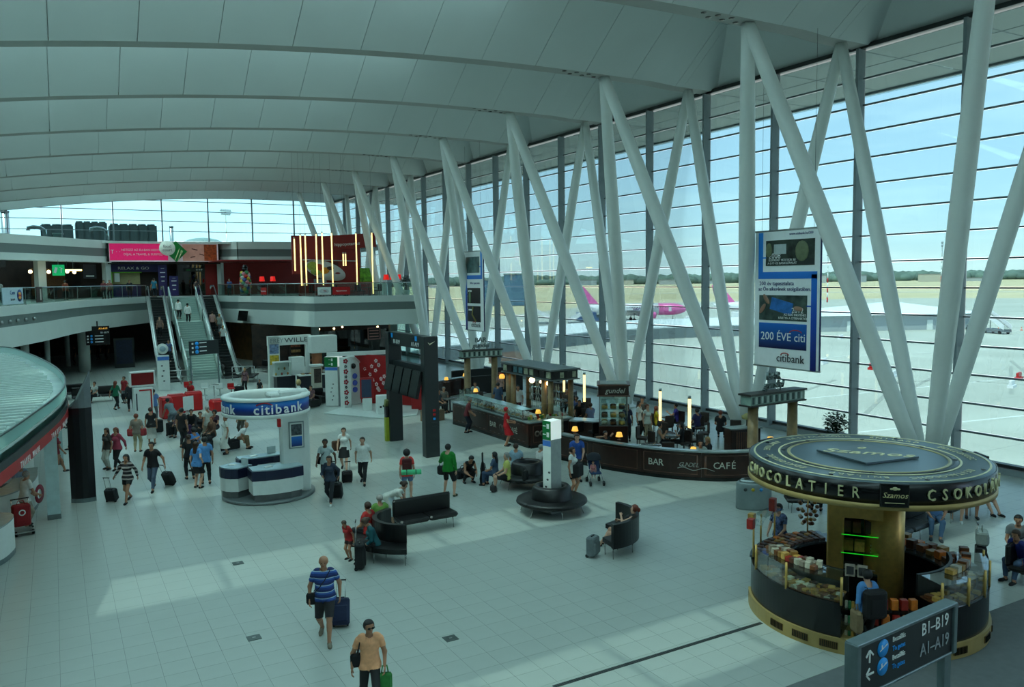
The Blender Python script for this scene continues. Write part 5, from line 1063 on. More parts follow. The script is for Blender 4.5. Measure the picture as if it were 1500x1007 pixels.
vehicle('white ground service truck beside the nose of the pink airliner', 177, 194, -.5, 6, 2.3, 2.3, AWH, 'service_truck', 'truck'); vehicle('white van by the tail of the second airliner', 194, 191, -.5, 6, 2.4, 3.2, AWH); vehicle('white tug under the nose of the pink airliner', 183, 200, -.5, 4, 2.2, 1.6, AWH, 'tow_tug', 'vehicle')
vehicle('blue box truck seen between the middle columns', 150, 214, -.4, 8, 2.6, 3.8, mat('truck_blue', (.2,.32,.5), .4), 'box_truck', 'truck')
def stairtruck(label, x, y, rz):
    t = thing('boarding_stairs', label, 'stairs vehicle', (x,y,AZ), rz); MB().box((0,0,.8), (7,2.2,.7)).build('chassis', mat('chassis_grey', (.45,.48,.5)), t)
    st2 = MB()
    for k in range(14): st2.box((-3.4+.5*k,0,1.2+.27*k), (.5,1.8,.08))
    stuff(st2.build('step', ALU, t))
    for s in (-1,1):
        MB().add([(-3.6,s*1.0,1.0),(3.6,s*1.0,4.6),(3.6,s*1.0,5.8),(-3.6,s*1.0,2.2),(-3.6,s*1.06,1.0),(3.6,s*1.06,4.6),(3.6,s*1.06,5.8),(-3.6,s*1.06,2.2)], [(0,1,2,3),(7,6,5,4),(0,4,5,1),(1,5,6,2),(2,6,7,3),(3,7,4,0)]).build('side_panel', AWH, t)
    MB().box((4.2,0,4.6), (1.6,2.1,.15)).build('platform', AWH, t); MB().box((4.3,0,6.4), (2.2,2.3,.12)).build('canopy', AWH, t)
    for s in (-1,1):
        for x_ in (-2.4,2.4): o = MB().lathe([(0,-.15),(.42,-.15),(.42,.15),(0,.15)], n=12).build('wheel', BLACK, t, (x_,s*1.1,.42)); o.rotation_euler.x = PI/2
        MB().box((3.2,s*.9,2.6), (.15,.15,3.8)).build('strut', ALU, t)
stairtruck('white boarding stairs vehicle standing by the dark car', 197, 111, 1.2); stairtruck('boarding stairs vehicle between the middle columns', 132, 212, 2.6); stairtruck('second boarding stairs vehicle lower beside the blue box truck', 141, 206, -.4)
for (x,y,m,l) in ((109,80,RED,'red plastic barrier alone on the apron'),(114,61,RED,'red plastic barrier near the picture edge'),(103,72,AWH,'white barrier block nearest on the apron'),(155,122,AWH,'white barrier block far off by the low building'),(109,89,AWH,'white barrier block under the hanging banner edge'),(105,57,AWH,'white barrier block toward the picture edge')): t = thing('traffic_barrier', l, 'barrier', (x,y,AZ), .3); MB().prism([(-1,-.35),(1,-.35),(1,.35),(-1,.35)], 0, .35).build('base', m, t); MB().rbox((0,0,.65), (1.9,.35,.65), .08).build('top', m, t)
for k in range(5): t = thing('traffic_cone', 'orange traffic cone in a row before the peaked shed', 'cone', (200+3*k,118-1.2*k,AZ), 0, 'cones before the shed'); MB().lathe([(.4,0),(.4,.05),(.25,.06),(.05,.9),(0,.9)], n=10).build('cone', mat('cone_orange', (.8,.35,.2)), t); MB().lathe([(.20,.3),(.15,.5)], n=10).build('white_stripe', AWH, t)
t = thing('baggage_cart', 'brown sided baggage cart parked close under the glass wall', 'cart', (66,118,AZ), .2); MB().box((0,0,.7), (6.5,2,.3)).build('bed', mat('cart_brown', (.52,.42,.34)), t); MB().box((0,-1,1.5), (6.5,.1,1.4)).build('side', mat('cart_pink_brown', (.62,.50,.44)), t); MB().box((0,1,1.5), (6.5,.1,1.4)).build('side', MATS['cart_pink_brown'], t)
for x in (-2,2):
    for s in (-1,1): o = MB().lathe([(0,-.1),(.3,-.1),(.3,.1),(0,.1)], n=10).build('wheel', BLACK, t, (x,s*.9,.3)); o.rotation_euler.x = PI/2
# far edge: trees, buildings
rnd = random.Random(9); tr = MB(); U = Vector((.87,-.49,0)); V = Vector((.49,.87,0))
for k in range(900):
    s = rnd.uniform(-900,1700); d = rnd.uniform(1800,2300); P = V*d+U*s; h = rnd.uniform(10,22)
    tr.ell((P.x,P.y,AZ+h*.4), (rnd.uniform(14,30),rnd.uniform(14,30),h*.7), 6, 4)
stuff(tr.build('treeline', mat('treeline_haze_green', (.36,.44,.40), .9, var=.3, scale=.02))); bpy.data.objects['treeline']['label'] = 'hazy line of trees along the far edge of the airfield'; bpy.data.objects['treeline']['category'] = 'trees'  # distance haze is mixed into the muted tree colour
for k in range(16):
    s = -560+rnd.uniform(0,60)+95*k; d = rnd.uniform(1500,1750); P = V*d+U*s; w = rnd.uniform(20,60); h = rnd.uniform(6,16)
    t = thing('far_building', 'pale distant building along the airfield edge', 'building', (P.x,P.y,AZ-.25), HD, 'distant buildings'); MB().box((0,0,h/2), (w,20,h)).build('wall', mat('far_wall_%d' % (k % 3), [(.66,.68,.68),(.58,.62,.64),(.72,.70,.64)][k % 3], .8), t); MB().box((0,0,h+.4), (w+1,21,.8)).build('roof', mat('far_roof', (.50,.50,.50), .8), t)
for (x,y,w,h,l) in ((208,401,16,14,'blue glass office block beyond the airfield seen between columns'),(224,391,12,17,'taller blue glass block next to the office block')): t = thing('office_block', l, 'building', (x,y,AZ), HD); MB().box((0,0,h/2), (w,12,h)).build('wall', mat('office_blue_glass', (.32,.45,.55), .25), t); MB().box((0,0,h+.3), (w+.6,12.6,.6)).build('roof', ALU, t)
# plant on the roof beyond the end wall
rp = struct(MB().box((2,140,11.5), (70,88,.5)).build('roof', mat('flat_roof_grey', (.55,.57,.56), .8)))
HV_ = mat('cooler_dark_teal', (.17,.23,.24), .5)
for (x,w,h,l,n_) in ((.8,3.2,2.3,'lower dark rooftop cooling unit beyond the end wall',3),(4.3,3.2,2.7,'middle dark rooftop cooling unit beyond the end wall',4),(8.75,5.0,2.5,'long dark rooftop cooling unit above the pink board',5)):
    t = thing('cooling_unit', l, 'machine', (x,108,11.75)); MB().box((0,0,h/2), (w,4,h)).build('casing', HV_, t)
    for k in range(n_): MB().lathe([(0,h),(w/n_*.45,h),(w/n_*.42,h+.22),(0,h+.22)], (-w/2+w/n_*(k+.5),-1,0), 12).build('fan_cowl', HV_, t)
    for k in range(n_+1): MB().box((-w/2+w/n_*k,-2.02,h/2), (.06,.06,h)).build('seam', DARKM, t)
for (x,l) in ((-1.0,'bright bent steel air duct beside the lower cooling unit'),(4.9,'bright bent steel air duct above the pink board')): t = thing('air_duct', l, 'duct', (x,100,11.75)); MB().tube([(-.9,0,1.35),(-.9,0,1.6),(-.4,0,1.72),(.2,0,1.65),(.6,0,1.4),(.62,0,0)], .22, 10).build('duct', CHROME, t); MB().box((.62,0,.2), (1.1,.9,.4)).build('base_box', ALU, t)
t = thing('vent_box', 'small pale vent box on the roof between the ducts', 'machine', (.8,100,11.75)); MB().box((0,0,.5), (.9,.8,1.0)).build('casing', ALU, t); MB().box((0,0,1.05), (1.1,1,.1)).build('cap', PLASTER, t)
for (x,w,h,l) in ((-4.7,.9,4.9,'thick grey chimney at the picture edge beyond the end wall'),(14.6,.5,3.4,'thin grey chimney beyond the end wall')): t = thing('chimney', l, 'chimney', (x,120,11.75)); MB().lathe([(w/2,0),(w/2,h),(0,h)], n=14).build('stack', ALU, t); MB().lathe([(w*.56,h-.2),(w*.56,h),(w*.4,h)], n=14).build('rim', DARKM, t)
t = thing('roof_dome', 'low grey roof dome beyond the end wall', 'dome', (16.5,106,11.6)); MB().ell((0,0,.0), (2.9,2,1.3), 20, 10).build('dome', mat('dome_grey', (.45,.53,.53), .5), t); MB().lathe([(3.0,0),(3.0,.2),(2.8,.2)], n=20, sy=.7).build('rim', ALU, t)
# ------------------------------------------------------------------ hanging bank banners
def banner(label, y0, y1, z0, z1, flip, first):
    t = thing('hanging_banner', label, 'banner', (26,(y0+y1)/2,z0)); w = abs(y1-y0); h = z1-z0; t.rotation_euler.z = -PI/2   # local -y faces the hall
    MB().box((0,0,h/2), (w,.05,h)).build('sheet', mat('banner_sheet', (.94,.95,.95), .6, var=.02), t); MB().box((w/2+.02,.0,h/2), (.03,.07,h)).build('side_edge', mat('banner_edge_blue', (.05,.10,.35)), t)
    for z in (0,h): MB().tube([(-w/2-.05,.0,z),(w/2+.05,.0,z)], .04, 8).build('rail', ALU, t)
    for s in (-1,1): MB().tube([(s*w*.4,0,h),(s*w*.4,.0,16.75-z0)], .008, 4).build('hanging_wire', DARKM, t)
    B1 = ramp_mat('banner_blue_ribbon', [(0,(.05,.10,.40)),(.4,(.06,.30,.72)),(1,(.16,.60,.96))], 2, 0, 5.65)
    f = -1 if flip else 1; sw_ = w/3.35
    def bx(x0,x1,za,zb_,m,nm,y=-.035): return MB().box((f*(x0+x1)/2*w,y,(za+zb_)/2*h), (abs(x1-x0)*w,.02,(zb_-za)*h)).build(nm, m, t)
    bx(-.44,-.37,.70,.99,B1,'ribbon'); bx(-.44,.46,.65,.70,B1,'ribbon'); bx(.38,.46,.0,.68,B1,'ribbon'); bx(-.37,-.31,.80,.81,B1,'ribbon'); bx(.30,.38,.45,.46,B1,'ribbon')
    DKP = mat('photo_dark_green', (.16,.20,.17), .4, var=.9, scale=3)
    if first:
        bx(-.32,.42,.745,.93,DKP,'photo'); MB().ell((.29*w*.82,-.05,.845*h), (.34,.03,.42), 14, 8).build('photo_boulder', mat('boulder_olive', (.42,.45,.33), .5, var=.2), t); MB().ell((-.27*w,-.05,.86*h), (.17,.03,.3), 12, 8).build('photo_boulder', MATS['boulder_olive'], t); bx(-.19,.0,.83,.90,mat('photo_wall', (.72,.76,.76)),'photo_wall',-.045); bx(-.1,.42,.75,.79,mat('photo_road', (.14,.16,.16)),'photo_road',-.045)
        text('2008', .32, TEXTW, t, (-.18*w,-.05,.815*h), FRONT); text('ELSŐKÉNT VEZETJÜK BE', .13, TEXTW, t, (-.06*w,-.06,.785*h), FRONT); text('A 0 FT-OS BANKSZÁMLÁT', .13, TEXTW, t, (-.06*w,-.06,.762*h), FRONT)
        text('200 év tapasztalata', .24, B1, t, (-.15*w,-.04,.615*h), FRONT); text('az Ön sikerének szolgálatában.', .22, B1, t, (-.03*w,-.04,.575*h), FRONT); text('www.citibank.hu/200', .14, B1, t, (.22*w,-.04,.97*h), FRONT)
        bx(-.42,.32,.345,.53,mat('photo_teal_brown', (.24,.30,.28), .4, var=.7, scale=2.5),'photo'); MB().box((-.06*w,-.05,.45*h), (1.15,.02,.5), ry=.22).build('photo_card', mat('card_blue', (.16,.42,.70), .4, var=.25), t)
        for (x,z,a) in ((.2,.435,.1),(-.36,.43,-.9),(-.3,.50,.9)): MB().ell((0,0,0), (.26,.03,.10), 12, 6).build('photo_finger', mat('finger_skin', (.62,.46,.38), .5), t, (x*w,-.06,z*h)).rotation_euler = (0,a,0)
        text('2012', .30, TEXTW, t, (.19*w,-.07,.42*h), FRONT); text('AZ ELSŐ INGYENES', .13, TEXTW, t, (.15*w,-.07,.39*h), FRONT); text('KÁRTYA A CITIBANKTÓL', .13, TEXTW, t, (.12*w,-.07,.365*h), FRONT)
        bx(-.42,.32,.14,.325,ramp_mat('banner_blue_box', [(0,(.02,.05,.28)),(1,(.06,.42,.78))], 2, .8, 1.85),'blue_box'); text('200 ÉVE citi', .48, TEXTW, t, (-.04*w,-.05,.225*h), FRONT)
        o = MB().tube([(.16*w+.30*math.cos(a*PI/8),-.05,.262*h+.10*math.sin(a*PI/8)) for a in range(9)], .02, 5).build('red_arc', MATS['logo_red'], t)
    else:
        bx(-.30,.40,.73,.93,mat('photo_grey_teal', (.32,.42,.42), .4, var=.5, scale=2),'photo'); bx(-.33,.36,.345,.54,mat('photo_black', (.10,.10,.13), .4, var=.4),'photo'); bx(-.33,.36,.11,.31,MATS['photo_black'],'photo'); MB().ell((-.22*w,-.05,.43*h), (.16,.02,.5), 10, 6).build('photo_bottle', mat('bottle_green_print', (.40,.52,.36)), t); MB().tube([(-.05*w,-.05,.30*h),(-.1*w,-.05,.2*h),(.1*w,-.05,.12*h)], .07, 6).build('photo_figure', mat('figure_gold', (.50,.46,.22)), t)
        bx(.12,.3,.49,.51,TEXTW,'print_line',-.05); bx(.1,.3,.25,.27,TEXTW,'print_line',-.05); text('200 év tapasztalata', .2, B1, t, (.05*w,-.04,.60*h), FRONT)
    text('citibank', .46, TEXTD, t, (.08*w,-.05,.07*h), FRONT); MB().tube([(.0*w+.2*math.cos(a*PI/8),-.05,.095*h+.09*math.sin(a*PI/8)) for a in range(9)], .02, 5).build('red_arc', MATS['logo_red'], t)
banner('large hanging bank banner reading 200 éve citi with the blue box', 21.45, 24.8, 3.52, 9.15, False, True)
banner('smaller looking hanging bank banner with two black photographs near the portal', 49.7, 52.6, 3.7, 9.3, True, False)
# ------------------------------------------------------------------ bar cafe
BARW = mat('bar_wood_dark', (.175,.095,.07), .32, var=.25, scale=5); BARW2 = mat('bar_wood_moulding', (.36,.24,.19), .35, var=.2)
BTOP = mat('bar_top_grey', (.50,.55,.55), .15, var=.1); TXTC = mat('letter_cream', (.74,.75,.70), .45)
def panelwall(t, path, z0, z1, n, m=BARW):
    """wood wall made of framed panels along a plan path (local coords)"""
    P = [Vector((a,b,0)) for a,b in path]; d = [0]
    for i in range(1,len(P)): d.append(d[-1]+(P[i]-P[i-1]).length)
    def at(s):
        for i in range(1,len(P)):
            if s <= d[i]+1e-6: return P[i-1].lerp(P[i],(s-d[i-1])/(d[i]-d[i-1]))
        return P[-1]
    for k in range(n):
        a, b = d[-1]*k/n, d[-1]*(k+1)/n; seg = [at(a+(b-a)*j/4) for j in range(5)]
        MB().strip([(q.x,q.y) for q in seg], z0, z1, .10).build('panel', m, t); ins = [at(a+(b-a)*(.06+.88*j/4)) for j in range(5)]; fr = MB()
        for q0, q1 in zip(ins, ins[1:]):
            for z in (z0+.12, z1-.12): fr.tube([(q0.x,q0.y,z),(q1.x,q1.y,z)], .062, 4)
        for q in (ins[0],ins[-1]): fr.tube([(q.x,q.y,z0+.12),(q.x,q.y,z1-.12)], .062, 4)
        fr.build('moulding', BARW2, t)
    return at, d[-1]
# curved fence with the name
FP = catmull([(17.45,27.6),(17.75,26.0),(18.2,24.4),(19.1,22.5),(20.3,21.15),(21.7,20.55),(23.0,20.65),(24.0,21.2)], 5)
fe = thing('bar_fence', 'curved dark wooden bar fence lettered BAR and CAFÉ', 'fence', (20,22,0))
FPl = [(a-20,b-22) for a,b in [(q[0],q[1]) for q in FP]]
at, L = panelwall(fe, FPl, .10, 1.04, 5); MB().strip(FPl, 0, .12, .14).build('plinth', BLACK, fe); MB().strip(FPl, 1.04, 1.10, .30).build('ledge', BTOP, fe)
def ftext(s, s0, step, size, z, m, shear=0):
    for i, ch in enumerate(s):
        q = at(s0+i*step); q2 = at(s0+i*step+.05); an = math.atan2(q2.y-q.y, q2.x-q.x)
        if ch != ' ': text(ch, size, m, fe, (q.x+.07*math.sin(an),q.y-.07*math.cos(an),z), (PI/2,0,an), name='letter', shear=shear)
ftext('BAR', L*.435, .20, .34, .56, TXTC); ftext('GUNDEL', L*.535, .115, .22, .56, mat('letter_silver_grey', (.55,.57,.55)), .3); ftext('CAFÉ', L*.645, .20, .34, .56, TXTC)
sw_ = MB()
for s, z in ((.525,.50),(.56,.40),(.60,.42),(.635,.52)):
    pass
pts = []
for k in range(13):
    q = at(L*(.525+.115*k/12)); q2 = at(L*(.525+.115*k/12)+.05); an = math.atan2(q2.y-q.y,q2.x-q.x); pts.append((q.x+.07*math.sin(an),q.y-.07*math.cos(an),.42+.05*math.sin(k*.9)))
MB().tube(pts, .012, 5).build('swirl', MATS['letter_silver_grey'], fe)
# front counter with glass displays
bc = thing('bar_counter', 'long dark wooden bar counter with glass food display lettered BAR CAFÉ', 'counter', (17.5,33,0))
CP = [(-.15,3.7),(-.05,2.6),(.0,2.55),(.08,-3.1),(.1,-3.35)]
A = [(-.12,3.75),(.0,2.6),(.1,-3.4)]
at2, L2 = panelwall(bc, A, .12, 1.08, 4); MB().strip(A, 0, .12, .12).build('plinth', BLACK, bc)
panelwall(bc, [(.1,-3.45),(2.35,-3.35)], .12, 1.08, 1); MB().strip([(.1,-3.45),(2.35,-3.35)], 0, .12, .12).build('plinth', BLACK, bc)
MB().prism([(-.2,3.8),(-.1,2.6),(.02,-3.5),(2.4,-3.4),(2.4,-2.8),(.75,-2.8),(.75,2.6),(.7,3.8)], 1.08, 1.14).build('worktop', BTOP, bc)
MB().prism([(-.05,3.7),(.1,-3.3),(.7,-3.3),(.7,3.7)], .02, 1.08).build('carcass', BLACK, bc)
for k in range(4):
    y = 2.2-1.45*k; MB().box((.08,y,1.36), (.02,1.42,.44)).build('pane', CGLASS, bc); MB().box((.36,y,1.585), (.58,1.42,.02)).build('pane', mat('display_top_glass', (.60,.72,.72), .08), bc)
    MB().box((.08,y-.72,1.36), (.03,.03,.46)).build('post', CHROME, bc); MB().box((.40,y,1.2), (.5,1.38,.02)).build('tray_shelf', ALU, bc)
for x,y in ((.2,3.3),(.6,3.3)): MB().box((x,y,1.45), (.02,.8,.6)).build('pane', CGLASS, bc)
MB().box((.4,3.3,1.76), (.44,.82,.02)).build('pane', CGLASS, bc)
MB().box((1.3,-3.3,1.42), (2.0,.02,.54)).build('pane', CGLASS, bc); MB().box((1.3,-2.95,1.70), (2.0,.7,.02)).build('pane', CGLASS, bc)
text('BAR', .34, TXTC, bc, (-.06,-.35,.6), (PI/2,0,-PI/2)); text('CAFÉ', .34, TXTC, bc, (-.02,-2.15,.6), (PI/2,0,-PI/2))
for (y,z) in ((3.2,.62),(-1.25,.6)):
    for dy in (-.13,.13): MB().lathe([(.06,0),(.13,0),(.13,.015),(.06,.015)], n=14).build('emblem', mat('emblem_brown_grey', (.34,.28,.25)), bc, (-.07,y+dy,z)).rotation_euler = (0,-PI/2,0)
for dx in (-.13,.13): MB().lathe([(.06,0),(.13,0),(.13,.015),(.06,.015)], n=14).build('emblem', MATS['emblem_brown_grey'], bc, (.55+dx,-3.51,.62)).rotation_euler = (PI/2,0,0)
rnd = random.Random(21)
for k in range(28):
    goods(17.74+.16*(k % 2), 35.7-.2*k, 1.22, (.12,.14,.05+.05*rnd.random()), GB[[5,2,0,7,5,8][k % 6]], 'pastry portion in the glass display of the bar counter', 'pastries in the bar counter display', .1, 'pastry')
for k in range(12): goods(17.8+.16*k, 29.95+.1*(k % 2), 1.16, (.1,.1,.12+.1*rnd.random()), [mat('salad_green', (.35,.5,.2), .5, var=.4),GB[5],GB[2],GB[3]][k % 4], 'small dish in the corner glass display by the pillar', 'dishes in the corner display', .1, 'dish')
cup = MB().lathe([(0,0),(.03,0),(.045,.09),(.04,.09),(.03,.01)], n=8).mesh('cup', mat('cup_glass_white', (.80,.84,.84), .2))
for k in range(40):
    x, y, z = (18.58+.14*(k % 4), 35.2-.35*(k//4), 1.06); o = link('cup', cup, None, (x,y,z)); tag(o, 'white cup standing on the inner bar worktop', 'cup', 'cups on the inner bar worktop')
iw = thing('inner_worktop', 'inner bar worktop with white edge behind the display counter', 'counter', (18.82,33.4,0)); MB().box((0,0,.5), (.7,4.4,1.0)).build('cupboard', BARW, iw); MB().box((0,0,1.03), (.8,4.6,.06)).build('worktop', mat('worktop_pale', (.72,.76,.75), .2), iw)
# counter running back to the cake tower, with stools
b2 = thing('bar_counter', 'dark bar counter between the display corner and the glass cake tower', 'counter', (20.2,28.75,0), -.95); MB().box((0,0,.52), (1.5,.6,1.04)).build('carcass', BARW, b2); MB().box((0,0,1.09), (1.7,.75,.06)).build('worktop', BTOP, b2)
for k in range(4):
    d = (-1.1+.72*k); x, y = 20.3+d*math.cos(-.95)-.75*math.sin(.95), 28.9+d*math.sin(-.95)-.75*math.cos(.95)*0-.55
    t = thing('bar_stool', ['dark bar stool nearest the display corner','dark bar stool second from the display corner','dark bar stool third from the display corner','dark bar stool nearest the cake tower'][k], 'stool', (x,y,0)); MB().lathe([(0,0),(.2,0),(.2,.02),(.03,.04),(.03,.68),(0,.68)], n=12).build('stand', BLACK, t); MB().rbox((0,0,.73), (.4,.4,.1), .03).build('seat', LEATHER, t); MB().rbox((-.0,-.18,.95), (.4,.06,.4), .02).build('backrest', LEATHER, t)
# cake tower
kt = thing('cake_tower', 'square glass cake tower with a wooden lettered top', 'display case', (20.25,27.15,0), -.62)
MB().rbox((0,0,.6), (1.2,1.2,1.2), .02).build('base', BARW, kt); MB().box((0,0,2.66), (1.25,1.25,.42)).build('top_box', BARW, kt); MB().box((0,0,2.89), (1.36,1.36,.06)).build('cornice', BARW2, kt); MB().box((0,0,2.45), (1.36,1.36,.05)).build('cornice', BARW2, kt); MB().box((0,0,2.93), (1.1,1.1,.02)).build('top_pane', mat('tower_top', (.50,.52,.50), .3), kt)
for a in range(4):
    q = a*PI/2; o = MB().box((0,-.58,1.82), (1.12,.015,1.22)).build('pane', CGLASS, kt); o.rotation_euler.z = q; o = MB().box((-.57,-.57,1.82), (.035,.035,1.24)).build('post', CHROME, kt); o.rotation_euler.z = q
for z in (1.5,1.85,2.15): MB().box((0,0,z), (1.05,1.05,.015)).build('glass_shelf', CGLASS, kt)
text('CAFÉ', .26, TXTC, kt, (-.64,0.0,2.66), (PI/2,0,-PI/2)); text('gundel', .3, TXTC, kt, (.05,-.64,2.66), FRONT, shear=.3)
for k in range(18):
    z = [1.2,1.51,1.86][k//6]; dx, dy = -.36+.36*(k % 3), -.25+.45*((k//3) % 2); c, s = math.cos(-.62), math.sin(-.62)
    o = MB().lathe([(0,0),(.13,0),(.13,.1),(.1,.13),(0,.14)], n=12).build('cake', [GB[2],GB[1],GB[5],GB[0],GB[6]][k % 5]); o.location = (20.25+dx*c-dy*s,27.15+dx*s+dy*c,z+.01); tag(o, 'round cake on a glass shelf of the cake tower', 'cake', 'cakes in the glass tower')
# pavilion
pv = thing('bar_pavilion', 'small bar pavilion with stone columns and lamps under a glazed sign box', 'pavilion', (20.0,32.7,0))
for x in (-.55,.55):
    for y in (-1.9,-1.35,1.5,2.0) if x < 0 else (-1.9,1.9): MB().tube([(x,y,0),(x,y,2.75)], .13, 12).build('stone_column', STONE, pv)
MB().box((0,0,2.95), (1.4,4.5,.40)).build('sign_box', mat('sign_box_dark', (.12,.13,.13), .3), pv); MB().box((0,0,3.19), (1.6,4.7,.07)).build('cornice', mat('cornice_grey', (.35,.38,.38), .4), pv); MB().box((0,0,2.73), (1.55,4.65,.05)).build('cornice', MATS['cornice_grey'], pv)
for k in range(9): MB().box((-.72,-2.0+.5*k,2.95), (.02,.34,.28)).build('sign_pane', [mat('pane_cream', (.60,.62,.52), .3, var=.4, scale=9),mat('pane_teal', (.25,.42,.46), .3, var=.4, scale=9),mat('pane_black', (.1,.1,.1), .3)][[0,2,2,0,0,1,1,2,0][k]], pv)
for k in range(4): MB().box((-.5+.33*k,-2.27,2.95), (.2,.02,.26)).build('sign_pane', MATS['pane_cream'] if k % 2 else MATS['pane_black'], pv)
for z in (1.35,1.7,2.05): MB().box((.35,0,z), (.4,3.2,.03)).build('bottle_shelf', CGLASS, pv)
MB().box((.35,0,.5), (.6,3.3,1.0)).build('back_cupboard', BARW, pv)
bt2 = MB().lathe([(0,0),(.04,0),(.04,.18),(.015,.24),(.015,.3),(0,.3)], n=8).mesh('bottle', mat('bottle_clear', (.62,.68,.64), .15))
bt3 = MB().lathe([(0,0),(.04,0),(.04,.18),(.015,.24),(.015,.3),(0,.3)], n=8).mesh('bottle', mat('bottle_brown', (.25,.16,.1), .15))
for k in range(45): o = link('bottle', bt2 if k % 3 else bt3, None, (20.3,31.25+.2*(k % 15),[1.37,1.72,2.07][k//15])); tag(o, 'bottle on the glass shelves of the bar pavilion' if k % 3 else 'brown bottle on the glass shelves of the bar pavilion', 'bottle', 'pale bottles in the bar pavilion' if k % 3 else 'brown bottles in the bar pavilion')
for k,(y,r) in enumerate(((1.6,.09),(-.1,.14),(-.9,.07),(-1.6,.12))): MB().ell((-.45,y,2.52), (r,r,r), 10, 7).build('globe_lamp', LAMPW, pv); MB().tube([(-.45,y,2.6),(-.45,y,2.75)], .015, 5).build('lamp_stem', BLACK, pv)
MB().lathe([(.13,2.38),(.15,2.5),(.08,2.6)], (-.75,2.3,0), 12).build('amber_lantern', LAMPY, pv); MB().tube([(-.75,2.3,2.6),(-.75,2.3,2.75)], .012, 5).build('lamp_stem', BLACK, pv)
# gateway pergolas with curly signs
def pergola(label, a, b, h, m1):
    t = thing('gateway', label, 'gateway', (a[0],a[1],0), math.atan2(b[1]-a[1],b[0]-a[0])); w = math.hypot(b[0]-a[0],b[1]-a[1])
    for x in (0,w): MB().tube([(x,0,0),(x,0,.1),(x,0,h)], [.26,.21,.19], 16).build('stone_column', STONE, t)
    MB().box((w/2,0,h+.24), (w+.8,.5,.36)).build('glazed_beam', m1, t); MB().box((w/2,0,h+.45), (w+.95,.62,.07)).build('cornice', mat('cornice_dark', (.18,.17,.16)), t); MB().box((w/2,0,h+.03), (w+.9,.6,.06)).build('cornice', MATS['cornice_dark'], t)
    n = int((w+.7)/.16)
    for k in range(n): MB().box((w/2-(w+.7)/2+.16*(k+.5),-.255,h+.24), (.10,.02,.26)).build('glass_block', mat('block_pale', (.72,.78,.76), .2) if k % 2 else mat('block_dark', (.22,.28,.28), .2), t)
    text('BAR', .42, mat('curly_sign_metal', (.42,.47,.47), .3, .7), t, (w/2,0,h+1.05), FRONT, .05); text('gundel', .42, MATS['curly_sign_metal'], t, (w/2,0,h+.72), FRONT, .05, shear=.3)
    for x in (-.4,.4): MB().box((w/2+x,0,h+.6), (.04,.04,.35)).build('sign_stem', MATS['curly_sign_metal'], t)
pergola('stone column gateway with curly metal sign behind the chocolate kiosk', (22.75,21.75), (25.0,21.85), 2.42, mat('beam_glass_green', (.50,.60,.56), .2))
pergola('stone column gateway with curly metal sign at the far bar end', (21.5,43.4), (23.3,43.3), 2.6, MATS['beam_glass_green'])
plant(26.4,20.9,0,2.0,.48,'round leafy tree plant by the glass behind the kiosk disc', .3)
hd = thing('host_desk', 'dark wooden waiter desk with slatted front at the fence end', 'desk', (24.1,23.6,0), -.3); MB().rbox((0,0,.58), (1.3,.6,1.16), .02).build('body', BARW, hd); MB().box((0,0,1.18), (1.4,.7,.04)).build('desk_top', BTOP, hd)
for k in range(9): MB().box((-.4+.1*k,-.31,.6), (.05,.02,.9)).build('slat', BARW2, hd)
MB().rbox((.4,.0,1.34), (.35,.3,.28), .03).build('till', mat('till_dark', (.2,.21,.2)), hd); MB().lathe([(.0,0),(.24,.0),(.26,.12),(.1,.22),(0,.22)], (.3,.1,1.5), 14).build('straw_hat_shade', mat('straw', (.66,.62,.40), .7, var=.2), hd)
for (x,y,z,l) in ((19.7,38.8,1.1,'lit amber table lamp on the far bar end'),(17.8,26.4,1.12,'lit amber lamp on the fence beside the white pillar'),(18.55,24.5,1.12,'lit amber lamp on the fence by the waving guest'),(20.2,22.2,.76,'lit amber lamp on the table of the grey capped man'),(22.6,20.75,1.12,'lit amber lamp at the fence end next to the kiosk disc'),(18.9,31.0,1.08,'lit amber lamp on the inner worktop by the pavilion columns'),(20.6,44.5,1.1,'lit amber lamp before the dark wall beyond the portal'),(22.4,45.6,1.1,'second lit amber lamp before the dark wall beyond the portal')):
    t = thing('amber_lamp', l, 'lamp', (x,y,z)); MB().lathe([(.08,0),(.08,.02),(.015,.03),(.015,.2),(0,.2)], n=10).build('stand', BLACK, t); MB().lathe([(.14,.13),(.09,.30),(0,.30)], n=14).build('shade', LAMPY, t)
    if z < 1.15 and not 18.8 < x < 19 and z != .76 and y > 27: pl_ = MB().box((0,0,-z/2), (.35,.35,z)).build('pedestal', BARW, t)
for (x,y,z0,z1,l) in ((23.8,34.4,.9,2.3,'glowing upright tube lamp by the pavilion edge'),(24.9,38.0,.9,2.4,'glowing upright tube lamp behind the pavilion'),(23.75,28.3,.8,2.15,'glowing upright tube lamp beside the standing guests'),(23.7,26.3,.75,2.05,'glowing upright tube lamp on the long dark table')):
    t = thing('upright_tube_lamp', l, 'lamp', (x,y,0)); MB().lathe([(.2,0),(.2,.03),(.05,.05),(.05,z0),(0,z0)], n=12).build('base', BLACK, t); MB().tube([(0,0,z0),(0,0,z1)], .065, 10).build('tube', TUBEL, t); MB().tube([(0,0,z1),(0,0,z1+.12)], .07, 10).build('cap', ALU, t)
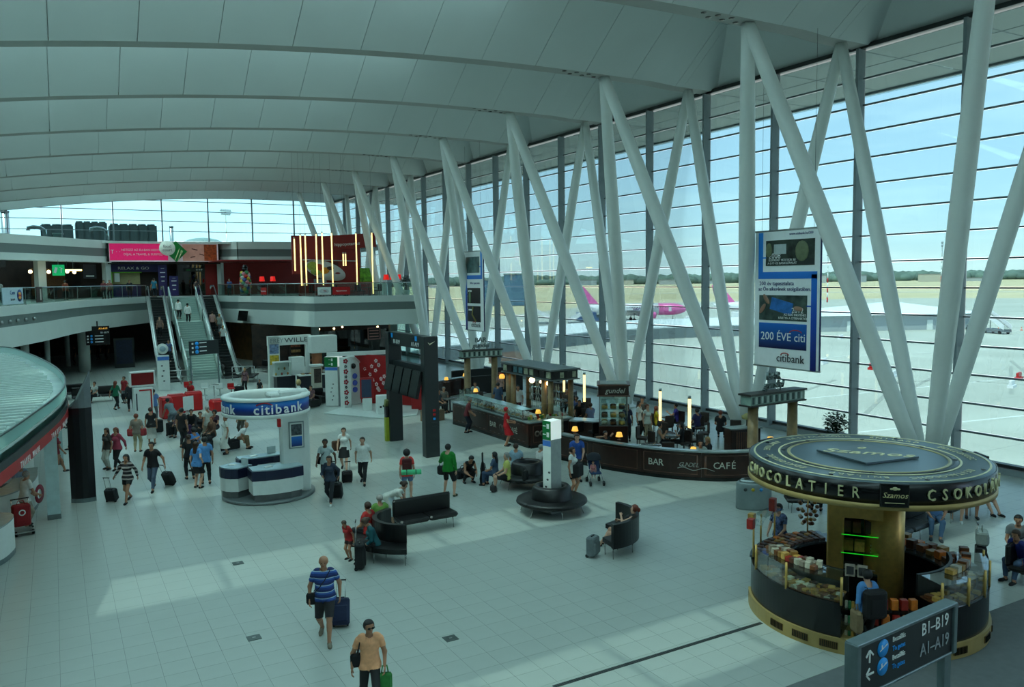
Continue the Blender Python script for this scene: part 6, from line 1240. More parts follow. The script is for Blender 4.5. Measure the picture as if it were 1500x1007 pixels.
# tables and chairs of the cafe
CHR = mat('cafe_chair_brown', (.17,.13,.11), .5, var=.2); TBT = mat('cafe_table_top', (.30,.31,.30), .2)
def ctable(x, y, label, w=.8, rnd_=True):
    t = thing('cafe_table', label, 'table', (x,y,0))
    if rnd_: MB().lathe([(0,.72),(w/2,.72),(w/2,.75),(0,.75)], n=18).build('tabletop', TBT, t)
    else: MB().box((0,0,.735), (w,.75,.03)).build('tabletop', TBT, t)
    MB().lathe([(.24,0),(.24,.03),(.04,.06),(.04,.72)], n=10).build('pedestal', BLACK, t)
def cchair(x, y, rz, label):
    c = thing('cafe_chair', label, 'chair', (x,y,0), rz); MB().rbox((0,0,.43), (.46,.46,.1), .03).build('seat', CHR, c); MB().rbox((0,.22,.70), (.48,.07,.5), .03).build('backrest', CHR, c)
    for a in (-.19,.19):
        for b in (-.19,.19): MB().tube([(a,b,0),(a,b,.4)], .02, 5).build('leg', BLACK, c)
TB = [(22.0,25.6,'between the whispering couple'),(20.2,24.6,'beside the standing guests'),(20.9,22.5,'of the grey capped man behind the fence'),(24.9,29.2,'of the yellow and purple guests'),(24.0,26.9,'with flowers under the tube lamp'),(25.4,25.4,'before the waiter desk'),(18.9,25.6,'of the waving guest by the fence'),(18.9,40.4,'at the far end of the bar'),(21.3,41.4,'before the far gateway'),(23.6,36.2,'behind the pavilion columns'),(22.6,33.2,'beside the bar pavilion')]
for (x,y,l) in TB: ctable(x, y, 'small grey cafe table '+l)
CH = [(21.5,25.9,1.57,'of the whispering man'),(22.5,25.3,-1.57,'of the whispering woman'),(20.4,22.0,3.0,'of the grey capped man'),(21.5,22.9,.4,'with its back to the fence end'),(20.5,24.0,2.6,'empty by the standing guests'),(19.4,23.9,2.2,'empty close behind the fence lettering'),(18.9,26.1,.2,'dark empty by the lamp and the fence'),(24.4,29.5,1.57,'of the yellow dressed guest'),(25.5,29.1,-1.57,'of the purple shirted guest'),(25.4,27.5,-.6,'of the dark haired guest by the glass'),(24.6,26.4,-2.2,'empty with its back to the fence'),(25.9,25.8,-.9,'beside the waiter desk'),(24.9,24.9,2.4,'empty before the waiter desk'),(18.4,40.5,1.57,'of the far bar guest'),(21.0,42.0,.3,'of the guest before the far gateway'),(24.2,36.4,-1.2,'of the guest behind the pavilion'),(23.1,33.8,-.8,'of the guest in blue by the tube lamp')]
CH += [(19.9,23.1,2.4,'tucked behind the BAR lettering'),(18.75,24.9,2.0,'close behind the fence bend'),(20.9,21.5,3.0,'in front of the capped man'),(22.2,21.6,3.1,'at the fence end'),(22.7,24.3,.2,'alone in the cafe aisle'),(23.2,25.4,1.2,'turned to the flower table'),(23.3,27.2,1.5,'by the flower table tube lamp'),(24.4,28.6,3.0,'under the first tube lamp'),(21.7,27.0,.6,'near the glass cake tower'),(22.6,32.5,2.5,'at the pavilion table'),(24.5,35.3,2.8,'behind the pavilion by the glass'),(20.9,40.7,2.6,'at the far gateway table'),(19.6,39.9,-1.6,'at the far end of the bar row'),(26.2,28.2,-1.3,'by the tall glass wall')]
for (x,y,r,l) in CH: cchair(x, y, r, 'dark brown cafe chair '+l)
lw = thing('low_wall', 'curved dark low wall with a pale ledge at the far bar end', 'partition', (20.8,44.5,0)); Q = catmull([(-2.2,-1.6),(-1.3,-.2),(-.2,1.0),(2.2,2.0)],5); panelwall(lw, [(q[0],q[1]) for q in Q], 0, 1.05, 3); MB().strip([(q[0],q[1]) for q in Q], 1.05, 1.10, .3).build('ledge', BTOP, lw)
for (x,y,w,h,rz,l) in ((25.0,49.0,4.2,1.25,.0,'long black sofa back before the glass beyond the portal'),(24.8,46.0,3.6,1.15,-.1,'black sofa back behind the far gateway'),(26.6,41.6,2.6,1.0,-.9,'black sofa by the glass behind the far gateway')): t = thing('sofa', l, 'sofa', (x,y,0), rz); MB().rbox((0,0,.25), (w,.85,.42), .05).build('seat', LEATHER, t); MB().rbox((0,-.35,h/2), (w,.18,h), .05).build('backrest', LEATHER, t)
t = thing('stroller_rack', 'pale metal rail before the glass at the bar end', 'rail', (23.6,39.8,0), -.6)
for k in range(5): MB().tube([(.25*k,0,0),(.25*k,0,1.1)], .02, 6).build('bar', CHROME, t)
MB().tube([(0,0,1.1),(1,0,1.1)], .03, 6).build('top_rail', CHROME, t)
# ------------------------------------------------------------------ people: one smooth skin per figure, garments follow it
def nets(F, lo, h):
    s = F < 0; n = np.array(F.shape)-1
    cnt = np.zeros(n, np.int8); cor = [(i,j,k) for i in (0,1) for j in (0,1) for k in (0,1)]
    for i,j,k in cor: cnt += s[i:n[0]+i, j:n[1]+j, k:n[2]+k]
    act = (cnt > 0) & (cnt < 8); idx = -np.ones(n, np.int64); cells = np.argwhere(act); idx[act] = np.arange(len(cells))
    pos = np.zeros((len(cells),3)); m_ = np.zeros(len(cells))
    for a in cor:
        for ax in range(3):
            if a[ax]: continue
            b = list(a); b[ax] = 1; A = np.array(a); B = np.array(b)
            va = F[tuple((cells+A).T)]; vb = F[tuple((cells+B).T)]; m = (va < 0) != (vb < 0); t = va[m]/(va[m]-vb[m])
            pos[m] += A+(B-A)*t[:,None]; m_[m] += 1
    V = lo+h*(cells+pos/m_[:,None]); faces = []
    for ax in range(3):
        sl0 = [slice(None)]*3; sl1 = [slice(None)]*3; sl0[ax] = slice(0,-1); sl1[ax] = slice(1,None)
        e = np.argwhere(s[tuple(sl0)] != s[tuple(sl1)]); o1, o2 = (ax+1) % 3, (ax+2) % 3
        e = e[(e[:,o1] > 0) & (e[:,o2] > 0) & (e[:,o1] < n[o1]) & (e[:,o2] < n[o2])]
        q = []
        for d1, d2 in ((1,1),(0,1),(0,0),(1,0)):
            c = e.copy(); c[:,o1] -= d1; c[:,o2] -= d2; q.append(idx[tuple(c.T)])
        q = np.stack(q, 1); fl_ = ~s[tuple(e.T)]; q[fl_] = q[fl_][:,::-1]; faces.append(q)
    return V, np.concatenate(faces)
def npmesh(name, V, Q, m):
    me = bpy.data.meshes.new(name); me.vertices.add(len(V)); me.vertices.foreach_set('co', V.ravel()); nq = len(Q)
    me.loops.add(nq*4); me.loops.foreach_set('vertex_index', Q.ravel().astype(np.int32)); me.polygons.add(nq)
    me.polygons.foreach_set('loop_start', np.arange(0,nq*4,4,dtype=np.int32)); me.polygons.foreach_set('loop_total', np.full(nq,4,np.int32))
    me.materials.append(m); me.update(calc_edges=True); me.validate(); me.polygons.foreach_set('use_smooth', np.ones(len(me.polygons), bool)); return me
def unit(v): v = np.array(v, float); return v/max(1e-9, np.linalg.norm(v))
def ik(a, t, l1, l2, hint):
    a = np.array(a, float); t = np.array(t, float); d = t-a; L = np.linalg.norm(d); mx = (l1+l2)*.995
    if L > mx: d = d*mx/L; L = mx; t = a+d
    x = (l1*l1-l2*l2+L*L)/(2*L); r = math.sqrt(max(0,l1*l1-x*x)); u = d/L; hh = np.array(hint,float); hh = unit(hh-u*(hh@u)); return a+u*x+hh*r, t
def hand(mb, w, d, nrm, s, curl=.5):
    """palm, four unequal bent fingers and a thumb leaving the side of the palm"""
    d = Vector(d).normalized(); n_ = Vector(nrm); n_ = (n_-d*n_.dot(d)).normalized(); x = d.cross(n_); w = Vector(w); P = lambda a,b,c: w+(x*a+d*b+n_*c)*s
    o = len(mb.v); mb.ell((0,0,0),(1,1,1),8,6)
    for i in range(o, len(mb.v)): q = mb.v[i]; mb.v[i] = tuple(P(q[0]*.040, .045+q[1]*.055, q[2]*.017))
    for k,(fx,L) in enumerate(((-.030,.066),(-.010,.076),(.010,.072),(.029,.056))):
        c = curl; a, b = .5*L, .55*L
        mb.tube([P(fx,.075,0),P(fx*1.1,.09+a*math.cos(c*.6),a*math.sin(c*.6)),P(fx*1.1,.09+a*math.cos(c*.6)+b*math.cos(c*1.7),a*math.sin(c*.6)+b*math.sin(c*1.7))], [.0095*s,.0088*s,.0065*s], 5)
    mb.tube([P(-.028,.025,.004),P(-.055,.055,.014),P(-.052,.088,.026)], [.012*s,.0105*s,.008*s], 5)
SKIN = {k: mat('skin_'+k, c, .55, var=.05, scale=12) for k, c in dict(fair=(.78,.60,.50), tan=(.66,.47,.36), dark=(.38,.25,.18)).items()}
HAIRC = {k: mat('hair_'+k, c, .6, var=.3, scale=40) for k, c in dict(black=(.07,.06,.06), brown=(.22,.14,.09), blond=(.60,.48,.30), grey=(.55,.54,.52), red=(.42,.18,.10), white=(.75,.74,.70)).items()}
def cloth(c): return mat('cloth_%02x%02x%02x' % tuple(int(255*x) for x in c), c, .8, var=.10, scale=14)
BLK = (.07,.07,.08); WHT = (.80,.82,.80); JEAN = (.20,.27,.38); KHAKI = (.55,.50,.40); GRY = (.40,.42,.43)
PEOPLE = {}
def P(x, y, th, h, pose, label, skin='tan', hair='brown', style='short', top=WHT, bot=BLK, sleeve=.55, legs='trousers', shoe=BLK, z=0, lean=None, lh=None, rh=None, hp=0, hy=0, fem=False, feet=None, res=None, group=None, pat=None, knees=None, fat=1.0, collar=0):
    s = h/1.75; rz = math.radians(-29.5-th); near = math.hypot(x,y)
    pz, py, ln = {'stand': (.93,0,.02), 'walk': (.91,0,.06), 'sit': (.53,0,.05), 'lounge': (.50,0,-.45), 'bend': (.90,-.14,1.15), 'crouch': (.42,-.1,.75), 'lean': (.92,-.05,.30)}[pose]
    if lean is not None: ln = lean
    p = np.array([0,py,pz]); up = np.array([0,math.sin(ln),math.cos(ln)]); fw = np.array([0,math.cos(ln),-math.sin(ln)]); X = np.array([1.,0,0])
    T = lambda a,b,c: p+X*a+fw*b+up*c
    sw = .172 if fem else .19
    ft = feet or {'stand': ((-.11,.03,0),(.12,-.03,0)), 'walk': ((-.09,.33,0),(.10,-.30,.06)), 'sit': ((-.12,.46,0),(.13,.42,0)), 'lounge': ((-.1,.72,.0),(.1,.66,0)), 'bend': ((-.12,-.05,0),(.13,.05,0)), 'crouch': ((-.15,.12,0),(.16,.05,0)), 'lean': ((-.11,.05,0),(.12,-.1,0))}[pose]
    hd = {'stand': ((-.07,.03,-.53),(.07,.04,-.53)), 'walk': ((-.08,-.20,-.49),(.08,.22,-.47)), 'sit': ((.04,.32,-.36),(-.04,.33,-.36)), 'lounge': ((.02,.30,-.38),(-.10,.30,-.30)), 'bend': ((.02,.25,-.50),(-.02,.28,-.48)), 'crouch': ((.05,.30,-.35),(-.05,.30,-.38)), 'lean': ((.02,.33,-.38),(-.02,.34,-.36))}[pose]
    hd = (lh or hd[0], rh or hd[1])
    prims = []   # (a, b, ra, rb, label, squash frame or None)
    w_ = 1.0*fat
    fr_ = (p, fw, up)
    hip, wai, che = (.150,.118,.135) if fem else (.142*w_,.138*w_,.152*w_)
    prims += [(T(-.045,0,-.05),T(.0,0,.14),hip,wai,'torso',fr_),(T(.045,0,-.05),T(0,0,.14),hip*.98,wai,'torso',fr_),(T(0,0,.14),T(0,0,.36),wai,che,'torso',fr_),(T(-.07,0,.34),T(-sw*.62,0,.455),che*.72,.085,'torso',fr_),(T(.07,0,.34),T(sw*.62,0,.455),che*.72,.085,'torso',fr_)]
    if fat > 1.1: prims.append((T(0,.06,.05),T(0,.06,.2),.15,.14,'torso',fr_))
    if fem: prims.append((T(-.06,.085,.33),T(.06,.085,.33),.062,.062,'torso',None))
    nb = T(0,-.01,.50); hd_l = ln*.45+hp; hup = np.array([0,math.sin(hd_l),math.cos(hd_l)]); hc = nb+hup*.165+np.array([0,.02,0]); hf = np.array([-math.sin(hy)*math.cos(hd_l),math.cos(hy)*math.cos(hd_l),-math.sin(hd_l)]); hf = unit(hf-hup*(hf@hup)); hx = np.cross(hf,hup)
    H = lambda a,b,c: hc+hx*a+hf*b+hup*c
    prims.append((nb-up*.03, hc-hup*.05, .062, .055, 'neck', None))
    prims += [(H(0,-.012,.035),H(0,-.008,.03),.092,.092,'head',None),(H(0,.02,-.02),H(0,.045,-.075),.07,.045,'head',None),(H(0,.088,.0),H(0,.102,-.022),.010,.014,'head',None),(H(-.083,0,-.01),H(-.083,0,.012),.012,.016,'head',None),(H(.083,0,-.01),H(.083,0,.012),.012,.016,'head',None)]
    for sd, tg, nm in ((-1,hd[0],'l'),(1,hd[1],'r')):
        sh = T(sd*sw,0,.435); t = sh+X*tg[0]+fw*tg[1]*math.cos(0)+up*tg[2] if pose not in ('bend','crouch') else sh+np.array(tg)
        el, wr = ik(sh, t, .29, .255, (sd*.5,-.8,-.25))
        prims += [(sh,el,.055*(.88 if fem else 1),.042*(.88 if fem else 1),'uarm'+nm,None),(el,wr,.042*(.88 if fem else 1),.028,'farm'+nm,None)]
        hp_ = T(sd*.085,0,-.04); an = np.array(ft[0 if sd < 0 else 1])+np.array([0,0,.085]); kn, an = ik(hp_, an, .44, .42, (sd*.15,1,.15) if knees is None else (sd*knees,1,.2))
        prims += [(hp_,kn,.088*w_,.058,'thigh'+nm,None),(kn,an,.056,.038,'calf'+nm,None),(kn*.72+an*.28-np.array([0,.014,0]),kn*.5+an*.5-np.array([0,.01,0]),.054,.046,'calf'+nm,None)]
        raised = an[2] > .12; fd = np.array([sd*.18,1,-.45 if raised else 0]); fd = unit(fd); prims += [(an+np.array([0,-.03,-.045]),an+fd*.12+np.array([0,0,-.055]),.036,.034,'foot'+nm,None),(an+fd*.1+np.array([0,0,-.058]),an+fd*.165+np.array([0,0,-.06]),.034,.024,'foot'+nm,None)]
    A = np.array([q[0] for q in prims]); B = np.array([q[1] for q in prims])
    res = res or (.017 if near < 21 else .021 if near < 36 else .027)
    lo = np.minimum(A,B).min(0)-.2; hi_ = np.maximum(A,B).max(0)+.2; nn = np.ceil((hi_-lo)/res).astype(int)+1
    G = np.stack(np.meshgrid(*[lo[i]+res*np.arange(nn[i]) for i in range(3)], indexing='ij'), -1).reshape(-1,3)
    def dist(q, pts):
        a, b, ra, rb, lb, f = q
        if f is not None:
            o, fv, uv = f; g = lambda v: v+np.outer((v-o)@fv, fv)*.52 if v.ndim > 1 else v+fv*((v-o)@fv)*.52
            pts, a, b = g(pts), g(a), g(b)
        ba = b-a; t = np.clip((pts-a)@ba/max(1e-9,ba@ba),0,1); return np.linalg.norm(pts-a-t[:,None]*ba,axis=1)-(ra+(rb-ra)*t), t
    F = None; big = 1e3
    Fl = np.full(len(G), big)
    for q in prims:
        mn = np.minimum(q[0],q[1])-max(q[2],q[3])*1.2-.09; mxx = np.maximum(q[0],q[1])+max(q[2],q[3])*1.2+.09
        near_ = np.where(((G > mn) & (G < mxx)).all(1))[0]
        d, _ = dist(q, G[near_]); k = .012 if q[4] == 'head' else .028; f0 = Fl[near_]; hh = np.clip(.5+.5*(f0-d)/k,0,1); Fl[near_] = np.where(f0 > 100, d, f0*(1-hh)+d*hh-k*hh*(1-hh))
    V, Q = nets(np.minimum(Fl,.2).reshape(nn), lo, res)
    D = []; TT = []
    for q in prims: d, t = dist(q, V); D.append(d); TT.append(t)
    D = np.array(D); bi = D.argmin(0); tt = np.array(TT)[bi, np.arange(len(V))]; lab = np.array([q[4] for q in prims])[bi]; lab0 = np.array([l.rstrip('lr') if l[:4] in ('uarm','farm','thig','calf','foot') else l for l in lab])
    lab0 = np.array([{'uarm':'uarm','farm':'farm','thigh':'thigh','calf':'calf','foot':'foot'}.get(l,l) for l in lab0]); uu = (V-p)@up
    fn = np.cross(V[Q[:,2]]-V[Q[:,0]], V[Q[:,3]]-V[Q[:,1]]); N = np.zeros_like(V)
    for c in range(4): np.add.at(N, Q[:,c], fn)
    N /= np.maximum(1e-9, np.linalg.norm(N,axis=1))[:,None]
    root = thing('person', label, 'person', (x,y,z), rz, group)
    root.scale = (s,s,s)
    hm = MB()
    for sd, nm in ((-1,'l'),(1,'r')):
        q = [r for r in prims if r[4] == 'farm'+nm][0]; hand(hm, q[1], q[1]-q[0], (-sd,.15,0), 1.0 if not fem else .9, .55)
    me = npmesh('body', V, Q, SKIN[skin]); hv = hm.mesh('h', SKIN[skin]); bmx = bmesh.new(); bmx.from_mesh(me); bmx.from_mesh(hv); bmx.to_mesh(me); bmx.free(); bpy.data.meshes.remove(hv)
    me.polygons.foreach_set('use_smooth', np.ones(len(me.polygons), bool)); link('body', me, root)
    def shell(nm, mask, d, m):
        fm = mask[Q].all(1)
        if not fm.any(): return None
        qs = Q[fm]; u, inv = np.unique(qs, return_inverse=True); dd = d[u][:,None] if isinstance(d, np.ndarray) else d
        return link(nm, npmesh(nm, V[u]+N[u]*dd, inv.reshape(qs.shape), m), root)
    tm_ = pat if pat else cloth(top); torso = lab0 == 'torso'
    tmask = (torso & (uu > (-.13 if legs not in ('none',) else -.2)) & (uu < .66)) | ((lab0 == 'uarm') & (tt < min(1.01,sleeve*1.001))) | ((lab0 == 'uarm') & (sleeve > .9))
    tmask |= (lab0 == 'thigh') & (uu > -.10) & (pose not in ('sit','lounge','crouch'))
    if sleeve > 1: tmask |= (lab0 == 'farm') & (tt < .93)
    shell('shirt' if legs != 'dress' else 'dress', tmask, np.where(torso, .022, np.where(lab0 == 'thigh', .030, .016)), tm_)
    if legs in ('trousers','shorts','long_shorts'):
        lim = {'trousers': 2, 'shorts': .60, 'long_shorts': .97}[legs]; bm2 = (torso & (uu < .07)) | ((lab0 == 'thigh') & (tt <= lim))
        if legs == 'trousers': bm2 |= (lab0 == 'calf') & ((tt < .93) | (V[:,2] > .2))
        shell('trousers' if legs == 'trousers' else 'shorts', bm2, np.where(lab0 == 'thigh', .022 if legs != 'trousers' else .014, .013), cloth(bot))
    elif legs in ('skirt','dress','long_skirt'):
        kn = (np.array([r[1] for r in prims if r[4].startswith('thigh')]).mean(0)); e0 = p+up*.04; hem = {'skirt': .85, 'dress': .95, 'long_skirt': 1.5}[legs]; sk = MB(); v = []
        ankles = (np.array([r[1] for r in prims if r[4].startswith('calf')][::2]).mean(0)); nsg = 18
        for k in range(7):
            t = hem*k/6; c = e0*(1-t)+kn*t if t <= 1 else kn*(2-t)+ankles*(t-1); v += [(c[0]+(.175+.055*k/6)*math.cos(a), c[1]+(.118+.085*k/6)*math.sin(a), c[2]) for a in [2*PI*j/nsg for j in range(nsg)]]
        sk.add(v, [(k*nsg+j,k*nsg+(j+1) % nsg,(k+1)*nsg+(j+1) % nsg,(k+1)*nsg+j) for k in range(6) for j in range(nsg)], 0, True); sk.build('skirt', cloth(bot) if legs != 'dress' else tm_, root)
    if collar:
        o_ = nb-up*.005; cm = MB(); cm.tube([o_+X*.068*math.cos(a)+fw*(.012+.07*math.sin(a))-up*(.03 if k in (3,4) else .012) for k, a in enumerate([2*PI*j/14 for j in range(15)])], .017, 6); cm.build('collar', tm_, root)
        pk = MB().tube([T(0,.105,.47),T(0,.122,.36)], .012, 5, flat=.5); pk.build('placket', tm_, root)
    for nm in 'lr': shell('shoe', (np.char.startswith(lab.astype(str),'foot'+nm)) & (V[:,2] < (.11 if pose != 'walk' else .3)), .008, cloth(shoe))
    if style != 'bald':
        rad = {'short': 1.06, 'long': 1.10, 'curly': 1.30, 'cap': 1.08, 'tail': 1.07}[style]; r2 = .012 if near < 40 else .018
        lo2 = hc-.24 if style != 'long' else hc-np.array([.24,.26,.38]); g2 = np.ceil((hc+.24-lo2)/r2).astype(int)
        G2 = np.stack(np.meshgrid(*[lo2[i]+r2*np.arange(g2[i]) for i in range(3)], indexing='ij'), -1).reshape(-1,3); L = np.stack([(G2-hc)@hx,(G2-hc)@hf,(G2-hc)@hup],1)
        f = np.linalg.norm((L-np.array([0,-.014,.035]))/np.array([1.0,1.06,1.06]),axis=1)-.096*rad
        if style == 'long':
            a_ = np.array([0,-.06,.03]); b_ = np.array([0,-.10,-.26]); t = np.clip((L-a_)@(b_-a_)/((b_-a_)@(b_-a_)),0,1); f = np.minimum(f, np.linalg.norm((L-a_-t[:,None]*(b_-a_))*np.array([.75,1.5,1]),axis=1)-(.075-.02*t))
        if style == 'tail': f = np.minimum(f, np.linalg.norm((L-np.array([0,-.13,.01]))*np.array([1.2,1,.7]),axis=1)-.045)
        face = np.minimum(L[:,1]-(.035 if style != 'curly' else .05)-np.maximum(0,L[:,2]-.06)*1.2, .075-L[:,2]); neckc = (-.055 if style in ('short','cap') else -.075)-L[:,2] if style != 'long' else -.31-L[:,2]
        f = np.maximum(f, face); f = np.maximum(f, neckc) if style != 'tail' else np.maximum(f, -.11-L[:,2])
        if style in ('short','cap'): f = np.maximum(f, np.minimum(-.005-L[:,2]-0*L[:,1], L[:,1]+.005))
        Vh, Qh = nets(f.reshape(g2), lo2, r2); link('hair', npmesh('hair', Vh, Qh, HAIRC[hair] if style != 'cap' else cloth(BLK if hair != 'red' else (.7,.06,.08))), root)
    if near < 34 and 90 < th % 360 < 270:
        for sx_ in (-.032,.032): q = H(sx_,.083,.012); MB().ell(q, (.012,.008,.007), 8, 6).build('eye', BLACK, root)
        q = H(0,.087,-.052); MB().ell(q, (.022,.008,.006), 8, 6).build('mouth', mat('lips', (.55,.28,.25), .5), root)
    R = Matrix.Translation((x,y,z)) @ Matrix.Rotation(rz,4,'Z') @ Matrix.Scale(s,4)
    hands = [R @ Vector(tuple([r for r in prims if r[4] == 'farm'+nm][0][1])) for nm in 'lr']
    back = R @ Vector(tuple(T(0,-.17,.28))); return dict(root=root, hands=hands, R=R, rz=rz, T=lambda a,b,c: R @ Vector(tuple(T(a,b,c))), H=lambda a,b,c: R @ Vector(tuple(H(a,b,c))), back=back, s=s)
# ---- bags and trolleys
def suitcase(x, y, rz, label, col=BLK, h=.55, handle=.95, tilt=0, w=.38, z=0):
    t = thing('suitcase', label, 'suitcase', (x,y,z), rz); m = cloth(col); q = bpy.data.objects.new('case_body', None); C.objects.link(q); q.parent = t; q.rotation_euler.x = tilt; 
    MB().rbox((0,0,h/2+.05), (w,.24,h), .04).build('shell', m, q); MB().rbox((0,-.13,h*.42+.05), (w*.8,.05,h*.6), .02).build('front_pocket', m, q); MB().box((0,.0,h+.06), (.16,.03,.03)).build('carry_handle', BLACK, q)
    for s in (-1,1):
        o = MB().lathe([(0,-.02),(.05,-.02),(.05,.02),(0,.02)], n=10).build('wheel', BLACK, q, (s*w*.38,.09,.05)); o.rotation_euler.y = PI/2
        if handle: MB().tube([(s*.09,.08,h),(s*.09,.08,handle)], .009, 5).build('handle_rod', CHROME, q)
    if handle: MB().tube([(-.11,.08,handle),(.11,.08,handle)], .016, 6).build('grip', BLACK, q)
    return t
def bag(p, label, d=(.32,.14,.28), col=BLK, rz=0, name='shoulder_bag', cat='bag', strap=None, drop=0):
    t = thing(name, label, cat, (p[0],p[1],p[2]-drop), rz); m = cloth(col); MB().rbox((0,0,0), d, .04).build('bag_body', m, t); MB().rbox((0,-d[1]*.5,-.02), (d[0]*.7,.03,d[2]*.55), .012).build('pocket', m, t)
    if strap: MB().tube([Matrix.Rotation(-rz,3,'Z') @ (Vector(q)-Vector((p[0],p[1],p[2]-drop))) for q in strap], .016, 5, flat=.5).build('strap', m, t)
    else: MB().tube([(-d[0]*.25,0,d[2]*.45),(-d[0]*.15,0,d[2]*.45+.14),(d[0]*.15,0,d[2]*.45+.14),(d[0]*.25,0,d[2]*.45)], .012, 5).build('handle', m, t)
    return t
def stripes(name, cols, sc):
    if name in MATS: return MATS[name]
    m = bpy.data.materials.new(name); m.use_nodes = True; n, l = m.node_tree.nodes, m.node_tree.links; b = n['Principled BSDF']; b.inputs['Roughness'].default_value = .8
    tc = n.new('ShaderNodeTexCoord'); sp = n.new('ShaderNodeSeparateXYZ'); mt = n.new('ShaderNodeMath'); mt.operation = 'MULTIPLY'; mt.inputs[1].default_value = sc; fr = n.new('ShaderNodeMath'); fr.operation = 'FRACT'; cr = n.new('ShaderNodeValToRGB'); cr.color_ramp.interpolation = 'CONSTANT'
    e = cr.color_ramp.elements
    for i,(pos,c) in enumerate(cols): q = e[i] if i < 2 else e.new(pos); q.position = pos; q.color = lin(c)+(1,)
    l.new(tc.outputs['Object'], sp.inputs[0]); l.new(sp.outputs[2], mt.inputs[0]); l.new(mt.outputs[0], fr.inputs[0]); l.new(fr.outputs[0], cr.inputs['Fac']); l.new(cr.outputs['Color'], b.inputs['Base Color']); MATS[name] = m; return m
BSTR = stripes('blue_stripe_cloth', [(0,(.12,.22,.48)),(.3,(.20,.36,.66)),(.55,(.62,.72,.80)),(.68,(.10,.16,.36))], 7.5); WSTR = stripes('dark_stripe_cloth', [(0,(.10,.08,.10)),(.6,(.62,.58,.56))], 7)
PLAID = mat('plaid_cloth', (.45,.32,.34), .8, var=.9, scale=22); FLORAL = mat('floral_cloth', (.30,.36,.50), .8, var=.9, scale=16); CAMO = mat('grey_pattern_cloth', (.50,.52,.52), .8, var=.5, scale=10)
# ---- open floor, front to back
q = P(4.37,12.74,168,1.64,'walk','man in sunglasses and orange polo shirt carrying a black shoulder bag',hair='black',top=(.90,.64,.47),bot=(.10,.11,.12),collar=1,lh=(-.07,.10,-.50),rh=(.13,.05,-.5),hy=.35)
bag(q['T'](.24,.0,.06),'black shoulder bag at the hip of the man in the orange polo',(.20,.10,.24),BLK,q['rz'],strap=[q['T'](.22,.02,.15),q['T'](.20,.12,.30),q['T'](.15,.02,.53),q['T'](.2,-.10,.30),q['T'](.22,-.02,.15)])
t = thing('sunglasses', 'dark sunglasses worn by the man in the orange polo', 'sunglasses', q['H'](0,.1,.012), q['rz']+.35)
for s in (-.035,.035): MB().ell((s,0,0), (.03,.008,.02), 10, 6).build('lens', BLACK, t); MB().tube([(s*2,0,0),(s*2.5,-.1,.005)], .004, 4).build('temple', BLACK, t)
MB().box((0,0,.005), (.03,.006,.006)).build('bridge', BLACK, t)
bag(q['hands'][0],'green plastic bag held by the man in the orange polo',(.24,.10,.30),(.15,.45,.2),q['rz'],'plastic_bag','bag',None,.26)
q = P(4.52,15.85,172,1.80,'walk','bald man in a blue striped polo shirt and grey shorts',style='bald',pat=BSTR,collar=1,bot=(.16,.15,.16),legs='long_shorts',shoe=(.45,.42,.36),fat=1.12,lh=(-.10,-.05,-.5),rh=(.10,.06,-.5))
bag(q['T'](.25,.03,-.06),'small black bag slung across the bald man in stripes',(.22,.10,.24),BLK,q['rz'],strap=[q['T'](.22,.06,.04),q['T'](.10,.18,.20),q['T'](-.02,.17,.36),q['T'](-.12,.08,.52),q['T'](-.12,-.06,.52),q['T'](.0,-.17,.3),q['T'](.22,-.08,.04)])
suitcase(q['hands'][0].x+.12,q['hands'][0].y+.42,q['rz']+PI,'dark blue trolley case pulled by the bald man in stripes',(.10,.14,.26),.55,.98,-.45)
# family on the curved bench
q = P(7.02,19.72,255,1.62,'sit','woman in a teal top seated at the end of the curved bench',fem=True,hair='brown',style='tail',top=(.04,.30,.33),bot=(.06,.06,.07),sleeve=1.2,lean=.35,hp=.5)
P(6.45,20.15,215,1.15,'stand','child in a red shirt leaning to the seated woman in teal',hair='brown',top=(.60,.10,.10),bot=(.2,.12,.12),lean=.35,fem=True,hp=.4,legs='shorts')
P(7.2,20.75,300,1.70,'sit','dark haired person in red seated behind the woman in teal',hair='brown',top=(.65,.12,.10),bot=(.1,.1,.12),sleeve=.6)
P(7.75,21.35,340,1.68,'sit','person in a green shirt and grey cap seated with back to the bench end',hair='grey',style='short',top=(.36,.52,.22),bot=GRY,sleeve=.6)
suitcase(6.45,19.35,1.2,'black suitcase with raised handle beside the family bench',BLK,.62,1.25)
P(8.55,22.5,95,1.66,'bend','woman in a white top bending over the back of the bench',fem=True,hair='brown',style='tail',top=(.80,.80,.76),bot=(.72,.78,.78),legs='long_skirt',skin='fair')
# walkers in the middle
q = P(8.18,28.0,185,1.76,'walk','dark haired man in a white print shirt with a strap pulling a case',skin='dark',hair='black',top=(.70,.76,.76),bot=(.12,.13,.16),lh=(-.1,-.2,-.48))
bag(q['T'](.22,-.05,.0),'dark satchel on the strap of the man in the white print shirt',(.24,.1,.26),BLK,q['rz'],strap=[q['T'](.2,0,.1),q['T'](.06,.15,.28),q['T'](-.12,.05,.49),q['T'](0,-.13,.3),q['T'](.2,-.08,.1)])
suitcase(8.62,28.5,2.7,'black wheeled case behind the man in the white print shirt',BLK,.5,.95,-.4)
q = P(7.63,25.72,182,1.64,'walk','woman in dark clothes with a blue jacket walking in front',fem=True,hair='brown',style='long',top=(.16,.20,.27),bot=(.13,.14,.16),sleeve=1.2,shoe=WHT,rh=(.0,.28,-.30),lh=(-.08,-.2,-.45))
suitcase(8.05,26.3,2.6,'black upright case rolled behind the woman with the blue jacket',BLK,.52,.95,-.35)
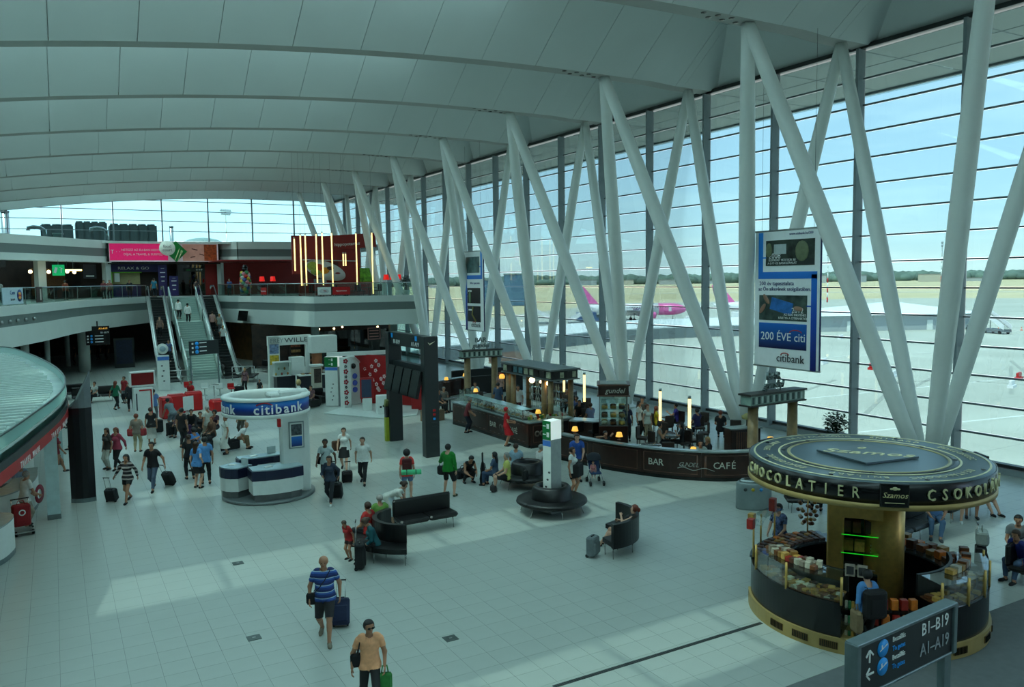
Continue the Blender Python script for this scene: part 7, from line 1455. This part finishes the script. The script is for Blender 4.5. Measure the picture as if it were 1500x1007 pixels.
q = P(9.53,30.1,172,1.70,'walk','woman in a white top and black skirt with a large brown bag',fem=True,hair='brown',style='tail',skin='fair',top=(.82,.83,.81),bot=(.06,.06,.07),legs='skirt',sleeve=.3)
bag(q['T'](.27,.0,.08),'large brown shoulder bag of the woman in the black skirt',(.42,.16,.38),(.30,.19,.11),q['rz']+.3,strap=[q['T'](.25,.05,.2),q['T'](.15,.04,.52),q['T'](.25,-.08,.2)])
q = P(9.45,27.68,180,1.74,'walk','man in a white polo shirt and black trousers pulling a dark bag',hair='brown',skin='fair',top=(.84,.85,.83),bot=BLK,collar=1,rh=(.1,-.12,-.5),fat=1.08)
suitcase(9.0,28.2,2.9,'dark trolley bag with a yellow tag behind the white polo man',(.10,.05,.06),.40,.95,-.4)
q = P(10.0,24.85,352,1.70,'stand','woman seen from behind in a coral shirt and denim shorts',fem=True,hair='black',style='curly',top=(.85,.25,.22),bot=(.35,.45,.58),legs='shorts',shoe=BLK,skin='fair')
bag(q['T'](0,-.20,.28),'dark red rucksack on the back of the woman in denim shorts',(.32,.18,.46),(.28,.07,.07),q['rz'],'rucksack','rucksack',[q['T'](-.1,-.12,.45),q['T'](-.12,.1,.44),q['T'](-.13,.1,.25),q['T'](-.1,-.12,.12)])
t = thing('sleeping_mat', 'rolled mint green mat strapped under the red rucksack', 'mat', q['T'](.14,-.34,.08), q['rz']); MB().tube([(-.33,0,0),(.33,0,0)], .085, 14).build('mat_roll', mat('mint_foam', (.30,.75,.52), .7), t)
for s in (-.15,.15): MB().lathe([(.088,-.012),(.092,0),(.088,.012)], n=14).build('strap', BLACK, t, (s,0,0)).rotation_euler.y = PI/2
q = P(11.35,24.5,20,1.80,'stand','man in a bright green hoodie and black shorts seen from behind',hair='black',skin='fair',top=(.05,.48,.14),bot=(.05,.05,.06),sleeve=1.2,legs='long_shorts',feet=((-.2,.1,0),(.22,-.05,0)),lh=(.02,.25,-.15),shoe=(.25,.28,.2))
bag(q['T'](-.27,.02,-.1),'black bag hanging at the side of the man in the green hoodie',(.26,.14,.30),BLK,q['rz'])
P(12.7,25.8,150,1.72,'crouch','person in a black vest crouching over luggage on the floor',hair='black',top=BLK,bot=BLK,sleeve=.0,hp=.3)
bag((12.9,26.5,.17),'black duffel bag on the floor before the crouching person',(.75,.35,.32),BLK,.2,'duffel_bag')
t = thing('guitar_case', 'black soft guitar case standing beside the round bench', 'guitar case', (13.1,25.35,0), .6); gm = cloth((.05,.05,.055)); MB().lathe([(0,0),(.17,.02),(.19,.2),(.13,.42),(.15,.55),(.09,.72),(.05,.8),(.055,1.1),(0,1.14)], n=16, sy=.45).build('case', gm, t); MB().tube([(-.02,-.09,.75),(0,-.14,.55),(.02,-.09,.35)], .012, 5).build('handle', BLACK, t)
P(13.38,24.02,262,1.76,'sit','man in a yellow polo and black shorts seated on the round bench',hair='grey',top=(.72,.72,.38),bot=BLK,legs='long_shorts',shoe=WHT,skin='fair')
bag((12.85,24.1,.12),'small dark patterned bag between the feet of the yellow shirt man',(.2,.2,.24),(.2,.18,.18),.3)
P(13.3,24.75,295,1.62,'sit','dark haired woman in blue seated beside the yellow shirt man',fem=True,hair='black',style='long',top=(.24,.32,.42),bot=JEAN)
P(14.45,25.3,10,1.72,'sit','person in a light blue patterned shirt seated with back to the round bench',hair='brown',top=(.55,.66,.72),bot=JEAN)
P(15.15,24.9,50,1.66,'sit','grey haired person in a white shirt seated leaning to the side',hair='grey',top=(.78,.77,.75),bot=KHAKI,lean=.3)
bag((13.75,23.45,.6),'black and white striped bag on the round bench seat',(.3,.12,.34),(.08,.08,.08),.5)
q = P(16.15,23.85,178,1.80,'lean','man in a blue polo shirt pushing a stroller',hair='brown',skin='fair',top=(.16,.32,.62),collar=1,bot=(.2,.2,.2),legs='long_shorts')
t = thing('stroller', 'dark buggy with a small child in front of the blue polo man', 'stroller', (16.45,23.15,0), 2.75)
for a in ((-.22,-.32),(.22,-.32),(-.24,.36),(.24,.36)): o = MB().lathe([(0,-.03),(.09,-.03),(.09,.03),(0,.03)], n=12).build('wheel', BLACK, t, (a[0],a[1],.09)); o.rotation_euler.y = PI/2
for s in (-.22,.22): MB().tube([(s,.36,.1),(s,-.05,.55),(s,-.42,1.02)], .014, 6).build('frame', CHROME, t); MB().tube([(s,-.32,.1),(s,.1,.55)], .014, 6).build('frame', CHROME, t)
MB().rbox((0,.08,.42), (.38,.36,.06), .02).build('seat', cloth((.12,.22,.36)), t); MB().box((0,-.15,.65), (.38,.05,.5), rx=.35).build('backrest', cloth((.12,.22,.36)), t); MB().lathe([(.27,0),(.24,.14),(.12,.22),(0,.24)], (0,-.18,.85), 14, a0=0, a1=PI*2).build('hood', cloth((.08,.10,.14)), t)
P(16.42,23.22,180,.82,'sit','small child sitting in the dark buggy',z=.18,hair='blond',top=(.70,.45,.45),bot=(.6,.45,.45),skin='fair',fem=True,feet=((-.1,.42,.2),(.1,.40,.2)))
q = P(14.85,22.2,120,1.70,'stand','woman in a white top and dark shorts standing beside the white pillar',fem=True,hair='brown',style='tail',top=(.80,.82,.80),bot=BLK,legs='shorts',sleeve=.2)
bag(q['T'](-.05,.2,.0),'large black bag held by the woman in white beside the pillar',(.45,.22,.42),BLK,q['rz'],strap=[q['T'](-.15,.15,.2),q['T'](-.13,.05,.48),q['T'](-.15,-.1,.3)])
q = P(13.2,17.15,285,1.68,'lounge','woman with red hair in a black top lounging on the curved sofa',fem=True,hair='red',style='tail',top=BLK,bot=(.62,.64,.62),sleeve=0,skin='fair',legs='shorts',lh=(.1,.3,-.1))
suitcase(12.0,17.0,.5,'silver hard case standing at the curved sofa end',(.42,.46,.47),.5,0)
q = P(17.0,30.6,90,1.74,'stand','waitress in a red dress and red cap at the bar counter',fem=True,hair='red',style='cap',top=(.70,.05,.09),legs='dress',bot=(.70,.05,.09),skin='tan',rh=(.0,.32,-.3),lh=(0,.32,-.3))
P(16.95,34.3,90,1.76,'lean','man in a red checked shirt leaning at the bar counter',hair='grey',top=(.45,.16,.18),bot=(.13,.15,.2),sleeve=.9)
# crowd on the left side of the hall
q = P(1.88,29.6,185,1.66,'walk','young woman in a striped jumper and dark shorts pulling a small case',fem=True,hair='black',style='long',pat=WSTR,bot=BLK,legs='shorts',sleeve=1.2,rh=(.3,.0,-.42),skin='tan')
suitcase(1.42,29.95,2.6,'small dark wheeled case of the woman in the striped jumper',(.10,.11,.13),.42,.95,-.3)
q = P(2.78,30.8,178,1.78,'walk','man in a black polo shirt and jeans pulling a black case',hair='black',top=(.055,.05,.07),collar=1,bot=(.24,.30,.38),skin='tan',lh=(-.2,-.05,-.48))
suitcase(3.42,31.3,2.4,'black trolley case tilted behind the man in the black polo',BLK,.52,1.0,-.5)
P(1.58,35.3,205,1.68,'stand','woman in a dark top and white trousers walking with a pink jacket woman',fem=True,hair='brown',style='long',top=(.22,.2,.18),bot=(.72,.72,.68),sleeve=.6)
P(1.92,35.2,190,1.70,'walk','woman in a pink red jacket and black leggings',fem=True,hair='red',style='long',top=(.62,.22,.30),bot=BLK,sleeve=1.2)
q = P(2.88,38.3,350,1.70,'stand','person in a grey top and beige trousers with red bags seen from behind',hair='red',top=(.50,.45,.40),bot=(.62,.58,.46),sleeve=.7)
for sd in (0,1): bag(q['hands'][sd],['red checked shopping bag in one hand of the beige trousers person','plain red shopping bag in the other hand of the beige trousers person'][sd],(.28,.16,.32),(.55,.14,.16),q['rz'],'shopping_bag','bag',None,-.05)
P(3.60,39.75,340,1.72,'stand','woman in a black top and long grey skirt seen from behind',fem=True,hair='brown',style='short',top=BLK,bot=(.62,.62,.60),legs='long_skirt')
P(4.4,46.6,340,1.72,'stand','person in a light blue shirt standing before the red seats',hair='brown',top=(.35,.48,.68),bot=GRY)
P(4.13,31.8,330,1.72,'stand','woman in long black clothes holding a phone to her ear',fem=True,hair='brown',style='tail',top=BLK,bot=BLK,sleeve=.6,rh=(.0,.12,.12))
P(4.5,33.1,300,1.74,'stand','man in a blue uniform shirt seen in profile',hair='black',skin='tan',top=(.26,.50,.76),bot=BLK)
P(4.16,30.25,15,1.70,'stand','woman in a blue uniform blouse and black skirt with hand on hip',fem=True,hair='brown',style='long',top=(.28,.50,.72),bot=BLK,legs='skirt',rh=(.10,-.02,-.34),skin='fair')
P(4.52,30.7,335,1.76,'stand','man in a blue uniform shirt standing close beside the uniformed woman',hair='black',top=(.32,.54,.76),bot=BLK)
P(4.7,38.1,15,1.82,'stand','tall man in a black shirt and dark trousers seen from behind',hair='black',top=BLK,bot=(.13,.13,.14))
P(4.85,43.1,300,1.76,'bend','person in a grey shirt and shorts bending over luggage',hair='black',top=(.42,.48,.50),bot=(.38,.42,.46),legs='long_shorts',lean=.7)
suitcase(4.2,42.6,.3,'black suitcase being packed by the bending person',BLK,.6,0)
P(5.9,38.8,300,1.72,'stand','elderly person in a white shirt and beige trousers near the seated group',hair='grey',top=(.72,.72,.68),bot=(.50,.46,.40))
P(6.45,40.2,190,1.66,'sit','woman with a white scarf and dark purple top seated on luggage',fem=True,hair='black',style='curly',top=(.22,.12,.20),bot=(.15,.12,.15))
P(6.15,35.65,240,1.70,'stand','woman in white tunic and long white trousers beside a suitcase handle',fem=True,hair='red',style='short',top=(.82,.82,.78),bot=(.80,.80,.76),legs='long_skirt',sleeve=.5)
P(6.75,36.5,80,1.74,'sit','man in a white shirt and khaki trousers hunched on a dark case',hair='white',style='bald',top=(.82,.83,.82),bot=(.45,.36,.25),lean=.75)
suitcase(6.55,36.35,.4,'large dark suitcase used as a seat by the hunched man',BLK,.45,0,0,.55)
suitcase(6.2,36.3,.2,'suitcase with raised handle behind the woman in white',(.12,.1,.1),.55,1.15)
P(7.5,39.3,200,1.70,'stand','person in a yellow jacket partly behind the bank kiosk',hair='brown',top=(.55,.48,.12),bot=(.2,.2,.18))
for k,(x,y,th,tp,l) in enumerate(((5.0,41.2,200,(.35,.22,.25),'person in a dark rose top seated among luggage'),(5.5,41.0,170,BLK,'person in black seated in the middle of the luggage group'),(5.75,40.0,150,(.1,.1,.12),'person in dark clothes seated close to the white scarf woman'),(6.0,38.2,210,(.35,.24,.18),'person in brown seated behind the elderly person'))): P(x,y,th,1.68,'sit',l,hair=['brown','black','black','red'][k],style='short',top=tp,bot=BLK,sleeve=1.2,fem=k % 2 == 0)
for k,(x,y,c,l) in enumerate(((5.2,40.3,(.22,.12,.28),'purple suitcase among the seated group'),(5.9,41.6,BLK,'black suitcase behind the seated group'),(4.6,41.5,BLK,'black case standing at the edge of the seated group'),(5.55,36.6,(.08,.08,.1),'dark large case leaning before the woman in white'),(5.3,35.3,BLK,'black case before the blue uniform man'))): suitcase(x,y,.3*k,l,c,.6,0)
t = thing('paper_sheet', 'white poster board held up among the seated group', 'board', (5.6,42.6,1.0), .4); MB().box((0,0,.35), (.55,.03,.7)).build('sheet', WHITE, t); MB().tube([(0,.02,-1.0),(0,.02,.1)], .02, 6).build('stick', ALU, t)
P(6.75,50.1,200,1.62,'stand','person in red clothes and red cap standing behind the red blocks',hair='red',style='cap',top=(.66,.05,.08),bot=BLK)
P(2.9,52.1,10,1.72,'walk','woman in a green top and dark trousers walking away with a black bag',fem=True,hair='red',style='long',top=(.10,.42,.30),bot=(.1,.12,.13),sleeve=.9)
bag((3.4,52.0,.75),'black bag carried by the woman in the green top',(.4,.2,.35),BLK,0)
P(3.6,50.75,330,1.74,'stand','person in dark clothes standing left of the red screen totem',hair='brown',top=(.12,.13,.15),bot=BLK,sleeve=1.2); P(3.55,54.6,200,1.68,'stand','person in a red shirt far behind the screen totem',hair='brown',top=(.60,.14,.16),bot=GRY)
P(2.0,56.1,200,1.70,'sit','person in white seated on the black bench by the passage',hair='brown',top=(.70,.72,.70),bot=BLK)
P(.25,46.8,190,1.70,'stand','white haired person in a pale blouse behind the curved black pylon',fem=True,hair='white',style='short',top=(.78,.78,.76),bot=(.35,.36,.38))
P(.6,40.5,250,1.66,'walk','person with a pale bag emerging behind the black pylon',fem=True,hair='brown',top=(.5,.45,.42),bot=BLK)
P(10.85,55.2,190,1.68,'stand','woman in a patterned top and dark trousers at the escalator foot',fem=True,hair='blond',style='short',pat=PLAID,bot=BLK)
bag((10.4,55.0,.25),'black bag standing by the woman at the escalator foot',(.6,.4,.45),BLK,0)
P(11.1,52.0,190,1.2,'stand','dark haired child behind the ring sign of the bank kiosk',hair='black',top=BLK,bot=BLK)
P(12.8,46.35,195,1.70,'sit','person in a plaid shirt seated in the dark armchair',hair='black',pat=PLAID,bot=(.18,.18,.2))
t = thing('bust_display', 'blond haired bust standing on the kiosk by the dark armchairs', 'bust', (12.75,48.9,.65)); MB().ell((0,0,.55), (.16,.17,.2), 12, 8).build('head', mat('bust_blond', (.66,.58,.38), .6), t); MB().lathe([(.2,0),(.16,.2),(.07,.34),(.06,.45)], n=14).build('shoulders', PLASTER, t)
# escalators and stairs
for (x,y,z,th,l,kw) in ((7.55,72.0,2.9,180,'person riding down the dark escalator, upper of two',dict(top=(.5,.4,.36),bot=BLK,skin='fair')),(7.7,68.0,1.2,180,'person in a patterned top riding down the dark escalator, lower of two',dict(pat=FLORAL,bot=BLK,shoe=WHT)),
    (9.3,74.2,4.26,5,'person in a white jacket climbing the stairs, ahead',dict(top=(.86,.87,.86),bot=BLK,sleeve=1.2,hair='black')),(9.95,73.6,3.92,-5,'person in a white jacket climbing the stairs, behind',dict(top=(.88,.88,.86),bot=BLK,sleeve=1.2,hair='black')),
    (11.7,72.2,3.2,0,'person in a pink top riding up the crowded escalator',dict(top=(.72,.55,.52),bot=BLK,skin='fair',hair='brown')),(12.2,71.8,3.0,5,'person in a grey top riding up the crowded escalator',dict(top=(.52,.55,.52),bot=GRY,hair='blond')),(12.1,69.8,2.1,-10,'person in a white top riding up the crowded escalator, lowest',dict(top=(.74,.76,.74),bot=BLK,hair='blond')),
    (8.0,79.4,6.1,5,'man in a blue shirt stepping off the escalator at the top',dict(top=(.16,.45,.55),bot=(.14,.17,.22),hair='brown'))): P(x,y,th,1.72,'stand',l,z=z,**kw)
for (x,y,th,tp,l) in ((4.0,80.6,180,(.45,.18,.2),'person in dark red leaning at the upper balcony railing'),(4.5,81.2,170,(.55,.35,.3),'person in rose next to the dark red person at the railing'),(6.3,83.6,150,BLK,'person in black on the upper floor before the purple shop'),(1.0,81.5,0,(.55,.25,.15),'person in orange before the coffee counter upstairs'),(-3.6,74.5,160,(.62,.64,.62),'pale dressed person behind the burger banner upstairs'),(15.0,82.0,180,(.2,.3,.5),'person in blue beside the colourful statue upstairs'),(8.6,86.5,180,(.2,.2,.22),'person standing far back before the purple shop'),(12.9,88.5,0,(.25,.2,.2),'person entering the dark glazed hall upstairs')): P(x,y,th,1.72,'stand',l,z=5.99,top=tp,bot=BLK,hair='black')
for k,(x,y) in enumerate(((2.6,86),(3.6,88),(4.3,87),(1.5,84),(-1.2,80))): P(x,y,170+20*k,1.74,'stand',['dark silhouette first from the round pillar in the passage','dark silhouette deep in the passage under the board','dark silhouette next to a deeper one in the passage','dark silhouette close behind the round pillar','dark silhouette toward the passage side wall'][k],top=(.2,.2,.22),bot=BLK,hair='black',sleeve=1)
# staff and customers at the counters and kiosks
q = P(-1.0,28.1,30,1.76,'lean','grey haired man in a white shirt at the service counter with a trolley',hair='grey',top=(.82,.83,.81),bot=(.55,.52,.45),fat=1.1,lean=.15)
t = thing('luggage_trolley', 'small trolley with a red bag behind the man at the counter', 'trolley', (-1.1,27.35,0), .2); MB().box((0,0,.12), (.5,.6,.03)).build('deck', ALU, t)
for s in (-.22,.22): MB().tube([(s,.25,.12),(s,.3,1.0)], .018, 6).build('upright', CHROME, t); o = MB().lathe([(0,-.03),(.08,-.03),(.08,.03),(0,.03)], n=10).build('wheel', BLACK, t, (s,-.2,.08)); o.rotation_euler.y = PI/2; o = MB().lathe([(0,-.03),(.08,-.03),(.08,.03),(0,.03)], n=10).build('wheel', BLACK, t, (s,.25,.08)); o.rotation_euler.y = PI/2
MB().tube([(-.24,.3,1.0),(.24,.3,1.0)], .02, 6).build('handle', BLACK, t)
t = bag((-1.12,27.2,.62),'red shopping bag with white badge on the small trolley',(.46,.3,.62),(.55,.08,.10),.2,'shopping_bag'); MB().lathe([(.06,0),(.09,0),(.09,.01),(.06,.01)], n=14).build('badge', WHITE, t, (0,-.17,.1)).rotation_euler.x = PI/2
P(-1.3,31.0,120,1.74,'sit','clerk in a light blue shirt seated behind the service counter',z=.2,hair='black',top=(.52,.60,.68),bot=BLK,sleeve=.6,lean=.3,feet=((-.12,.42,-.1),(.13,.4,-.1)))
P(-.2,35.6,40,1.7,'walk','person in dark red behind the pale canopy column',top=(.5,.14,.18),bot=(.6,.45,.36),legs='shorts',fem=True,hair='brown')
P(-2.2,25.3,20,1.70,'lean','person with brown hair at the counter of the picture edge',fem=True,hair='brown',style='long',top=(.45,.33,.2),bot=BLK)
q = P(13.16,9.62,350,1.62,'stand','woman with dark hair in a light blue shirt at the chocolate rack',fem=True,hair='black',style='short',top=(.30,.52,.74),bot=(.12,.12,.13),sleeve=1.2,lean=.12,z=.12,skin='fair')
bag(q['T'](0,-.22,.15),'large black rucksack with crossed straps on the blue shirt customer',(.42,.22,.52),(.05,.05,.06),q['rz'],'rucksack','rucksack',[q['T'](.0,-.16,.32),q['T'](-.10,-.13,.46),q['T'](-.13,.06,.46),q['T'](-.15,.10,.25),q['T'](-.14,-.1,.05)])
bag(q['T'](-.3,-.02,-.22),'beige cloth bag hanging from the arm of the blue shirt customer',(.12,.3,.42),(.50,.42,.30),q['rz'],'cloth_bag')
P(15.55,13.95,230,1.66,'lean','shop assistant in a floral blouse behind the open chocolate counter',fem=True,hair='black',style='tail',pat=FLORAL,bot=BLK,skin='fair',lean=.15)
t = thing('sweets_garland', 'hanging bundle of wrapped brown sweets beside the shop assistant', 'sweets', (15.75,13.25,1.04)); rnd = random.Random(4); MB().tube([(0,0,0),(0,0,.95)], .02, 6).build('stand', GOLD, t)
for k in range(30): a = k*2.4; r = .10+.12*math.sin(PI*(k/30)); MB().ell((r*math.cos(a),r*math.sin(a),.2+.75*k/30), (.055,.055,.05), 6, 5).build('sweet', GB[[1,2,4,0][k % 4]], t)
P(17.0,12.5,150,1.74,'stand','assistant in a black shirt standing inside the kiosk behind the gold column',hair='black',top=BLK,bot=BLK)
P(21.2,13.45,200,1.78,'sit','man in jeans with crossed feet on the bench beyond the kiosk',hair='brown',top=(.35,.5,.7),bot=(.27,.38,.50),feet=((-.05,.6,0),(.16,.5,0)),shoe=(.2,.22,.24)); P(23.2,14.0,215,1.74,'sit','bare legged person in denim shorts and white trainers on the far bench',hair='brown',top=(.3,.4,.55),bot=(.3,.38,.5),legs='shorts',shoe=WHT,skin='fair',hp=.3)
P(23.9,14.1,200,1.74,'sit','person with bare legs and dark trainers next on the far bench',hair='brown',top=(.72,.7,.66),bot=KHAKI,legs='shorts',shoe=(.2,.2,.22)); P(24.6,14.2,170,1.74,'lounge','person in black stretched out at the far bench end',hair='brown',top=(.75,.75,.75),bot=BLK,legs='long_shorts',skin='fair')
P(19.75,10.3,250,1.74,'sit','person in a blue jacket and jeans on the bench at the picture edge',hair='brown',top=(.10,.15,.42),bot=(.25,.33,.44),sleeve=1.2,lean=.5); P(20.6,10.9,215,1.76,'sit','person in grey jeans at the very edge of the picture bench',hair='black',top=GRY,bot=(.45,.50,.56),lean=.2)
suitcase(19.1,10.95,.6,'black suitcase with a grey bag strapped on top by the edge bench',BLK,.72,1.3); bag((19.1,10.93,.98),'grey and black bag strapped on top of the black suitcase',(.42,.26,.32),(.52,.56,.55),.6)
P(20.0,16.5,20,1.7,'sit','dark dressed person almost hidden on the bench by the recycling bin',hair='black',top=BLK,bot=BLK)
# bar guests and staff
bar = [(22.1,28.6,190,'stand',dict(fem=True,hair='black',style='long',top=(.14,.15,.26),bot=BLK),'woman in dark blue standing beside the glass cake tower',1.70),(22.75,28.0,150,'stand',dict(fem=True,hair='red',style='short',top=(.75,.78,.74),bot=KHAKI,skin='fair',shoe=WHT,sleeve=.2),'red haired woman in a white sleeveless top and beige trousers',1.70),(23.6,29.4,200,'stand',dict(hair='black',top=(.25,.24,.22),bot=BLK),'waiter in dark clothes behind the red haired woman',1.78),(23.0,28.9,120,'stand',dict(fem=True,hair='black',top=WHT,bot=BLK),'waitress with dark hair and white collar behind the red haired woman',1.70),
 (21.55,25.75,100,'sit',dict(hair='black',top=(.50,.52,.50),bot=BLK,sleeve=.0,rh=(-.1,.25,-.05)),'man in a grey vest whispering at the round table',1.74),(22.45,25.35,280,'sit',dict(fem=True,hair='black',style='long',top=BLK,bot=BLK,lh=(.1,.25,-.02)),'woman in black with long hair at the round table',1.66),(20.45,22.1,185,'sit',dict(hair='grey',style='cap',top=(.52,.56,.54),bot=(.55,.1,.15)),'man in a grey shirt and dark cap behind the fence',1.74),(21.3,22.6,240,'sit',dict(fem=True,hair='blond',style='long',top=BLK,bot=BLK),'blond woman seated behind the fence ledge',1.66),
 (24.4,29.4,90,'sit',dict(fem=True,hair='red',style='long',top=(.70,.62,.10),bot=BLK),'woman in a yellow top seated by the glass',1.66),(25.5,29.2,280,'sit',dict(hair='black',top=(.16,.12,.45),bot=BLK,lh=(.1,.38,-.05)),'man in a purple shirt raising a phone by the glass',1.76),(25.35,27.6,330,'sit',dict(hair='black',top=(.12,.12,.3),bot=BLK),'person in dark blue behind the tube lamp',1.72),(25.8,26.6,20,'sit',dict(hair='red',top=BLK,bot=BLK),'red haired person in black seated before the glass',1.72),
 (18.75,25.7,150,'sit',dict(fem=True,hair='black',top=BLK,bot=BLK,lh=(.0,.2,.2),rh=(.1,.2,.2)),'guest with raised arms behind the fence lamp',1.66),(18.2,36.0+4.4,110,'sit',dict(hair='black',top=(.2,.25,.28),bot=BLK),'guest in dark green at the far end of the bar',1.72),(18.9,41.2,170,'sit',dict(hair='grey',top=(.45,.42,.38),bot=BLK),'grey haired guest at the far bar table',1.72),(21.3,42.0,190,'sit',dict(hair='brown',top=(.55,.62,.62),bot=BLK),'guest in a pale shirt before the far gateway',1.72),
 (23.3,42.6,200,'stand',dict(fem=True,hair='red',style='curly',top=(.62,.48,.44),bot=BLK),'woman with big red curls standing by the glass rail',1.70),(20.7,38.1,20,'stand',dict(hair='black',top=(.18,.26,.36),bot=JEAN,sleeve=1),'man in a denim blue shirt seen from behind at the bar',1.76),(19.75,35.3,200,'stand',dict(fem=True,hair='blond',style='tail',top=BLK,bot=BLK),'barmaid with blond hair in black behind the display',1.68),(21.1,36.6,200,'stand',dict(hair='black',top=(.78,.78,.76),bot=(.3,.08,.08)),'barman in a white shirt beside the pavilion column',1.74),(21.2,33.9,200,'stand',dict(hair='black',top=(.50,.10,.12),bot=BLK),'barman in red behind the pavilion',1.60),
 (24.1,36.5,210,'sit',dict(hair='grey',top=(.3,.24,.2),bot=BLK),'guest in brown seated behind the pavilion',1.72),(23.0,33.9,230,'sit',dict(hair='black',top=(.25,.32,.5),bot=BLK),'guest in blue seated by the tube lamp',1.72),(22.3,31.7,330,'sit',dict(hair='brown',top=(.42,.46,.58),bot=BLK),'guest in a violet grey shirt with back turned at the bar',1.72),(22.4,32.8,200,'sit',dict(hair='black',top=BLK,bot=BLK),'guest in black next to the violet grey shirt',1.72)]
for (x,y,th,po,kw,l,h) in bar: P(x,y,th,h,po,l,**kw)
t = thing('menu_stand', 'white decorated menu board on an easel beside the white pillar at the bar corner', 'sign', (17.35,27.2,0), -.6); MB().box((0,.05,1.0), (.7,.04,1.5), rx=-.12).build('board', mat('menu_pale', (.62,.60,.52), .6, var=.5, scale=5), t)
for s in (-.3,.3): MB().tube([(s,-.05,0),(s,.1,1.7)], .02, 6).build('leg', BLACK, t)
MB().tube([(0,.5,0),(0,.12,1.6)], .02, 6).build('leg', BLACK, t)
t = thing('cardboard_box', 'brown cardboard box on the floor beside the bar end', 'box', (16.9,38.3,0), .1); MB().box((0,0,.28), (1.1,.6,.56)).build('carton', mat('cardboard_brown', (.45,.36,.27), .8), t); MB().box((0,-.305,.3), (.4,.01,.3)).build('label', WHITE, t)
